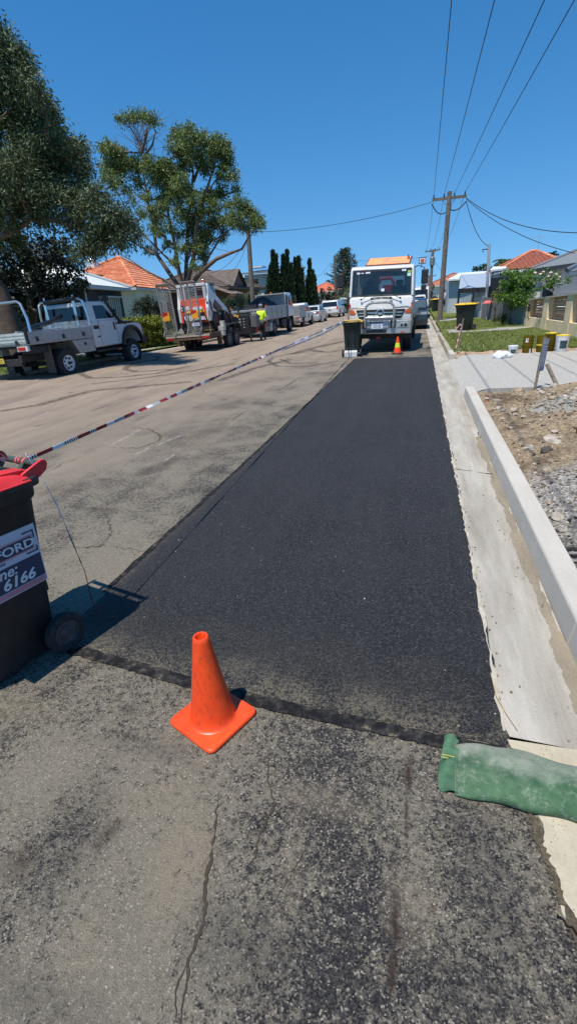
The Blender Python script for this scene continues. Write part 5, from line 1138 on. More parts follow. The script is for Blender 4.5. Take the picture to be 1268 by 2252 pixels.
# asphalt load
def ld(X,Y): return 1.5+.72*np.exp(-((Y-2.7)**2/2.4+(X)**2/.75))+.18*np.exp(-((Y-.9)**2/.8+(X+.2)**2/.5))+.035*fbm(X,Y,1.4,4,9)-.16*(np.abs(X)/.95)**4-.05
b=grid(-.95,.95,.08,4.5,50,90,ld)
rim=[]
for i,v in enumerate(b.V): b.V[i]=v
o=b.build('asphalt_load',m('loose_asphalt',(.013,.013,.014,1),.8,var=.5,scale=8,bump=1,bscale=60),smooth=True,ang=180); bpy.context.view_layer.update(); o.matrix_world=TIP.matrix_world.copy(); tag(o,'dark heap of loose asphalt filling the tray of the white tip truck','asphalt heap')

# ---------------------------------------------------------------- parked cars
def car(name,label,cat,loc,rz,W,low,hi,zb,k,ends,sides,paint,wheels,R,tail=None,front=None,group=None,scale=1,roll=True,glass=GLASS,rim=GALV,hub=.62):
    r=thing(name,label,cat,(loc[0],loc[1],roadz(loc[0])),rz,group,scale)
    if roll: r.rotation_euler.y=CAM_ROLL
    lower(r,low,W,paint,tap=lambda y,z:1-.05*max(0,.45-z)/.3,bevel=.05)
    glasshouse(r,hi,zb,W-.06,k,paint,ends,sides,gm=glass)
    for s in (-1,1):
        for y in wheels: wheel(r,s*(W/2-.11),y,R,.21,side=s,rim=hub,mat=rim,style='spokes')
    return r
def lights(r,nm,mat,W,y,z,w,h,d=.03):
    for s in (-1,1): b=B(); b.bx(s*(W/2-w/2-.03)-w/2,s*(W/2-w/2-.03)+w/2,y-d,y+d,z-h/2,z+h/2); b.build(nm,mat,r,bevel=.012)
def lowprof(L,zb,pts,w0,w1,R):
    # pts: upper outline from rear to front
    return [(0.02,zb)]+pts+[(L-.02,zb)]+list(reversed(arch(w1,R,zb)))+list(reversed(arch(w0,R,zb)))
# white ute with a service canopy
xc=-9.35
r=thing('service_ute','white tray ute with a boxy silver toolbox body, parked ahead of the tip truck','ute',(xc,36.6,roadz(xc)),0,'parked white utes'); r.rotation_euler.y=CAM_ROLL
lower(r,lowprof(5.2,.42,[(0.02,.7),(2.1,.72),(2.15,1.05),(3.95,1.05),(5.0,.95),(5.18,.8)],1.2,4.3,.40),1.8,WHITEP)
glasshouse(r,[(2.15,1.02),(2.2,1.62),(2.4,1.7),(3.3,1.7),(4.0,1.02)],1.02,1.74,.12,WHITEP,ends=[('rear_window',(2.152,1.1),(2.19,1.56)),('windscreen',(3.95,1.07),(3.36,1.63))],sides=[[(2.45,1.1),(2.5,1.56),(3.25,1.56),(3.7,1.1)]])
boxpart(r,'tool_body',ALU,[(-.92,-.45,.0,2.05,.85,1.55),(.45,.92,.0,2.05,.85,1.55),(-.92,.92,.0,2.05,.72,.86)],bevel=.03)
boxpart(r,'rear_panel',m('pale_rear_panel',(.7,.72,.75,1),.4,var=.1),[(-.44,.44,.0,.03,.86,1.6)],bevel=.02)
b=B(); b.tube([(-.3,-.03,1.0),(-.15,-.04,1.4),(.1,-.04,1.5),(.25,-.03,1.1),(-.1,-.04,1.0)],.06,8); b.build('hose_coil',BLACKP,r,smooth=True)
boxpart(r,'step_bumper',STEEL,[(-.85,.85,-.12,0,.5,.62),(-.85,.85,-.05,.05,.42,.5),(-.6,.6,-.1,.0,.68,.72)],bevel=.01)
b=B(); b.bx(.905,.912,2.9,3.15,.55,.95); b.build('door_decal',NAVY,r)
lights(r,'tail_light',REDL,1.7,-.02,.68,.25,.1)
for s in (-1,1):
    for y in (1.2,4.3): wheel(r,s*.80,y,.36,.23,side=s,rim=.58,mat=STEEL,style='slots')
# silver hatchback
LW=lowprof(4.1,.24,[(0.0,.55),(.05,.92),(.6,1.0),(2.9,.97),(3.8,.84),(4.08,.62)],.78,3.3,.34)
r=car('silver_hatchback','small silver hatchback parked between the two white utes','car',(-9.15,43.2),0,1.72,LW,[(.18,.97),(.55,1.38),(.8,1.46),(2.0,1.47),(2.3,1.42),(3.05,.96)],.96,.22,[('rear_window',(.24,1.03),(.52,1.34)),('windscreen',(2.98,1.0),(2.36,1.40))],[[(.62,1.02),(.85,1.36),(1.5,1.39),(1.5,1.0)],[(1.56,1.0),(1.56,1.39),(2.2,1.37),(2.75,1.0)]],SILVER,(.78,3.3),.32)
lights(r,'tail_light',REDL,1.68,.04,.86,.26,.14); lights(r,'mirror',SILVER,2.0,2.75,1.0,.14,.12,.06); plate(r,'BV29QK',0,-.01,.62,.37,.11,PLY,BLACKINK)
# white dual cab with canopy
LW=lowprof(5.3,.42,[(0,.62),(.03,1.06),(2.2,1.08),(4.2,1.08),(5.1,.98),(5.28,.75)],1.25,4.35,.43)
r=car('dual_cab_ute','white dual-cab ute with smooth canopy and dark rear glass, farthest in the left row','ute',(-9.25,54.0),0,1.86,LW,[(.05,1.05),(.22,1.68),(.4,1.76),(2.1,1.78),(3.1,1.78),(3.4,1.72),(4.3,1.06)],1.05,.16,[('rear_window',(.09,1.16),(.21,1.6)),('windscreen',(4.22,1.10),(3.46,1.68))],[[(.5,1.14),(.6,1.62),(1.8,1.64),(1.8,1.12)],[(2.05,1.12),(2.05,1.64),(2.8,1.64),(2.8,1.12)],[(2.9,1.12),(2.9,1.64),(3.3,1.62),(3.9,1.12)]],WHITEP,(1.25,4.35),.40,group='parked white utes')
lights(r,'tail_light',REDL,1.84,.03,.98,.16,.32); lights(r,'mirror',BLACKP,2.15,3.8,1.25,.16,.16,.06)
boxpart(r,'step_bumper',STEEL,[(-.85,.85,-.12,.02,.45,.6)],bevel=.02); plate(r,'EFX73B',0,-.02,.9,.37,.11,PLW,BLACKINK)
# dark car behind the truck, facing us
LW=lowprof(4.3,.2,[(0,.45),(.02,.72),(.15,.86),(1.0,1.0),(3.6,1.05),(4.2,.95),(4.28,.6)],.8,3.4,.34)
r=car('dark_hatchback','dark blue hatchback parked behind the white truck, facing us','car',(-.50,28.2),0,1.78,LW,[(.95,.98),(1.65,1.45),(1.95,1.52),(3.4,1.52),(4.1,1.02)],.98,.2,[('windscreen',(1.02,1.04),(1.62,1.43)),('rear_window',(4.05,1.07),(3.48,1.47))],[[(1.3,1.05),(1.8,1.42),(2.6,1.44),(2.6,1.05)],[(2.68,1.05),(2.68,1.44),(3.4,1.44),(3.85,1.06)]],DARKP,(.8,3.4),.33,roll=False,glass=GLASSB)
lights(r,'headlight',HEADL,1.74,.10,.78,.34,.16,.06); lights(r,'mirror',DARKP,2.1,1.5,1.05,.18,.13,.06); boxpart(r,'grille',BLACKP,[(-.5,.5,-.02,.03,.3,.45),(-.4,.4,-.015,.03,.62,.72)]); plate(r,'CK51LW',0,-.03,.52,.37,.11,PLY,BLACKINK)
# white truck further up
r=thing('box_truck','distant white truck facing us beyond the dark hatchback','truck',(-.45,41,0),0)
boxpart(r,'cab',WHITEP,[(-1.0,1.0,0,1.7,.5,1.35)],bevel=.06)
glasshouse(r,[(.02,1.3),(.22,2.1),(.4,2.2),(1.7,2.2),(1.7,1.3)],1.3,1.98,.06,WHITEP,ends=[('windscreen',(.03,1.36),(.21,2.05))],sides=[[(.3,1.4),(.45,2.05),(1.3,2.05),(1.3,1.4)]],name='cab_roof')
boxpart(r,'cargo_box',WHITEP,[(-1.0,1.0,1.9,5.5,.8,2.3)],bevel=.02); boxpart(r,'bumper',BLACKP,[(-.95,.95,-.08,.02,.42,.68)],bevel=.02); boxpart(r,'grille',BLACKP,[(-.6,.6,-.03,.0,.85,1.05)])
lights(r,'headlight',HEADL,1.9,-.03,.78,.3,.16)
for s in (-1,1):
    b=B(); b.bx(s*1.18-.09,s*1.18+.09,.1,.2,1.5,1.9); b.tube([(s*.97,.2,1.9),(s*1.18,.15,1.9)],.015,5); b.build('mirror',BLACKP,r)
    for y in (.95,4.4): wheel(r,s*.86,y,.40,.24,side=s,mat=STEEL,style='plain')
boxpart(r,'chassis',CHASSIS,[(-.5,.5,.1,5.4,.5,.8)])
r=thing('white_wagon','white wagon just behind the dark hatchback, only its front showing','car',(-.55,34.5,0),0)
lower(r,lowprof(4.6,.3,[(0,.5),(.02,.9),(.2,1.02),(1.1,1.12),(4.4,1.15),(4.58,.7)],.85,3.6,.36),1.82,WHITEP)
glasshouse(r,[(1.05,1.1),(1.7,1.62),(2.0,1.7),(4.2,1.7),(4.5,1.12)],1.1,1.76,.16,WHITEP,ends=[('windscreen',(1.12,1.16),(1.67,1.58))],sides=[[(1.4,1.16),(1.85,1.58),(2.7,1.6),(2.7,1.16)],[(2.8,1.16),(2.8,1.6),(4.1,1.6),(4.3,1.18)]])
lights(r,'headlight',HEADL,1.78,.08,.85,.32,.18,.06); lights(r,'mirror',WHITEP,2.15,1.6,1.18,.2,.15,.06); boxpart(r,'grille',BLACKP,[(-.5,.5,-.02,.03,.6,.8)])
for s in (-1,1):
    for y in (.85,3.6): wheel(r,s*.8,y,.35,.22,side=s,mat=GALV,style='spokes')
# ================================================================ BUILDINGS, FENCES, POLES
n=NT('terracotta_tiles'); X,Y_,Z=n.sep(); f=n.noise(3,5,.7); c=n.sep(n.vor(3.2,'Color'))[0]
col=n.mix(c,(.55,.15,.06,1),(.78,.34,.17,1)); col=n.mix(n.math('MULTIPLY',n.ramp(f,[(.45,0.0),(.7,1.0)]),.5),col,(.30,.09,.045,1)); col=n.mix(n.math('MULTIPLY',n.ramp(n.noise(9,5,.7),[(.6,0.0),(.72,1.0)]),.4),col,(.62,.45,.33,1)); n.fin(col,.65); TERRA=n.m
BROWNT=m('brown_tiles',(.11,.085,.07,1),.8,var=.35,scale=5); TERRA2=m('dull_red_tiles',(.36,.12,.07,1),.8,var=.3,scale=5)
GREYIRON=m('grey_roof_iron',(.22,.23,.235,1),.5,metal=.2,var=.1); WHITEIRON=m('white_roof_iron',(.62,.66,.66,1),.5,var=.06)
CHARWALL=m('charcoal_cladding',(.055,.06,.065,1),.75,var=.15); WHITEWALL=m('white_weatherboard',(.62,.63,.63,1),.7,var=.06); CREAM=m('cream_render',(.86,.68,.42,1),.9,var=.15,scale=3,bump=.3); GREYWB=m('pale_grey_weatherboard',(.50,.49,.46,1),.7,var=.06)
BRICKD=m('brown_brick',(.16,.10,.075,1),.85,var=.3,scale=9); FASCIA=m('fascia_white',(.6,.61,.6,1),.5,var=.05)
def roofplane(b,eA,eB,rA,rB,course=.33,wave=.28,step=.035,amp=.022):
    eA,eB,rA,rB=map(Vector,(eA,eB,rA,rB)); ed=(eB-eA).normalized(); nrm=ed.cross((rA+rB)/2-eA).normalized()
    if nrm.z<0: nrm=-nrm
    Ls=((rA+rB)/2-(eA+eB)/2).length; nc=max(2,int(Ls/course)); nx=max(4,int((eB-eA).length/wave*4)); nx=min(nx,220); o=len(b.V)
    for j in range(nc):
        for q in (0,1):
            t=(j+q)/nc; L=eA.lerp(rA,t); R=eB.lerp(rB,t); off=step*(1-q)
            for i in range(nx+1):
                p=L.lerp(R,i/nx); u=(p-eA).dot(ed); b.V.append(tuple(p+nrm*(off+amp*(.5+.5*math.sin(u/wave*2*pi)))))
    for j in range(nc*2-1):
        for i in range(nx): b.F.append((o+j*(nx+1)+i,o+j*(nx+1)+i+1,o+(j+1)*(nx+1)+i+1,o+(j+1)*(nx+1)+i)); b.I.append(b.mi)
def hiproof(par,E4,R2,mat,name='roof',tiles=True,thick=.16,capmat=None,fas=FASCIA):
    # E4: eave corners a,b,c,d ; R2: ridge ends p (near edge a-b) and q (near edge c-d)
    a,b_,c,d=[Vector(v) for v in E4]; p,q=[Vector(v) for v in R2]
    b=B()
    P=(dict(course=.33,wave=.3) if tiles is True else dict(course=50,wave=.35,step=0,amp=.018))
    for e0,e1,r0,r1 in ((a,b_,p,p),(b_,c,p,q),(c,d,q,q),(d,a,q,p)): roofplane(b,e0,e1,r0,r1,**P)
    rf=b.build(name,mat,par)
    b=B(); 
    for e in ((a,p),(b_,p),(c,q),(d,q),(p,q)):
        if (e[0]-e[1]).length>.1: b.tube([Vector(e[0])+Vector((0,0,.05)),Vector(e[1])+Vector((0,0,.05))],.09,8)
    b.build('ridge_capping',capmat or mat,rf)
    b=B(); 
    lo=[v-Vector((0,0,thick)) for v in (a,b_,c,d)]; hi=[v-Vector((0,0,.012)) for v in (a,b_,c,d)]; b.loft([lo,hi]); b.build('fascia',fas,rf)
    return rf
def box_house(name,label,x0,x1,y0,y1,zb,ze,zr,wall,roofm,over=.45,ridge='x',wins=(),tiles=True,loc=(0,0,0),rz=0,insets=.5,fas=FASCIA,board=None,group=None,kind='house'):
    r=thing(name,label,kind,loc,rz,group)
    b=B(); b.bx(x0,x1,y0,y1,zb,ze-.1)
    if board:
        z=zb
        while z<ze-.15: b.bx(x0-.012,x1+.012,y0-.012,y1+.012,z,z+.025); z+=board
    b.build('wall',wall,r)
    X0,X1,Y0,Y1=x0-over,x1+over,y0-over,y1+over
    if ridge=='x':
        k=min((Y1-Y0)/2,(X1-X0)/2*.98)*insets*2; E=[(X0,Y1,ze),(X0,Y0,ze),(X1,Y0,ze),(X1,Y1,ze)]; R=[(X0+k,(Y0+Y1)/2,zr),(X1-k,(Y0+Y1)/2,zr)]
    else:
        k=min((X1-X0)/2,(Y1-Y0)/2*.98)*insets*2; E=[(X0,Y0,ze),(X1,Y0,ze),(X1,Y1,ze),(X0,Y1,ze)]; R=[((X0+X1)/2,Y0+k,zr),((X0+X1)/2,Y1-k,zr)]
    hiproof(r,E,R,roofm,tiles=tiles,fas=fas)
    for face,u0,u1,z0,z1 in wins:
        b=B(); bf=B()
        if face=='y': b.bx(u0,u1,y0-.03,y0-.02,z0,z1); F=[(u0-.06,u0,y0-.06,y0-.01,z0-.06,z1+.06),(u1,u1+.06,y0-.06,y0-.01,z0-.06,z1+.06),(u0,u1,y0-.06,y0-.01,z0-.06,z0),(u0,u1,y0-.06,y0-.01,z1,z1+.06),((u0+u1)/2-.02,(u0+u1)/2+.02,y0-.05,y0-.031,z0,z1)]
        elif face=='x': b.bx(x1+.02,x1+.03,u0,u1,z0,z1); F=[(x1+.01,x1+.06,u0-.06,u0,z0-.06,z1+.06),(x1+.01,x1+.06,u1,u1+.06,z0-.06,z1+.06),(x1+.01,x1+.06,u0,u1,z0-.06,z0),(x1+.01,x1+.06,u0,u1,z1,z1+.06),(x1+.031,x1+.05,(u0+u1)/2-.02,(u0+u1)/2+.02,z0,z1)]
        else: b.bx(x0-.03,x0-.02,u0,u1,z0,z1); F=[(x0-.06,x0-.01,u0-.06,u0,z0-.06,z1+.06),(x0-.06,x0-.01,u1,u1+.06,z0-.06,z1+.06),(x0-.06,x0-.01,u0,u1,z0-.06,z0),(x0-.06,x0-.01,u0,u1,z1,z1+.06)]
        w_=B(); [w_.bx(*q) for q in F]; wo=w_.build('window',FASCIA,r); b.build('pane',GLASS,wo)
    return r
# grey garage with a white hipped roof (wall faces the street)
A=gz(193,625,2.95); Bc=gz(288,634,2.95); d=(Bc-A).normalized(); q=Vector((-d.y,d.x,0)); Lg=(Bc-A).length
r=thing('grey_garage','charcoal garage with white hip roof and a green striped blind','garage',(A.x,A.y,0),math.atan2(d.y,d.x)-pi/2)
# local: +y along the street wall, -x into the block
b=B(); b.bx(-6.0,-.45,.45,Lg-.45,-.2,2.85)
for k in range(24): b.bx(-.45,-.435,.45+k*(Lg-.9)/24,.47+k*(Lg-.9)/24,0,2.8)
b.build('wall',CHARWALL,r)
hiproof(r,[(-6.4,0,2.95),(0,0,2.95),(0,Lg,2.95),(-6.4,Lg,2.95)],[(-2.9,2.6,4.15),(-2.9,Lg-3.3,4.15)],WHITEIRON,tiles=False)
b=B(); b.bx(-.44,-.38,Lg*.36,Lg*.80,1.0,2.45); b.bx(-.44,-.1,Lg*.34,Lg*.82,2.45,2.52); w_=b.build('window',FASCIA,r)
b=B(); b.face((-.36,Lg*.36,1.0),(-.36,Lg*.80,1.0),(-.30,Lg*.80,2.44),(-.30,Lg*.36,2.44)); n=NT('striped_blind'); Yb=n.sep()[1]; n.fin(n.mix(n.math('GREATER_THAN',n.math('FRACT',n.math('MULTIPLY',Yb,3.2)),.5),(.10,.14,.13,1),(.5,.55,.54,1)),.6); b.build('striped_blind',n.m,w_)
b=B(); b.tube([(-.40,.55,0),(-.40,.55,2.8)],.05,8); b.build('downpipe',FASCIA,r)
# small white shed roof seen under the tree
r=box_house('white_shed','small pale shed with white roof behind the dark tree',-23,-19.5,21,25,0,2.6,3.2,CHARWALL,WHITEIRON,tiles=False,kind='shed')
# terracotta roofed house
r=thing('terracotta_house','white house with bright orange terracotta tile roof behind the grey garage','house')
Cn=at(299,631,30); Lf=at(60,600,27.5); Rt=at(402,622,43); Lf.z=Rt.z=Cn.z; bk=Lf+Rt-Cn; p1=at(262,566,37); p0=at(232,564,35.5); 
hiproof(r,[tuple(Lf),tuple(Cn),tuple(Rt),tuple(bk)],[tuple(p1),tuple(p1)],TERRA)
b=B(); ctr=(Lf+Rt)/2
pts=[c_+(ctr-c_).normalized()*.6 for c_ in (Lf,Cn,Rt,bk)]
b.loft([[Vector((v.x,v.y,-.2)) for v in pts],[Vector((v.x,v.y,Cn.z-.16)) for v in pts]]); b.build('wall',m('white_brick',(.78,.72,.62,1),.85,var=.08),r)
b=B(); dd=(pts[2]-pts[1]).normalized(); nn=Vector((dd.y,-dd.x,0)); 
for k in (1.2,4.2,7.2): 
    o_=pts[1]+dd*k+nn*.03; b.loft([[o_+Vector((0,0,-2.1)),o_+dd*1.5+Vector((0,0,-2.1)),o_+dd*1.5+Vector((0,0,-.9)),o_+Vector((0,0,-.9))],[o_+nn*.02+Vector((0,0,-2.1)),o_+nn*.02+dd*1.5+Vector((0,0,-2.1)),o_+nn*.02+dd*1.5+Vector((0,0,-.9)),o_+nn*.02+Vector((0,0,-.9))]])
b.build('window',GLASS,r)
b=B(); v=at(204,583,31.5); b.lathe([(.02,0),(.28,.05),(.3,.22),(.22,.34),(.001,.4)],o=tuple(v),n=16); b.bx(v.x-.3,v.x+.3,v.y-.3,v.y+.3,v.z-.15,v.z+.02); b.build('roof_ventilator',WHITEP,r,smooth=True)
# brown house and pale modern house
r=box_house('brown_house','brown brick house with brown tiled gabled roof behind the multi-stemmed tree',-22,-14.8,38.5,47,0,3.1,4.75,BRICKD,BROWNT,ridge='y',over=.6,wins=(('x',39.5,41,1.3,2.6),('x',43,44.6,1.3,2.6),('y',-18.5,-17,1.3,2.6),('y',-16.8,-15.6,1.3,2.6)),fas=m('brown_fascia',(.1,.075,.06,1),.7))
b=B(); a1,a2,ap=(-14.3,39.2,3.2),(-14.3,42.6,3.2),(-14.3,40.9,4.45); b.add([a1,a2,ap,(-17.5,39.2,3.2),(-17.5,42.6,3.2),(-17.5,40.9,4.45)],[(0,2,5,3),(1,4,5,2)]); b.build('gable_roof',BROWNT,r)
b=B(); b.add([(-14.5,39.4,3.1),(-14.5,42.4,3.1),(-14.5,40.9,4.25),(-14.7,39.4,3.1),(-14.7,42.4,3.1),(-14.7,40.9,4.25)],[(0,1,2),(3,5,4),(0,2,5,3),(1,4,5,2)]); b.build('gable_wall',BRICKD,r)
b=B(); roofplane(b,(-13.6,36.2,2.55),(-13.6,39.4,2.55),(-15.4,36.2,3.2),(-15.4,39.4,3.2)); b.build('porch_roof',m('pale_brown_tiles',(.22,.17,.14,1),.8,var=.3),r)
r=thing('modern_house','pale two-storey house with solar panels on a low roof behind the pines','house')
b=B(); b.bx(-22,-13.6,54,66,0,4.65); b.build('wall',WHITEWALL,r)
b=B(); b.bx(-24,-18.4,53,56,2.0,4.3); b.build('side_wing',WHITEWALL,r)
b=B(); b.loft([[(-18.4,53.3,4.68),(-13.0,53.3,4.68),(-13.0,60,5.2),(-18.4,60,5.2)],[(-18.4,53.3,4.85),(-13.0,53.3,4.85),(-13.0,60,5.4),(-18.4,60,5.4)]]); b.bx(-24.4,-18.3,52.6,57,4.3,4.42); b.build('roof',GREYIRON,r)
b=B(); 
for k in range(3):
    for j in range(2): x=-17.9+1.6*k; y=53.7+j*3.0; z=4.87+(y-53.3)*.082; b.add([(x,y,z+.05),(x+1.5,y,z+.05),(x+1.5,y+2.8,z+.05+.23),(x,y+2.8,z+.05+.23)],[(0,1,2,3)])
b.build('solar_panel',m('solar_blue',(.05,.09,.17,1),.15,var=.2,scale=3),r)
b=B(); b.bx(-17.6,-16.2,53.5,55.2,5.25,5.4); b.bx(-13.9,-12.7,56,57.5,5.3,5.42); b.build('roof_hatch',WHITEP,r)
b=B(); 
for x0,x1,z0,z1 in ((-21.2,-20.0,2.9,3.9),(-23.2,-22.4,2.9,3.9),): b.bx(x0,x1,52.96,53.0,z0,z1)
for x0,x1,z0,z1 in ((-17.9,-16.9,2.9,4.2),(-14.5,-13.2,2.9,4.1)): b.bx(x0,x1,53.96,54,z0,z1)
b.build('window',GLASS,r)
b=B(); b.tube([(-15.1,53.9,4.75),(-14.9,53.85,4.3),(-14.9,53.9,2)],.06,6); b.build('downpipe',FASCIA,r)
r=box_house('red_roof_house','distant house with orange-red roof beyond the tall dark pines',-20.5,-14.2,92,104,0,3.2,4.7,WHITEWALL,m('far_terracotta',(.5,.13,.06,1),.7,var=.2),tiles=False,wins=(('y',-19,-17.5,1,2.4),('y',-16.5,-15.2,1,2.4)))
r=box_house('pale_far_house','tiny pale house behind the fence at the end of the left row',-9.2,-7.9,104,110,0,2.2,3.0,WHITEWALL,GREYIRON,tiles=False)
# right side
e0=gz(1168,592,2.75); e1=gz(1262,578.5,2.75); d=(e1-e0); d.z=0; Lw=d.length; d.normalize()
r=thing('weatherboard_house','pale grey weatherboard house with a grey iron roof behind the slatted wall','house',(e0.x,e0.y,0),math.atan2(d.y,d.x))
# local +x towards the right along the front eave, +y back
b=B(); b.bx(.5,14,.5,11,0,2.6); z=.1
while z<2.6: b.bx(.485,14.015,.485,11.015,z,z+.02); z+=.17
b.build('wall',GREYWB,r)
hiproof(r,[(0,11.5,2.75),(0,0,2.75),(14.5,0,2.75),(14.5,11.5,2.75)],[(4.9,5.2,5.0),(9.5,5.2,5.0)],GREYIRON,tiles=False,fas=m('dark_fascia',(.05,.055,.06,1),.6))
b=B(); b.bx(.9,2.2,.44,.47,1.0,2.2); wn=b.build('window',GLASS,r)
b=B(); b.face((.2,.3,.75),(6.5,.3,.75),(6.5,-2.2,.68),(.2,-2.2,.68)); b.build('verandah_floor',WHITEWALL,r)
g0=at(1246,640,19); g1=at(1241,586,19)
r=thing('bay_window_house','corner of a nearer house with dark eave and tall sash window at the right edge','house',(5.35,22.6,0.0),math.radians(-25))
b=B(); b.bx(.6,6,.5,6,0,2.05); z=.1
while z<2.05: b.bx(.585,6.0,.485,6.0,z,z+.02); z+=.17
b.build('wall',GREYWB,r)
hiproof(r,[(0,6.5,2.2),(0,0,2.2),(6.6,0,2.2),(6.6,6.5,2.2)],[(2.6,3.2,3.6),(4.5,3.2,3.6)],m('slate_blue_iron',(.10,.13,.17,1),.5),tiles=False,fas=m('slate_fascia',(.12,.15,.19,1),.6))
b=B(); b.bx(.8,1.7,.42,.47,.7,1.95); b.bx(.57,.6,1.0,2.4,.7,1.95); w_=b.build('window',FASCIA,r); b=B(); b.bx(.86,1.22,.40,.415,.76,1.3); b.bx(.86,1.22,.40,.415,1.36,1.9); b.bx(1.28,1.64,.40,.415,.76,1.3); b.bx(1.28,1.64,.40,.415,1.36,1.9); b.bx(.55,.565,1.1,2.3,.76,1.9); b.build('pane',GLASS,w_)
r=thing('red_tile_house','house with a peaked red tiled roof and an aerial behind the green shrub','house')
pk=at(1172,553,43); 
L_=at(1096,604,37.5); R_=at(1262,575,37.5); L_.z=R_.z=(L_.z+R_.z)/2; dd=(R_-L_); nn=Vector((-dd.y,dd.x,0)).normalized()*11
hiproof(r,[tuple(L_+nn),tuple(L_),tuple(R_),tuple(R_+nn)],[tuple(pk-dd.normalized()*.2),tuple(pk+dd.normalized()*.2)],TERRA2,capmat=TERRA)
b=B(); c_=(L_+R_+nn)/2+Vector((0,0,0)); q_=[v+(Vector((c_.x,c_.y,v.z))-v).normalized()*.5 for v in (L_,R_,R_+nn,L_+nn)]; b.loft([[Vector((v.x,v.y,0)) for v in q_],[Vector((v.x,v.y,v.z-.15)) for v in q_]]); b.build('wall',WHITEWALL,r)
b=B(); v=at(1178,570,41); b.tube([v,v+Vector((.02,0,1.5))],.018,5); b.tube([v+Vector((-.45,0,1.35)),v+Vector((.45,0,1.42))],.012,4)
for k in range(6): b.tube([v+Vector((-.4+.16*k,-.22,1.37)),v+Vector((-.4+.16*k,.22,1.39))],.008,4)
b.build('aerial',GALV,r)
# carport house
r=thing('carport_house','two-storey dark house with a pale blue-grey carport awning and black posts','house')
a0=at(1012,604,40); a1=at(1077,600,37); c0=at(1008,637,36.5); c1=at(1077,633,34)
b=B(); v=[a0,a1,c1,c0]; v2=[p+Vector((0,0,-.12)) for p in v]; b.loft([v2,v]); b.build('awning',m('pale_blue_awning',(.30,.36,.44,1),.5,var=.06),r)
v=[c0,c1]; b=B(); b.bar(tuple(c0-Vector((0,0,.08))),tuple(c1-Vector((0,0,.08))),.08,.28); 
for p in (c0,c1,a0,a1,(c0+c1)/2,(a0+a1)/2): b.tube([Vector((p.x,p.y,0)),p-Vector((0,0,.1))],.05,6)
b.build('post',CHASSIS,r)
b=B(); p=at(1000,604,46); q_=at(1010,640,46); b.bx(at(985,640,46).x,at(1060,640,46).x+1.5,46,55,0,at(1020,612,46).z); b.build('wall',m('pale_blue_wall',(.4,.46,.5,1),.7,var=.05),r)
b=B(); w0=at(983,618,45.5); w1=at(1002,610,45.5); w2=at(1050,598,47); b.loft([[w0,Vector((w2.x+3,45.5,w0.z)),Vector((w2.x+3,50,w2.z)),Vector((w1.x+.5,50,w2.z))],[p+Vector((0,0,.12)) for p in (w0,Vector((w2.x+3,45.5,w0.z)),Vector((w2.x+3,50,w2.z)),Vector((w1.x+.5,50,w2.z)))]]); b.build('roof',WHITEIRON,r)
b=B(); t0=at(1075,645,33); t1=at(1112,640,31.5); b.loft([[Vector((t0.x,t0.y,0)),Vector((t1.x,t1.y,0)),Vector((t1.x+1,t1.y+4,0)),Vector((t0.x+1,t0.y+4,0))],[Vector((t0.x,t0.y,2.35)),Vector((t1.x,t1.y,2.35)),Vector((t1.x+1,t1.y+4,2.35)),Vector((t0.x+1,t0.y+4,2.35))]]); b.build('dark_wing',m('near_black_cladding',(.015,.016,.018,1),.6,var=.2),r)
b=B(); p_=at(1083,598,33); p2=at(1118,594,31.5); b.tube([(p_.x,p_.y,2.3),p_],.03,5); b.tube([p_,p2],.03,5); b.tube([(p2.x,p2.y,2.3),p2],.03,5); k_=(p_+p2)/2; b.tube([(k_.x,k_.y,2.3),k_],.03,5); b.build('balcony_rail',CHASSIS,r)
b=B(); b.loft([[at(1075,598,34),at(1110,594,33),at(1115,590,35),at(1083,590,36)],[p+Vector((0,0,.1)) for p in (at(1075,598,34),at(1110,594,33),at(1115,590,35),at(1083,590,36))]]); b.build('skylight',WHITEIRON,r)
r=box_house('far_red_roof_house','long low red roof far up the right side beyond the power poles',.9,9,88,96,0,2.9,4.6,WHITEWALL,TERRA2,tiles=False)
# fences
SLAT=m('brown_slats',(.46,.29,.18,1),.7,var=.2,scale=8)
r=thing('slatted_wall','cream rendered front wall with brown horizontal slat panels between pillars','wall')
def wx(y): return 4.62+(25.5-y)*.0256
def wt(y): return 1.22+(25.5-y)*.033
ys=[(25.6,25.0),(22.5,21.8),(19.5,18.85),(16.9,16.2),(14.2,13.5),(11.4,10.8)]
b=B()
def seg(b,ya,yb,z0,z1,t0=.0,t1=.2):
    X0,X1=wx(ya),wx(yb); v=[(X0+t0,ya),(X0+t1,ya),(X1+t1,yb),(X1+t0,yb)]
    za=z0 if not callable(z0) else None
    b.add([(x,y,z0(y) if callable(z0) else z0) for x,y in v]+[(x,y,z1(y) if callable(z1) else z1) for x,y in v],[(3,2,1,0),(4,5,6,7),(0,1,5,4),(1,2,6,5),(2,3,7,6),(3,0,4,7)])
seg(b,25.2,10,-.1,lambda y:.52+(25.2-y)*.008,.012,.31); b.build('rendered_base',CREAM,r)
for ya,yb in ys: b=B(); seg(b,ya,yb,-.1,lambda y:wt(y)-.02,.0,.32); b.build('pillar',CREAM,r)
b=B(); seg(b,25.25,10,lambda y:wt(y)-.02,lambda y:wt(y)+.03,-.03,.35); b.build('capping',m('wall_cap',(.45,.43,.37,1),.85,var=.1),r)
for (a_,b0),(c_,d_) in zip(ys,ys[1:]):
    b=B(); z=.62
    k=0
    while k<7:
        f0=lambda y,k=k:.52+(25.2-y)*.008+(wt(y)-.54-(25.2-y)*.008)*k/7+.012; f1=lambda y,k=k:.52+(25.2-y)*.008+(wt(y)-.54-(25.2-y)*.008)*(k+1)/7-.004
        seg(b,b0,c_,f0,f1,.20,.22); k+=1
    b.build('slat_panel',SLAT,r)
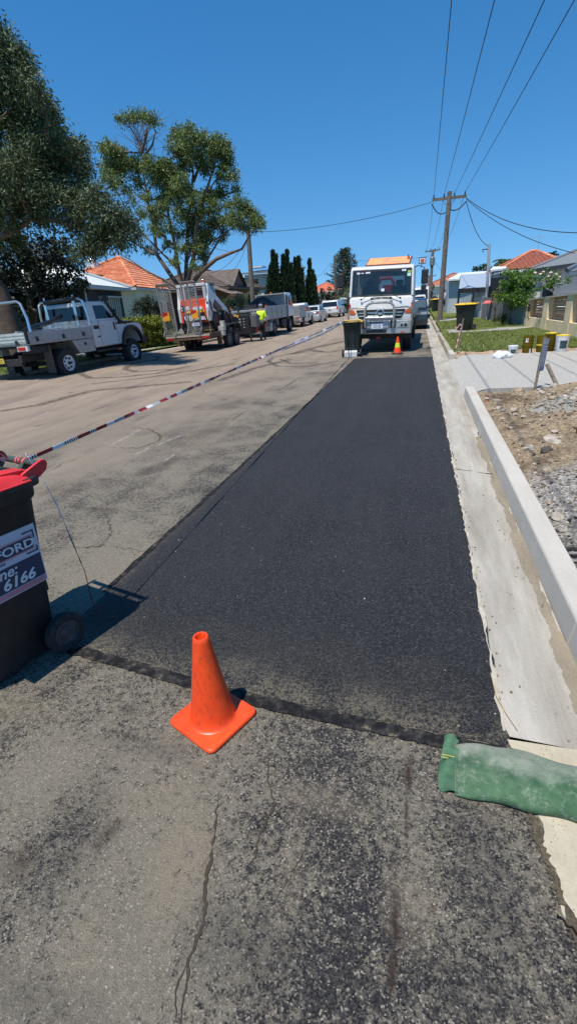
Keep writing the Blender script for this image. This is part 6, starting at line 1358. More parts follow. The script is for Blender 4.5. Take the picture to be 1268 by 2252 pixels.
r=thing('letterbox_panel','small dark letterbox set in the first cream pillar','letterbox',(wx(25)-.02,24.8,.75)); b=B(); b.bx(-.02,.0,-.2,.2,0,.3); b.build('door',BLACKP,r); b=B(); b.bx(-.03,-.02,-.14,.14,.2,.23); b.build('slot',STEEL,r)
r=thing('metal_gate','sage green ribbed metal gate between the cream wall and dark gap','gate')
b=B(); g0=gz(1122,714,.12); g1=Vector((4.62,25.4,.12)); n_=16
for k in range(n_):
    p=g0.lerp(g1,k/n_); q=g0.lerp(g1,(k+.82)/n_); b.bar((p.x,p.y,.62),(q.x,q.y,.62),.04,1.05)
b.build('panel',m('sage_sheet',(.19,.25,.22,1),.5,var=.08),r); b=B(); 
for p in (g0,g1): b.tube([(p.x,p.y,.05),(p.x,p.y,1.2)],.035,6)
b.bar((g0.x,g0.y,1.16),(g1.x,g1.y,1.16),.05,.05); b.build('gate_frame',m('sage_frame',(.24,.3,.27,1),.5),r)
def palings(name,label,a,c,z0,z1a,z1b,n,mat,gap=.88,cat='fence',th=.02):
    r=thing(name,label,cat); b=B(); a=Vector(a); c=Vector(c)
    for k in range(n):
        p=a.lerp(c,k/n); q=a.lerp(c,(k+gap)/n); zt=z1a+(z1b-z1a)*k/n+rnd.uniform(-.012,.012); b.bar((p.x,p.y,(z0+zt)/2),(q.x,q.y,(z0+zt)/2),th,zt-z0)
    b.build('paling',mat,r); b=B(); dd=(c-a).normalized(); off=Vector((dd.y,-dd.x,0))*-.04
    for z in (.35,.85): b.bar(tuple(Vector((a.x,a.y,z))+off),tuple(Vector((c.x,c.y,z))+off),.04,.07)
    b.build('rail',mat,r); return r
palings('paling_fence','grey weathered paling fence left of the sage gate',gz(1056,702,.12),gz(1101,708,.12),.08,1.35,1.3,30,m('grey_palings',(.17,.165,.17,1),.85,var=.3,scale=9),.94)
palings('dark_screen','black slatted screen in the shade between palings and gate',gz(1101,709,.12),gz(1122,714,.12),.08,1.35,1.3,14,m('black_palings',(.02,.021,.023,1),.8,var=.3),.9,'screen')
palings('white_fence','pale slatted fence stepping down beyond the palings',gz(1010,688,.12),gz(1056,700,.12),.45,1.25,1.75,26,m('pale_blue_slats',(.42,.48,.52,1),.6,var=.06),.6)
b=B(); a_=gz(1010,688,.12); c_=gz(1056,700,.12); b.bar((a_.x,a_.y,.25),(c_.x,c_.y,.27),.12,.55); tag(b.build('low_wall',m('pale_blue_base',(.36,.42,.46,1),.8,var=.1)),'low pale wall under the stepped white fence','wall')
palings('white_fence','short white fence far up the right verge behind the workers',gz(985,688,.12),gz(1010,689,.12),.05,.9,1.1,20,WHITEWALL,.7)
b=B(); a_=Vector((4.5,46,0)); 
palings('white_fence','white picket fence at the far end of the left verge by the street sign',(-9.6,70,0),(-7.2,96,0),.05,1.5,1.5,40,m('far_white_picket',(.5,.54,.56,1),.7),.7)
# poles and wires
POLE=m('power_pole_timber',(.15,.125,.105,1),.9,var=.35,scale=6,bump=.5,bscale=25)
def power_pole(label,base,top,r0,r1,arm=None,armz=.3,wid=2.0):
    r=thing('power_pole',label,'power pole',tuple(base),0,'timber power poles'); t=Vector(top)-Vector(base)
    b=B(); b.tube([(0,0,-.3),tuple(t*.5),tuple(t)],[r0,(r0+r1)/2,r1],12); b.build('pole',POLE,r,smooth=True,ang=60)
    if arm:
        a_,c_=[Vector(v)-Vector(base) for v in arm]; b=B(); b.bar(tuple(a_),tuple(c_),.12,.14); ar=b.build('crossarm',POLE,r)
        b=B()
        for k in (.05,.35,.65,.95): p=a_.lerp(c_,k); b.lathe([(.03,.07),(.05,.12),(.03,.17),(.045,.22),(.001,.25)],o=tuple(p),n=8); b.build('insulator',BLACKP,ar) if k==.95 else None
        mid=t*(1-.10); b=B(); b.bar(tuple(a_.lerp(c_,.28)),tuple(t*.88),.03,.03); b.bar(tuple(a_.lerp(c_,.72)),tuple(t*.88),.03,.03); b.build('brace',STEEL,r)
    return r
PB=Vector((1.2,34.6,.1)); PT=at(988,421,34.6); AL=at(949,440,34.6); AR=at(1025,431,34.6)
power_pole('tall leaning timber power pole with crossarm, nearest on the right verge',PB,PT,.17,.13,(AL,AR))
P2=Vector((1.0,66,.1)); T2=at(951,549,66); A2L=at(934,554,66); A2R=at(967,549,66)
pp=power_pole('second power pole up the right side with a transformer under its crossarm',P2,T2,.2,.16,(A2L,A2R))
b=B(); v=T2-P2-Vector((0,0,1.2)); b.lathe([(.28,-.45),(.3,-.4),(.3,.35),(.2,.45)],o=tuple(v),n=14); b.build('transformer',STEEL,pp)
P3=Vector((.9,98,.1)); power_pole('third, far smaller pole behind the second one',P3,at(944,606,98),.2,.16,(at(934,609,98),at(958,606,98)))
PL=Vector((-11.15,34,-.1)); TL=at(545,503,34); power_pole('bare timber pole on the left verge behind the worker and tip truck',PL,TL,.17,.14)
PF=Vector((at(738,664,72).x,72,0)); power_pole('slim far pole in front of the big conifer',PF,at(735,562,72),.17,.14)
PQ=Vector((at(978,640,88).x,88,0)); power_pole('thin distant pole just right of the near timber pole',PQ,at(979,617,88),.12,.1)
r=thing('service_pole','thin galvanised pole with a wire bracket beside the paling fence','pole',(0,0,0)); s0=at(1068,690,33.5); s1=at(1075,537,33.5); b=B(); b.tube([(s0.x,s0.y,0),tuple(s1)],.085,10); b.build('pole',GALV,r,smooth=True); b=B(); v=at(1071,548,33.5); b.tube([v,v+Vector((-.28,0,.0)),v+Vector((-.22,0,-.15))],.03,6); b.build('bracket',BLACKP,r)
WIRE=m('black_cable',(.02,.02,.022,1),.6,var=0)
def wire(pts_a,pts_b,sag,rad,label,n=28,group='overhead wires'):
    a=Vector(pts_a); c=Vector(pts_b); b=B(); b.tube([a.lerp(c,k/n)-Vector((0,0,sag*4*(k/n)*(1-k/n))) for k in range(n+1)],rad,5); return tag(b.build('overhead_wire',WIRE),label,'wire',group)
up=Vector((0,0,.22))
for k,(t,px,lb) in enumerate(((.05,992,'overhead wire on the left end of the near crossarm'),(.35,1085,'overhead wire second from the left on the near crossarm'),(.65,1193,'overhead wire third from the left on the near crossarm'),(.95,1258,'overhead wire on the right end of the near crossarm'))):
    a=AL.lerp(AR,t)+up; e=at(px,-5,13); dv=(e-a); f=a+dv*((34.6+6)/(34.6-13)); wire(a,f,.10,.011,lb)
    wire(a,A2L.lerp(A2R,t)+up,.9,.011,lb.replace('overhead wire','wire running up the street from')+' pole')
wire(AL+Vector((0,0,-.1)),TL-Vector((0,0,.2)),.35,.014,'cable crossing the street from the crossarm to the left pole')
wire(AR+Vector((0,0,-.1)),at(1280,512,24),.45,.018,'upper thick cable from the crossarm to the right edge')
wire(AR+Vector((0,0,-.15)),at(1262,557,24.5),.35,.016,'lower cable from the crossarm to the grey roofed house')
wire(AR+Vector((0,0,-.25)),at(1073,541,33.5),.45,.02,'slack cable dropping from the crossarm to the galvanised pole')
wire(AL+Vector((0,0,-.2)),PB+(PT-PB)*.87,.35,.03,'looped black lead under the left half of the crossarm')
wire(AR+Vector((0,0,-.25)),PB+(PT-PB)*.88,.25,.035,'looped black lead under the right half of the crossarm')
wire(TL-Vector((0,0,.4)),at(462,600,38),.5,.014,'service wire from the left pole down to the brown house')
wire(TL-Vector((0,0,.5)),at(500,600,40),.5,.012,'second service wire from the left pole to the brown house')
wire(T2-Vector((0,0,.7)),at(1010,618,46),.6,.014,'service wire from the second pole to the white roof')
wire(T2-Vector((0,0,.6)),at(735,566,72),.5,.014,'wire crossing the street from the second pole to the slim far pole')
wire(at(735,568,72),at(690,615,66),.2,.014,'wire dropping left from the slim far pole')
r=thing('street_sign','small street name sign on a post at the far left corner','sign',(at(754,690,64).x,64,0)); zt=at(754,656,64).z; b=B(); b.tube([(0,0,0),(0,0,zt+.1)],.04,6); b.build('post',GALV,r); b=B(); b.bx(-.35,.55,-.01,.01,zt-.1,zt+.08); b.build('sign_plate',WHITESIGN,r)
r=thing('garden_umbrella','faded red cover showing over the top of the grey paling fence','umbrella'); v=at(1072,664,31.5); b=B(); b.lathe([(.30,-.07),(.26,0),(.15,.06),(.001,.08)],o=tuple(v),n=16); b.build('canopy',m('faded_red_cloth',(.6,.12,.12,1),.8,var=.2),r,smooth=True); b=B(); b.tube([(v.x,v.y,0),tuple(v)],.03,6); b.build('pole',GALV,r)
# ================================================================ VEGETATION
def leafmat(name,cols,rough=.5,trans=.25):
    n=NT(name); rn=n.N.new('ShaderNodeNewGeometry').outputs['Random Per Island']; c=n.ramp(rn,[(i/(len(cols)-1),q+(1,)) for i,q in enumerate(cols)]); n.fin(c,rough,spec=.5)
    tr=n.N.new('ShaderNodeBsdfTranslucent'); n.link(c,tr.inputs[0]); mx=n.N.new('ShaderNodeMixShader'); mx.inputs[0].default_value=trans; n.link(n.b.outputs[0],mx.inputs[1]); n.link(tr.outputs[0],mx.inputs[2]); n.link(mx.outputs[0],n.out.inputs[0]); return n.m
def leaves(name,P,D,L,W,mat,parent=None,seed=0,fold=.25):
    rs=np.random.RandomState(seed); N=len(P); D=D/np.linalg.norm(D,axis=1,keepdims=True); r=rs.normal(size=(N,3)); S=np.cross(D,r); S/=np.linalg.norm(S,axis=1,keepdims=True); Nn=np.cross(D,S)
    L=np.asarray(L).reshape(-1,1)*np.ones((N,1)); W=np.asarray(W).reshape(-1,1)*np.ones((N,1))
    V=np.empty((N*4,3),'f'); V[0::4]=P; V[1::4]=P+D*L*.45+S*W/2+Nn*W*fold; V[2::4]=P+D*L; V[3::4]=P+D*L*.45-S*W/2+Nn*W*fold
    me=bpy.data.meshes.new(name); me.vertices.add(N*4); me.vertices.foreach_set('co',V.ravel()); me.loops.add(N*4); me.loops.foreach_set('vertex_index',np.arange(N*4,dtype='i')); me.polygons.add(N); me.polygons.foreach_set('loop_start',np.arange(0,N*4,4,dtype='i')); me.update(calc_edges=True); me.materials.append(mat)
    o=bpy.data.objects.new(name,me); COL.objects.link(o)
    if parent: o.parent=parent
    return o
def clumpleaves(clumps,dens,rs,tuft=.22,per=22,droop=.6,flat=.75,bottom=.35):
    """clumps: (center, radius). Leaves gathered in tufts spread on and in each clump, thinner underneath."""
    PP=[];DD=[];T=[]
    for c,R in clumps:
        n_=max(3,int(dens*R*R)); c=np.array(c)
        u=rs.normal(size=(n_,3)); u/=np.linalg.norm(u,axis=1,keepdims=True); keep=(u[:,2]>-.25)|(rs.rand(n_)<bottom); u=u[keep]
        rad=(rs.rand(len(u))**.42)*R; t=c+u*rad[:,None]*np.array([1,1,flat]); T.append(t)
        k=per; q=np.repeat(t,k,0); uu=np.repeat(u,k,0); d=rs.normal(size=q.shape)*.7+uu*.8+np.array([0,0,-droop]); PP.append(q+rs.normal(size=q.shape)*tuft*.5); DD.append(d)
    return np.concatenate(PP),np.concatenate(DD),T
def limbs(b,trunk,clumps,tufts,rs,r0=.1,twigs=8,tw=.008,sub=.5):
    """each clump is fed by a curved limb from the nearest lower point of the trunk skeleton"""
    nodes=[Vector(p) for p in trunk]
    for (c,R),T in zip(clumps,tufts):
        c=Vector(c); cand=sorted(nodes,key=lambda p:(p-c).length+max(0,p.z-c.z+.1)*3+max(0,(c.z-p.z)*-.2))[:2]; s=cand[0]
        mid=s.lerp(c,.5)+Vector((rs.normal()*.12,rs.normal()*.12,-.08*(c-s).length+rs.normal()*.1)); L=(c-s).length; ra=min(r0,.022+L*.016+R*.02)
        pts=[]
        for k in range(7): t=k/6; pts.append(s*(1-t)**2+mid*2*t*(1-t)+c*t*t+Vector((rs.normal(),rs.normal(),rs.normal()))*.03*(0<k<6))
        b.tube(pts,[ra*(1-.75*k/6) for k in range(7)],6); 
        nodes+= [pts[3],pts[5]]
        for i in rs.permutation(len(T))[:twigs]:
            e=Vector(T[i]); s2=pts[rs.randint(3,7)]; m2=s2.lerp(e,.5)+Vector((rs.normal(),rs.normal(),rs.normal()))*.08*R; b.tube([s2,m2,e],[tw*2,tw*1.4,tw*.6],4)
GUM=leafmat('gum_leaves',[(.045,.075,.016),(.095,.15,.032),(.17,.225,.055),(.26,.30,.10)],.55,.3)
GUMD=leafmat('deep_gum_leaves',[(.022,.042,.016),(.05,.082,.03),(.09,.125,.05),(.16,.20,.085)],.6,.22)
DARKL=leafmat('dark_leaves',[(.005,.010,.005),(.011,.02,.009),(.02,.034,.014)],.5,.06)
BARKG=m('gum_bark',(.22,.165,.125,1),.9,var=.35,scale=4,bump=.6,bscale=22); BARKP=m('pinkish_bark',(.25,.15,.11,1),.9,var=.3,scale=4,bump=.5); BARKD=m('dark_bark',(.07,.055,.045,1),.95,var=.35,scale=6,bump=.6)
rs=np.random.RandomState(21)
# ---- large tree at the left edge
r=thing('gum_tree','huge dark spreading tree over the white ute at the left edge','tree',(0,0,0),0,'street trees'); YT=15.5
def P2_(px,py,Y=15.5,j=0): v=at(px,py,Y+j); return (v.x,v.y,v.z)
tb=Vector((-14.75,16.0,-.15)); b=B(); b.tube([tb,tb+Vector((.03,0,.9)),Vector(P2_(-5,640,15.8)),Vector(P2_(-60,560,15.6)),Vector(P2_(-110,470,15.4)),Vector(P2_(-130,360,15.2)),Vector(P2_(-120,220,15.2))],[.48,.40,.34,.28,.22,.16,.08],12)
b.tube([Vector(P2_(-60,560,15.6)),Vector(P2_(-10,528,15.2)),Vector(P2_(30,508,15)),Vector(P2_(70,482,14.9)),Vector(P2_(120,485,14.8)),Vector(P2_(170,500,14.7)),Vector(P2_(215,520,14.6))],[.13,.11,.095,.08,.07,.05,.025],8)
b.tube([Vector(P2_(-110,470,15.4)),Vector(P2_(-20,420,15.2)),Vector(P2_(70,380,15)),Vector(P2_(160,350,15))],[.16,.12,.09,.05],8)
b.tube([Vector(P2_(-130,360,15.2)),Vector(P2_(-40,300,15.2)),Vector(P2_(40,230,15.2))],[.14,.09,.05],8)
tn=[P2_(-110,470,15.4),P2_(-10,528,15.2),P2_(70,482,14.9),P2_(150,497,14.7),P2_(-20,420,15.2),P2_(70,380,15),P2_(140,355,15),P2_(-130,360,15.2),P2_(-40,300,15.2),P2_(40,230,15.2),P2_(-120,220,15.2)]
cl=[]
for px,py,rp in ((-90,60,70),(-20,150,58),(25,175,50),(45,150,32),(-60,170,70),(70,220,48),(20,250,62),(100,260,45),(-70,270,75),(60,320,60),(125,310,45),(150,350,45),(95,370,55),(185,350,38),(195,385,32),(20,370,65),(-60,380,70),(60,430,55),(130,420,50),(180,430,42),(215,450,40),(0,460,60),(250,470,38),(280,495,30),(235,510,38),(205,525,35),(160,485,35),(180,555,26),(265,520,25),(90,480,32),(20,520,45),(300,520,15),(-40,130,40),(110,200,18),(140,285,25),(60,190,35),(88,235,32),(10,110,38),(30,130,30),(228,425,22),(190,330,25)):
    if px>100 and py<470: px-=22
    for q in range(2): v=at(px+rs.normal()*rp*.12,py+rs.normal()*rp*.12,15.2+rs.uniform(-1.3,1.5)); cl.append(((v.x,v.y,v.z),rp*.80/68))
v=at(0,42,14); cl.append(((v.x-.2,v.y,v.z),.35))
PP,DD,T=clumpleaves(cl,170,rs,.25,28,.7,.85,.6); limbs(b,tn,cl,T,rs,.07,6,.008); b.build('trunk',m('deep_brown_bark',(.11,.075,.055,1),.9,var=.4,scale=4,bump=.6,bscale=22),r,smooth=True,ang=60)  # one darker brown bark colour for trunk and limbs
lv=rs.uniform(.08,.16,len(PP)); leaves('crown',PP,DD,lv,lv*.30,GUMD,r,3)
# ---- dark broadleaf tree under it
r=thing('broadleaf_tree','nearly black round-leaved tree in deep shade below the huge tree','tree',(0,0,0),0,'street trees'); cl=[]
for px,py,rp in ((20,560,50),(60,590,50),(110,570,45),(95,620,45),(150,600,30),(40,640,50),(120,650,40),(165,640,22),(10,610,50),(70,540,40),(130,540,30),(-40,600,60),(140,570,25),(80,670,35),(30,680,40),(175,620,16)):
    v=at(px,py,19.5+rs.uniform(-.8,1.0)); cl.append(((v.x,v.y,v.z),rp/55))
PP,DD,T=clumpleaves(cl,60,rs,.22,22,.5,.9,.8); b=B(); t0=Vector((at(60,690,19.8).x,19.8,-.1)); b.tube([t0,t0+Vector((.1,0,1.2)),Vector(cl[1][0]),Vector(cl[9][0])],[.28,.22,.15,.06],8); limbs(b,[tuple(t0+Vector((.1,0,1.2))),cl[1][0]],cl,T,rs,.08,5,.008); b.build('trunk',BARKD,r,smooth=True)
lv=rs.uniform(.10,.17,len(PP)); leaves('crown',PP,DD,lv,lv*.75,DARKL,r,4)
# ---- open gum behind the trailer
r=thing('gum_tree','tall open multi-stemmed gum with tufted crown behind the trailer','tree',(0,0,0),0,'street trees'); YG=27
base=Vector((at(400,700,YG).x,YG,-.1)); b=B()
def Q(px,py,j=0): v=at(px,py,YG+j); return Vector((v.x,v.y,v.z))
stems=[[base,Q(400,640),Q(372,600,.2),Q(345,560,.3),Q(338,500,.4),Q(325,440,.4),Q(315,380,.3),Q(312,335,.2)],
 [base,Q(404,640),Q(392,590,-.2),Q(385,540,-.3),Q(372,480,-.2),Q(360,420,0),Q(350,385,0)],
 [base,Q(408,640),Q(410,580,.3),Q(412,520,.6),Q(418,450,.7),Q(425,380,.6),Q(415,325,.5)],
 [base,Q(410,630),Q(425,570,-.3),Q(432,500,-.5),Q(450,430,-.4),Q(470,370,-.2),Q(480,330,0)],
 [base,Q(412,640),Q(440,600,-.4),Q(475,570,-.6),Q(510,555,-.6),Q(532,548,-.5),Q(548,520,-.4)],
 [Q(440,600,-.4),Q(462,560,-.2),Q(490,515,0),Q(530,490,.1)],
 [Q(400,640),Q(360,615,-.3),Q(320,595,-.5),Q(285,570,-.6),Q(255,555,-.6)],
 [Q(345,560,.3),Q(305,540,.4),Q(270,520,.5)],[Q(392,590,-.2),Q(360,560,-.5),Q(300,500,-.4),Q(262,430,-.2)],
 [Q(312,335,.2),Q(300,300,.2),Q(285,278,.1)],[Q(312,335,.2),Q(322,300,.1),Q(325,275,0)],[Q(312,350,.2),Q(335,320,.2),Q(342,290,.2)],[Q(425,400,.6),Q(445,350,.5),Q(450,310,.5)]]
tn=[]
for s_ in stems:
    n_=len(s_); r_0=.21 if s_[0] is base else .09; b.tube(s_,[max(.015,r_0*(1-k/n_)**.9*(.75 if k else 1)) for k in range(n_)],8); tn+= [tuple(p) for p in s_[2:]]
cl=[]
for px,py,rp in ((270,262,8),(285,257,8),(300,255,8),(315,257,8),(330,260,8),(342,266,6),(236,325,13),(250,335,12),(268,332,9),(240,370,15),(262,358,16),(285,365,16),(310,360,14),(335,365,16),(355,372,16),(375,380,16),(240,390,10),(395,300,16),(415,295,14),(388,325,13),(410,330,14),(405,360,14),(430,345,14),(455,315,16),(480,320,16),(495,335,14),(470,345,15),(500,365,12),(490,385,12),(515,385,8),(450,370,12),
   (370,405,16),(395,400,14),(340,400,10),(385,430,16),(410,420,14),(360,440,12),(430,440,14),(460,430,12),(485,425,12),(470,455,12),(345,480,12),(330,460,8),(400,470,14),(425,480,15),(450,470,10),(520,420,8),(525,440,9),(500,450,9),(540,455,9),(480,490,14),(500,485,12),(520,480,12),(545,470,14),(562,478,12),(555,495,11),(535,500,9),(425,510,14),(445,520,13),(440,545,11),(450,565,9),(420,540,9),(350,510,9),(330,550,8),(290,440,6),(395,515,9),(465,530,8),(210,555,9),(570,490,7),(375,500,8),(300,400,10),(280,420,9),(320,430,9),(355,455,10),(340,500,9),(370,540,8),(400,545,8),(385,575,7),(430,585,7),(460,500,11),(490,520,8),(310,470,7),(250,410,8),(265,395,9)):
    v=Q(px,py,rs.uniform(-1.1,1.1)); cl.append((tuple(v),rp*1.4/42))
PP,DD,T=clumpleaves(cl,300,rs,.2,19,.75,.9,.6); limbs(b,tn,cl,T,rs,.05,9,.009)
for _ in range(130):      # bare twigs
    c=cl[rs.randint(len(cl))][0]; s_=Vector(tn[rs.randint(len(tn))]); e=Vector(c)+Vector((rs.normal()*.7,rs.normal()*.6,rs.normal()*.5-.5))
    if (e-s_).length<2.6 and e.z>s_.z-.6: b.tube([s_,s_.lerp(e,.5)+Vector((rs.normal()*.15,rs.normal()*.15,rs.normal()*.12)),e],[.018,.011,.005],4)
for _ in range(70):
    s_=Q(rs.uniform(300,325),rs.uniform(285,345),.2); e=s_+Vector((rs.normal()*.7,rs.normal()*.5,rs.uniform(.2,1.2))); b.tube([s_,s_.lerp(e,.45)+Vector((0,0,-.05)),e],[.012,.008,.003],4)
b.build('trunk',m('brown_gum_bark',(.15,.105,.08,1),.9,var=.4,scale=4,bump=.5),r,smooth=True,ang=60)
lv=rs.uniform(.09,.18,len(PP)); leaves('crown',PP,DD,lv,lv*.32,GUM,r,5)
# ---- shrubs and hedges
def bushy(name,label,cat,clumps,dens,mat,ll,lw,trunk=None,bark=BARKD,group=None,per=18,droop=.1,flat=.9,tuft=.12,seed=1,sten=.05):
    r=thing(name,label,cat,(0,0,0),0,group); PP,DD,T=clumpleaves(clumps,dens,rs,tuft,per,droop,flat,.7); b=B()
    zc=min(c[2] for c,_ in clumps); cx=sum(c[0] for c,_ in clumps)/len(clumps); cy=sum(c[1] for c,_ in clumps)/len(clumps)
    base=trunk or (cx,cy,0.0); b.tube([(base[0],base[1],-.15),(base[0]+.03,base[1],max(.25,zc*.6))],[sten,sten*.7],6); limbs(b,[(base[0],base[1],.15),(base[0]+.03,base[1],max(.25,zc*.6))],clumps,T,rs,sten*.6,4,.005); b.build('trunk',bark,r)
    lv=rs.uniform(ll*.7,ll*1.3,len(PP)); leaves('crown',PP,DD,lv,lv*lw,mat,r,seed); return r
HEDGE=leafmat('yellow_green_leaves',[(.07,.11,.012),(.15,.2,.02),(.28,.31,.035),(.42,.40,.05)],.5,.25)
MIDG=leafmat('mid_green_leaves',[(.022,.05,.012),(.05,.10,.02),(.095,.16,.035)],.45,.25); BRG=leafmat('bright_green_leaves',[(.05,.12,.015),(.11,.22,.03),(.2,.34,.055)],.42,.3); CYP=leafmat('cypress_leaves',[(.008,.02,.007),(.018,.042,.012),(.04,.075,.02)],.7,.08); FARG=leafmat('olive_leaves',[(.012,.022,.009),(.03,.045,.018),(.06,.075,.03)],.6,.15)
bushy('hedge','clipped yellow-green hedge behind the bonnet of the white ute','hedge',[((x,y,z),.36) for k in range(11) for x,y in [(at(278+k*9,720,20.5+.25*k).x,20.5+.25*k)] for z in (.35,.75,1.18)],330,HEDGE,.075,.6,seed=11,tuft=.1)
bushy('round_bush','round grey-green bush above the yellow-green hedge','bush',[((v.x,v.y,v.z),rr_/42) for px,py,rr_ in ((310,672,15),(325,662,15),(340,670,13),(300,685,12),(325,682,18),(345,685,12)) for v in [at(px,py,25)]],300,FARG,.07,.6,seed=12)
bushy('shrub','leafy light green shrub in front of the brown house','shrub',[((v.x,v.y,v.z),rr_/36) for px,py,rr_ in ((505,665,14),(525,658,13),(515,680,14),(535,672,12),(498,680,9),(540,655,8)) for v in [at(px,py,31)]],260,leafmat('shrub_pale_leaves',[(.05,.08,.02),(.11,.16,.04),(.22,.27,.09)],.5,.3),.08,.5,seed=13)
bushy('shrub','small dark conifer-like shrub beside the left timber pole','shrub',[((v.x,v.y,v.z),rr_/36) for px,py,rr_ in ((568,648,7),(568,660,9),(560,672,9),(575,672,9)) for v in [at(px,py,40)]],110,CYP,.1,.4,seed=14)
bushy('shrub','dense bright green shrub rising over the black screen and gate','shrub',[((v.x,v.y,v.z),rr_/47) for px,py,rr_ in ((1112,628,15),(1130,612,15),(1150,608,15),(1122,645,16),(1145,632,18),(1162,625,14),(1135,655,16),(1158,648,15),(1108,655,11),(1165,605,9),(1128,668,12),(1155,665,12),(1118,600,8)) for v in [at(px,py,25.8+rs.uniform(-.5,.6))]],330,BRG,.10,.55,trunk=(4.9,26.3,0),seed=15)
bushy('shrub','small yellow-green shrub left of the dense bright shrub','shrub',[((v.x,v.y,v.z),rr_/40) for px,py,rr_ in ((1082,650,7),(1092,646,8),(1088,658,8),(1098,660,8)) for v in [at(px,py,29.6)]],130,HEDGE,.07,.5,seed=16)
r=bushy('frangipani_tree','open frangipani with bare grey forks and pale flowers over the slatted wall','tree',[((v.x,v.y,v.z),rr_/50) for px,py,rr_ in ((1185,610,10),(1200,602,10),(1215,612,10),(1225,606,8),(1175,622,9),(1195,620,10),(1210,625,9),(1230,618,7),(1168,612,7),(1242,618,5),(1188,632,7)) for v in [at(px,py,22.6+rs.uniform(-.4,.4))]],60,BRG,.16,.38,trunk=tuple(gz(1195,668,.2))[:2]+(0,) if False else (5.6,22.8,0),bark=m('frangipani_bark',(.3,.29,.27,1),.8,var=.2),per=9,seed=17,sten=.07)
b=B()
for px,py in ((1193,598),(1210,599),(1222,603),(1187,603),(1230,609),(1205,608),(1176,600)): v=at(px,py,22.1); b.ico(tuple(v),.055,(1,1,.6),.2,1,px)
b.build('flower',m('pale_pink_flower',(.75,.5,.45,1),.6),r)
bushy('shrub','low strappy plants in the shade at the foot of the black screen','shrub',[((v.x,v.y,v.z),rr_/42) for px,py,rr_ in ((1100,695,8),(1112,700,8),(1105,703,7),(1095,701,6)) for v in [at(px,py,26.8)]],120,MIDG,.2,.12,droop=-.3,seed=18)
bushy('shrub','dark clipped shrub in front of the far white fence on the right','shrub',[((v.x,v.y,v.z),rr_/25) for px,py,rr_ in ((995,660,7),(1003,656,7),(990,668,6),(1006,665,6)) for v in [at(px,py,47)]],80,CYP,.13,.6,seed=19)
# cypresses
def cypress(label,Y,lobes,seed):
    r=thing('cypress_tree',label,'tree',(0,0,0),0,'tall cypresses'); PP=[];DD=[]; b=B()
    for pb,pt,ytop,wpx in lobes:
        top=at(pt,ytop,Y); bx_=at(pb,690,Y).x; R=wpx/2/1080*Y; N=int(5200*R*top.z/5); t=rs.rand(N)**.8
        prof=np.sin(np.clip(t*1.06+.10,0,1)*pi)**.55*(1-t**3.0)*.98+.03; a=rs.uniform(0,2*pi,N); lump=1+.16*np.sin(a*5+t*17)+.10*np.sin(t*46+a*3); rad=R*prof*lump*(.72+.28*rs.rand(N)); z=.0+t*top.z; cx=bx_+(top.x-bx_)*t
        P=np.stack([cx+rad*np.cos(a),Y+rad*np.sin(a),z],1); D=np.stack([np.cos(a)*.35,np.sin(a)*.35,np.ones(N)],1)+rs.normal(size=(N,3))*.22; PP.append(P);DD.append(D); b.tube([(bx_,Y,-.2),(bx_+(top.x-bx_)*.85,Y,top.z*.85)],[.14,.03],6)
        # inner body of foliage so that the column is closed
    b.build('trunk',BARKD,r); PP=np.concatenate(PP);DD=np.concatenate(DD); lv=rs.uniform(.22,.5,len(PP)); leaves('crown',PP,DD,lv,lv*.42,CYP,r,seed)
cypress('broad dark cypress nearest the left timber pole',52,[(600,600,557,24),(608,607,566,16),(592,594,590,16)],31)
cypress('second dark cypress with a broad blunt top',52.5,[(629,631,556,26),(622,622,566,14),(640,640,585,14)],32)
cypress('twin-tipped dark cypress between the broad pair and the lone one',54,[(650,648,573,15),(660,656,570,17),(664,664,598,10)],33)
cypress('slim dark cypress standing slightly apart on the right',55,[(682,680,576,16),(685,687,600,12)],34)
cypress('short narrow cypress touching the slim one on its right',55.5,[(692,691,611,10)],35)
# big conifer with tiered branches
r=thing('norfolk_pine','tall tiered conifer far up the left side above the roofs','tree'); Y=105; b=B(); tp=at(757,545,Y); bs=at(759,660,Y); b.tube([(bs.x,Y,-.2),(tp.x,Y,tp.z)],[.4,.04],8); PP=[];DD=[]
z=3.0
while z<tp.z-.1:
    t=(z-3)/(tp.z-3); Lb=(3.9*(1-t)**.75+.35)*(1+.1*math.sin(z*5)); nb=9
    for k in range(nb):
        a=2*pi*k/nb+z*1.7+rs.normal()*.1; dx,dy=math.cos(a),math.sin(a); Lk=Lb*rs.uniform(.75,1.1); x0=bs.x+(tp.x-bs.x)*z/tp.z
        pts=[Vector((x0+dx*Lk*s_,Y+dy*Lk*s_,z+.12*Lk*s_+.28*Lk*s_*s_*.6)) for s_ in (0,.5,1)]; b.tube(pts,[.05,.03,.012],4)
        nl=int(26*Lk); s_=rs.rand(nl)**.7; P=np.stack([x0+dx*Lk*s_,Y+dy*Lk*s_,z+.12*Lk*s_+.17*Lk*s_*s_],1)+rs.normal(size=(nl,3))*[.16,.16,.05]; PP.append(P); DD.append(rs.normal(size=(nl,3))*.5+np.array([dx*.6,dy*.6,.25]))
    z+=.62-.2*t
b.build('trunk',BARKD,r); PP=np.concatenate(PP);DD=np.concatenate(DD); lv=rs.uniform(.25,.5,len(PP)); leaves('crown',PP,DD,lv,lv*.35,leafmat('pine_needles',[(.018,.035,.02),(.04,.065,.035),(.08,.11,.055)],.6,.12),r,41)
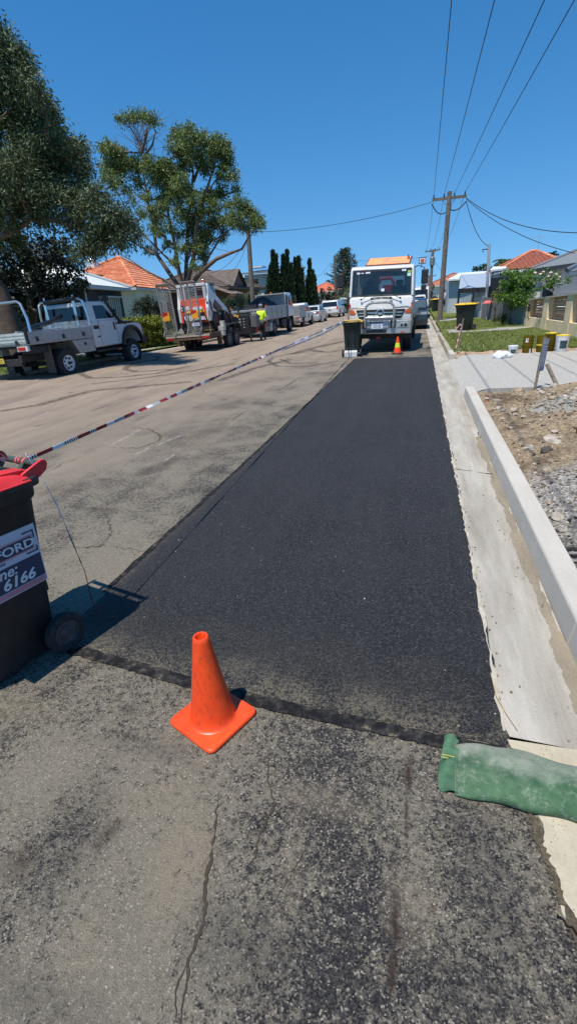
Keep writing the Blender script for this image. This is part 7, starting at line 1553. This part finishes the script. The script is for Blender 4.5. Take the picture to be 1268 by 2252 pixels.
# palms
PALML=leafmat('palm_leaves',[(.03,.055,.015),(.07,.11,.03),(.15,.2,.06)],.45,.2)
def palm(label,top,Y,R,n=18,seed=1,hang=.6):
    r=thing('palm_tree',label,'tree',(0,0,0),0,'palms'); t=at(*top,Y); b=B(); b.tube([(t.x,Y,-.2),(t.x+.05,Y,t.z*.5),(t.x,Y,t.z)],[.22,.18,.14],8); b.build('trunk',BARKG,r); PP=[];DD=[];b=B()
    for k in range(n):
        a=2*pi*k/n+rs.normal()*.2; el=rs.uniform(.0,1.2); dx,dy=math.cos(a),math.sin(a); pts=[]
        for i in range(9):
            s_=i/8; pts.append(Vector((t.x+dx*R*s_*math.cos(el*.6),Y+dy*R*s_*math.cos(el*.6),t.z+R*(math.sin(el)*s_-hang*(1.1)*s_*s_))))
        b.tube(pts,[.03-.003*i for i in range(9)],4)
        for i in range(1,9):
            for q in range(7):
                p=pts[i-1].lerp(pts[i],q/7); d=(pts[i]-pts[i-1]).normalized(); side=Vector((-dy,dx,0))
                for s_ in (-1,1): PP.append(tuple(p)); DD.append(tuple(d*.7+side*s_*.8+Vector((0,0,-.35+rs.normal()*.15))))
    b.build('frond_rib',PALML,r); PP=np.array(PP);DD=np.array(DD); leaves('crown',PP,DD,rs.uniform(R*.25,R*.4,len(PP)),R*.035,PALML,r,seed)
palm('feathery palm behind the skylight roof on the right',(1106,578),60,1.25,18,51)
palm('smaller palm partly hidden beside the peaked red roof',(1127,588),66,1.0,14,52)
palm('short palm below the tiered conifer on the left',(764,640),70,1.7,18,53,.8)
palm('yellowing palm fronds by the far street sign',(756,672),72,1.1,14,54,.7)
palm('spiky low palm in front of the far red roof on the right',(956,668),57,1.1,14,55,.5)
# distant trees
def far_tree(label,Y,blobs,mat=FARG,seed=1,dens=14,ll=.35):
    cl=[((v.x,v.y,v.z),rr_/1080*Y) for px,py,rr_ in blobs for v in [at(px,py,Y+rs.uniform(-1,1))]]
    bushy('background_tree',label,'tree',cl,dens*(60/Y)**1.2,mat,ll,.5,group='trees beyond the houses',seed=seed,sten=.16,tuft=.3,per=14)
far_tree('reddish dark tree between the cypresses and the far red roof',68,[(708,650,12),(722,645,11),(735,655,10),(700,665,10),(718,665,12),(728,672,10),(712,680,10)],leafmat('plum_leaves',[(.02,.014,.012),(.04,.028,.02),(.07,.055,.03)],.6,.1),61,20)
far_tree('dark spreading tree under the tiered conifer',92,[(748,640,12),(765,640,12),(778,650,10),(742,650,8),(790,645,10)],FARG,62,20)
far_tree('dark tree left of the palm behind the carport house',62,[(1058,594,7),(1068,590,8),(1080,588,7),(1085,597,7),(1046,598,5)],CYP,63,24)
far_tree('dark tree crown above the grey iron roof',62,[(1215,560,7),(1222,566,8),(1208,567,6)],CYP,64,24)
far_tree('green tree behind the second power pole',80,[(932,640,9),(945,632,9),(938,650,10),(925,650,8)],FARG,65,20)
far_tree('low dark trees along the skyline left of the white roof',110,[(955,634,5),(962,629,6),(972,626,6),(980,628,5),(966,634,6)],CYP,66,24,.6)
far_tree('dark leafy tree just left of the near pole',70,[(950,655,6),(958,650,6)],FARG,67,20)
far_tree('dark hedge-like trees at the street end on the left',120,[(700,690,8),(760,660,10),(775,668,10),(790,665,12),(745,675,8)],FARG,68,16,.6)
far_tree('greenery behind the distant red roof on the right',118,[(935,655,10),(950,650,9),(970,650,9),(985,652,8),(1000,650,8)],FARG,69,16,.6)
# ================================================================ PEOPLE
SKIN=m('skin',(.45,.25,.17,1),.6,var=.05); 
def skinmesh(name,J,E,mat,parent=None,sub=2,root=0):
    me=bpy.data.meshes.new(name); me.from_pydata([j[0] for j in J],E,[]); o=bpy.data.objects.new(name,me); COL.objects.link(o)
    md=o.modifiers.new('skin','SKIN'); md.use_smooth_shade=True
    for v,j in zip(me.skin_vertices[0].data,J):
        rr_=j[1]; v.radius=(rr_,rr_) if not isinstance(rr_,tuple) else rr_
    me.skin_vertices[0].data[root].use_root=True
    s_=o.modifiers.new('sub','SUBSURF'); s_.levels=sub; s_.render_levels=sub; me.materials.append(mat)
    if parent: o.parent=parent
    return o
def person(label,loc,rz,pose,shirt,pants,hat,scale=1,long=False,hatwide=False,shorts=False):
    r=thing('person',label,'person',loc,rz,None,scale)
    P=pose
    J=[];E=[];ix={}
    def add(k,p,rad,par=None):
        J.append((p,rad)); ix[k]=len(J)-1
        if par: E.append((ix[par],ix[k]))
    add('pel',P['pel'],(.13,.10)); add('bel',P['bel'],(.125,.095),'pel'); add('che',P['che'],(.15,.11),'bel'); add('nk',P['nk'],.055,'che'); add('h0',P['h0'],.075,'nk'); add('h1',P['h1'],.088,'h0'); add('h2',P['h2'],.06,'h1')
    f=(Vector(P['h1'])-Vector(P['nk'])).normalized(); fw=Vector(P['face']); add('nose',tuple(Vector(P['h0'])*.5+Vector(P['h1'])*.5+fw*.105),.012,'h1')
    for s in 'LR':
        add('sh'+s,P['sh'+s],.062,'che'); add('el'+s,P['el'+s],.042,'sh'+s); add('wr'+s,P['wr'+s],.028,'el'+s)
        d=(Vector(P['wr'+s])-Vector(P['el'+s])).normalized(); pm=Vector(P['wr'+s])+d*.06; add('pa'+s,tuple(pm),(.036,.018),'wr'+s)
        sd=d.cross(fw).normalized() if d.cross(fw).length>.1 else Vector((1,0,0))
        for q,(o_,l_) in enumerate(((-.03,.06),(-.01,.075),(.01,.07),(.03,.055))):
            add('f%d%s'%(q,s),tuple(pm+sd*o_*.8+d*.035),.009,'pa'+s); add('g%d%s'%(q,s),tuple(pm+sd*o_+d*(.035+l_*.6)+fw*.012),.008,'f%d%s'%(q,s)); add('k%d%s'%(q,s),tuple(pm+sd*o_+d*(.03+l_)+fw*.035),.007,'g%d%s'%(q,s))
        add('t0'+s,tuple(pm-d*.02-sd*.04+fw*.01),.010,'wr'+s); add('t1'+s,tuple(pm+d*.02-sd*.055+fw*.02),.008,'t0'+s)
        add('hi'+s,P['hi'+s],.095,'pel'); add('kn'+s,P['kn'+s],.06,'hi'+s); add('an'+s,P['an'+s],.04,'kn'+s); an=Vector(P['an'+s]); add('to'+s,tuple(an+Vector(P['ft'])*.15+Vector((0,0,-.04))),.035,'an'+s)
    skinmesh('body',J,E,SKIN,r,2)
    def G(keys,pairs,rad,mat,nm):
        J2=[(P[k] if not callable(rad[k]) else P[k],rad[k]) for k in keys]; return skinmesh(nm,J2,[(keys.index(a),keys.index(c)) for a,c in pairs],mat,r,2)
    ks=['che','pel','bel','shL','shR','elL','elR']+(['wrL','wrR'] if long else []); pr=[('pel','bel'),('bel','che'),('che','shL'),('che','shR'),('shL','elL'),('shR','elR')]+([('elL','wrL'),('elR','wrR')] if long else [])
    G(ks,pr,{'pel':(.165,.135),'bel':(.16,.13),'che':(.185,.145),'shL':.09,'shR':.09,'elL':.062 if not long else .058,'elR':.062 if not long else .058,'wrL':.043,'wrR':.043},shirt,'shirt')
    kk=['pel','hiL','hiR','knL','knR']+([] if shorts else ['anL','anR']); G(kk,[('pel','hiL'),('pel','hiR'),('hiL','knL'),('hiR','knR')]+([] if shorts else [('knL','anL'),('knR','anR')]),{'pel':(.15,.125),'hiL':.118,'hiR':.118,'knL':.085,'knR':.085,'anL':.062,'anR':.062},pants,'shorts' if shorts else 'trousers')
    for s in 'LR':
        an=Vector(P['an'+s]); ft=Vector(P['ft']); skinmesh('boot',[(tuple(an+Vector((0,0,.06))),.062),(tuple(an+Vector((0,0,-.02))),.06),(tuple(an+ft*.14+Vector((0,0,-.035))),.048)],[(0,1),(1,2)],BLACKP,r,1)
    h1=Vector(P['h1']); b=B()
    if hat: 
        b.lathe([(.165 if hatwide else .108,0),(.165 if hatwide else .11,.008),(.108,.02),(.105,.06),(.07,.10),(.001,.11)],n=18); o=b.build('hat',hat,r,smooth=True); o.location=tuple(h1+f*.02); o.rotation_euler=f.to_track_quat('Z','Y').to_euler()
    else:
        b.ico((0,0,0),.1,(1,1,.9),.03,2,3); o=b.build('hair',m('dark_hair',(.02,.015,.012,1),.8),r,smooth=True); o.location=tuple(h1+f*.02-fw*.02)
    eye=B()
    for s_ in (-1,1):
        q=Vector((-fw.y,fw.x,0)) if abs(fw.z)<.9 else Vector((1,0,0)); eye.ico(tuple(Vector(P['h0'])*.35+h1*.65+fw*.082+q*.032*s_),.012,sub=1)
    eye.build('eye',BLACKINK,r); b=B(); b.ico(tuple(Vector(P['h0'])*.8+h1*.2+fw*.08),.022,(1,.5,.35)); b.build('mouth',m('lips',(.3,.1,.08,1),.6),r)
    b=B(); 
    for s_ in (-1,1): q=Vector((-fw.y,fw.x,0)) if abs(fw.z)<.9 else Vector((1,0,0)); b.ico(tuple(Vector(P['h0'])*.4+h1*.6+q*.09*s_),.028,(.5,1,1.3))
    b.build('ear',SKIN,r)
    return r
HIVIS=m('hi_vis_yellow_shirt',(.62,.88,.03,1),.7,var=.08,bump=.3,bscale=14); DKP=m('dark_work_trousers',(.035,.038,.045,1),.85,var=.25,bump=.3,bscale=20); CAPG=m('grey_cap',(.22,.22,.28,1),.8,var=.15)
# worker walking away (+y), slightly leaning left
W1=dict(pel=(0,0,.93),bel=(0,.01,1.08),che=(0,.03,1.30),nk=(0,.05,1.47),h0=(0,.06,1.55),h1=(0,.07,1.65),face=(0,1,-.1),shL=(-.18,.03,1.38),elL=(-.245,-.02,1.10),wrL=(-.26,.06,.86),shR=(.18,.03,1.38),elR=(.25,.0,1.10),wrR=(.27,.06,.87),hiL=(-.09,0,.88),knL=(-.07,.10,.50),anL=(-.05,-.12,.10),hiR=(.09,0,.88),knR=(.08,.06,.49),anR=(.09,.16,.09),ft=(0,1,0),h2=(0,.07,1.72))
pw=person('worker seen from behind in a lime yellow shirt, dark trousers and grey cap',(-7.93,25.4,roadz(-7.93)),math.radians(3),W1,HIVIS,DKP,CAPG,1.0)
b=B(); b.bx(-.02,.02,-.02,.02,0,.01)
r=thing('cut_off_saw','orange-red hand machine hanging from the left hand of the lime-shirted worker','saw',(-8.28,25.42,.42+roadz(-8)),.2); b=B(); b.bx(-.12,.1,-.14,.14,.0,.2); b.bx(-.06,.08,-.1,.12,.2,.3); b.build('motor_housing',ORANGEP,r,bevel=.03); b=B(); b.tube([(-.02,-.14,.22),(.02,-.1,.36),(.05,.05,.40),(.04,.14,.25)],.018,7); b.build('handle',BLACKP,r); b=B(); b.lathe([(.15,-.008),(.15,.008)],o=(.02,.2,.02),axis='x',n=20); b.build('cutting_disc',STEEL,r)
WA=dict(W1); WA.update(anL=(-.12,-.04,.09),knL=(-.11,.04,.5),anR=(.12,.04,.09),knR=(.1,.05,.5),ft=(-.3,-1,0),face=(-.5,.8,0),wrR=(.1,.25,1.0),elR=(.24,.1,1.12))
GREYS=m('pale_grey_shirt',(.45,.45,.47,1),.8,var=.1); BLKS=m('black_shorts',(.02,.02,.025,1),.8)
person('man standing on the far right verge in pale shirt and black shorts',(2.0,50.5,.14),math.radians(0),WA,GREYS,BLKS,None,1.08,shorts=True)
WB_=dict(pel=(0,0,.78),bel=(.0,.13,.86),che=(0,.33,.92),nk=(0,.47,.90),h0=(0,.54,.86),h1=(0,.62,.84),h2=(0,.67,.83),face=(0,.2,-1),shL=(-.17,.36,.88),elL=(-.2,.42,.62),wrL=(-.14,.52,.40),shR=(.17,.36,.88),elR=(.2,.42,.62),wrR=(.14,.52,.40),hiL=(-.1,0,.75),knL=(-.12,.16,.44),anL=(-.12,-.04,.09),hiR=(.1,0,.75),knR=(.12,.18,.44),anR=(.12,.02,.09),ft=(0,1,0))
person('man bending down over the verge beside the standing man, pale shirt and straw hat',(3.0,50.2,.14),math.radians(80),WB_,GREYS,BLKS,m('straw_hat',(.5,.35,.2,1),.8),1.0,hatwide=True,shorts=True)
# ================================================================ one mesh per separate piece of a part
def split_pieces(o,gap=.03):
    me=o.data; n=len(me.vertices); par=list(range(n))
    def f(i):
        while par[i]!=i: par[i]=par[par[i]]; i=par[i]
        return i
    for p in me.polygons:
        a=f(p.vertices[0])
        for v in p.vertices[1:]:
            b_=f(v)
            if a!=b_: par[b_]=a
    isl={}
    for i in range(n): isl.setdefault(f(i),[]).append(i)
    co=np.empty(n*3); me.vertices.foreach_get('co',co); co=co.reshape(-1,3)
    G=[]   # clusters: [min,max,verts]
    for vs in isl.values():
        q=co[vs]; G.append([q.min(0)-gap,q.max(0)+gap,set(vs)])
    ch=True
    while ch:
        ch=False
        for i in range(len(G)):
            for j in range(i+1,len(G)):
                if (G[i][0]<=G[j][1]).all() and (G[j][0]<=G[i][1]).all():
                    G[i]=[np.minimum(G[i][0],G[j][0]),np.maximum(G[i][1],G[j][1]),G[i][2]|G[j][2]]; G.pop(j); ch=True; break
            if ch: break
    if len(G)<2 or len(G)>14: return
    kids=list(o.children)
    for k,g in enumerate(G):
        fs=[p for p in me.polygons if p.vertices[0] in g[2]]; ids=sorted(g[2]); mp={v:i for i,v in enumerate(ids)}
        m2=bpy.data.meshes.new(o.name.split('.')[0]); m2.from_pydata([tuple(co[i]) for i in ids],[],[[mp[v] for v in p.vertices] for p in fs])
        for mt_ in me.materials: m2.materials.append(mt_)
        m2.polygons.foreach_set('material_index',[p.material_index for p in fs]); m2.polygons.foreach_set('use_smooth',[p.use_smooth for p in fs])
        if any(p.use_smooth for p in fs):
            try: m2.set_sharp_from_angle(angle=math.radians(35))
            except Exception: pass
        m2.update()
        if k==0: G[0].append(m2)
        else:
            q=o.copy(); q.data=m2; COL.objects.link(q); G[k].append(q)
    o.data=G[0][3]
    for kd in kids:      # a sub-part goes with the piece it touches
        if kd.type!='MESH' or not kd.data.vertices: continue
        c=sum((v.co for v in kd.data.vertices),Vector())/len(kd.data.vertices); c=kd.matrix_local@c; c=np.array(c)
        d=[float(np.linalg.norm(np.maximum(0,np.maximum(g[0]-c,c-g[1])))) for g in G]; j=d.index(min(d))
        if j: kd.parent=G[j][3]
SPLIT={'side_gate','ladder_rack','under_tray_box','side_window','roof_hatch','mudguard','tail_light','corner_post','corner_pin','rear_post','lift_arm','arm_decal','amber_tag','seat','bar_bracket','latch','door_gap','gauge','cab_duct','ramp_strut','stand_leg','window','post','indicator','side_step','lamp_lens','screen_sticker','wiper','marker_board','guard_step','mudflap','boot','hydraulic_ram','board_stand','b_pillar_duct','badge','door_trim','downpipe','tool_body','grille','balcony_rail','step_bumper','ear','eye','flower','foot','spec_label','fascia_piece'}
for o in list(bpy.data.objects):
    if o.type=='MESH' and o.parent and o.name.split('.')[0] in SPLIT and not any(m_.type=='SKIN' for m_ in o.modifiers): split_pieces(o)
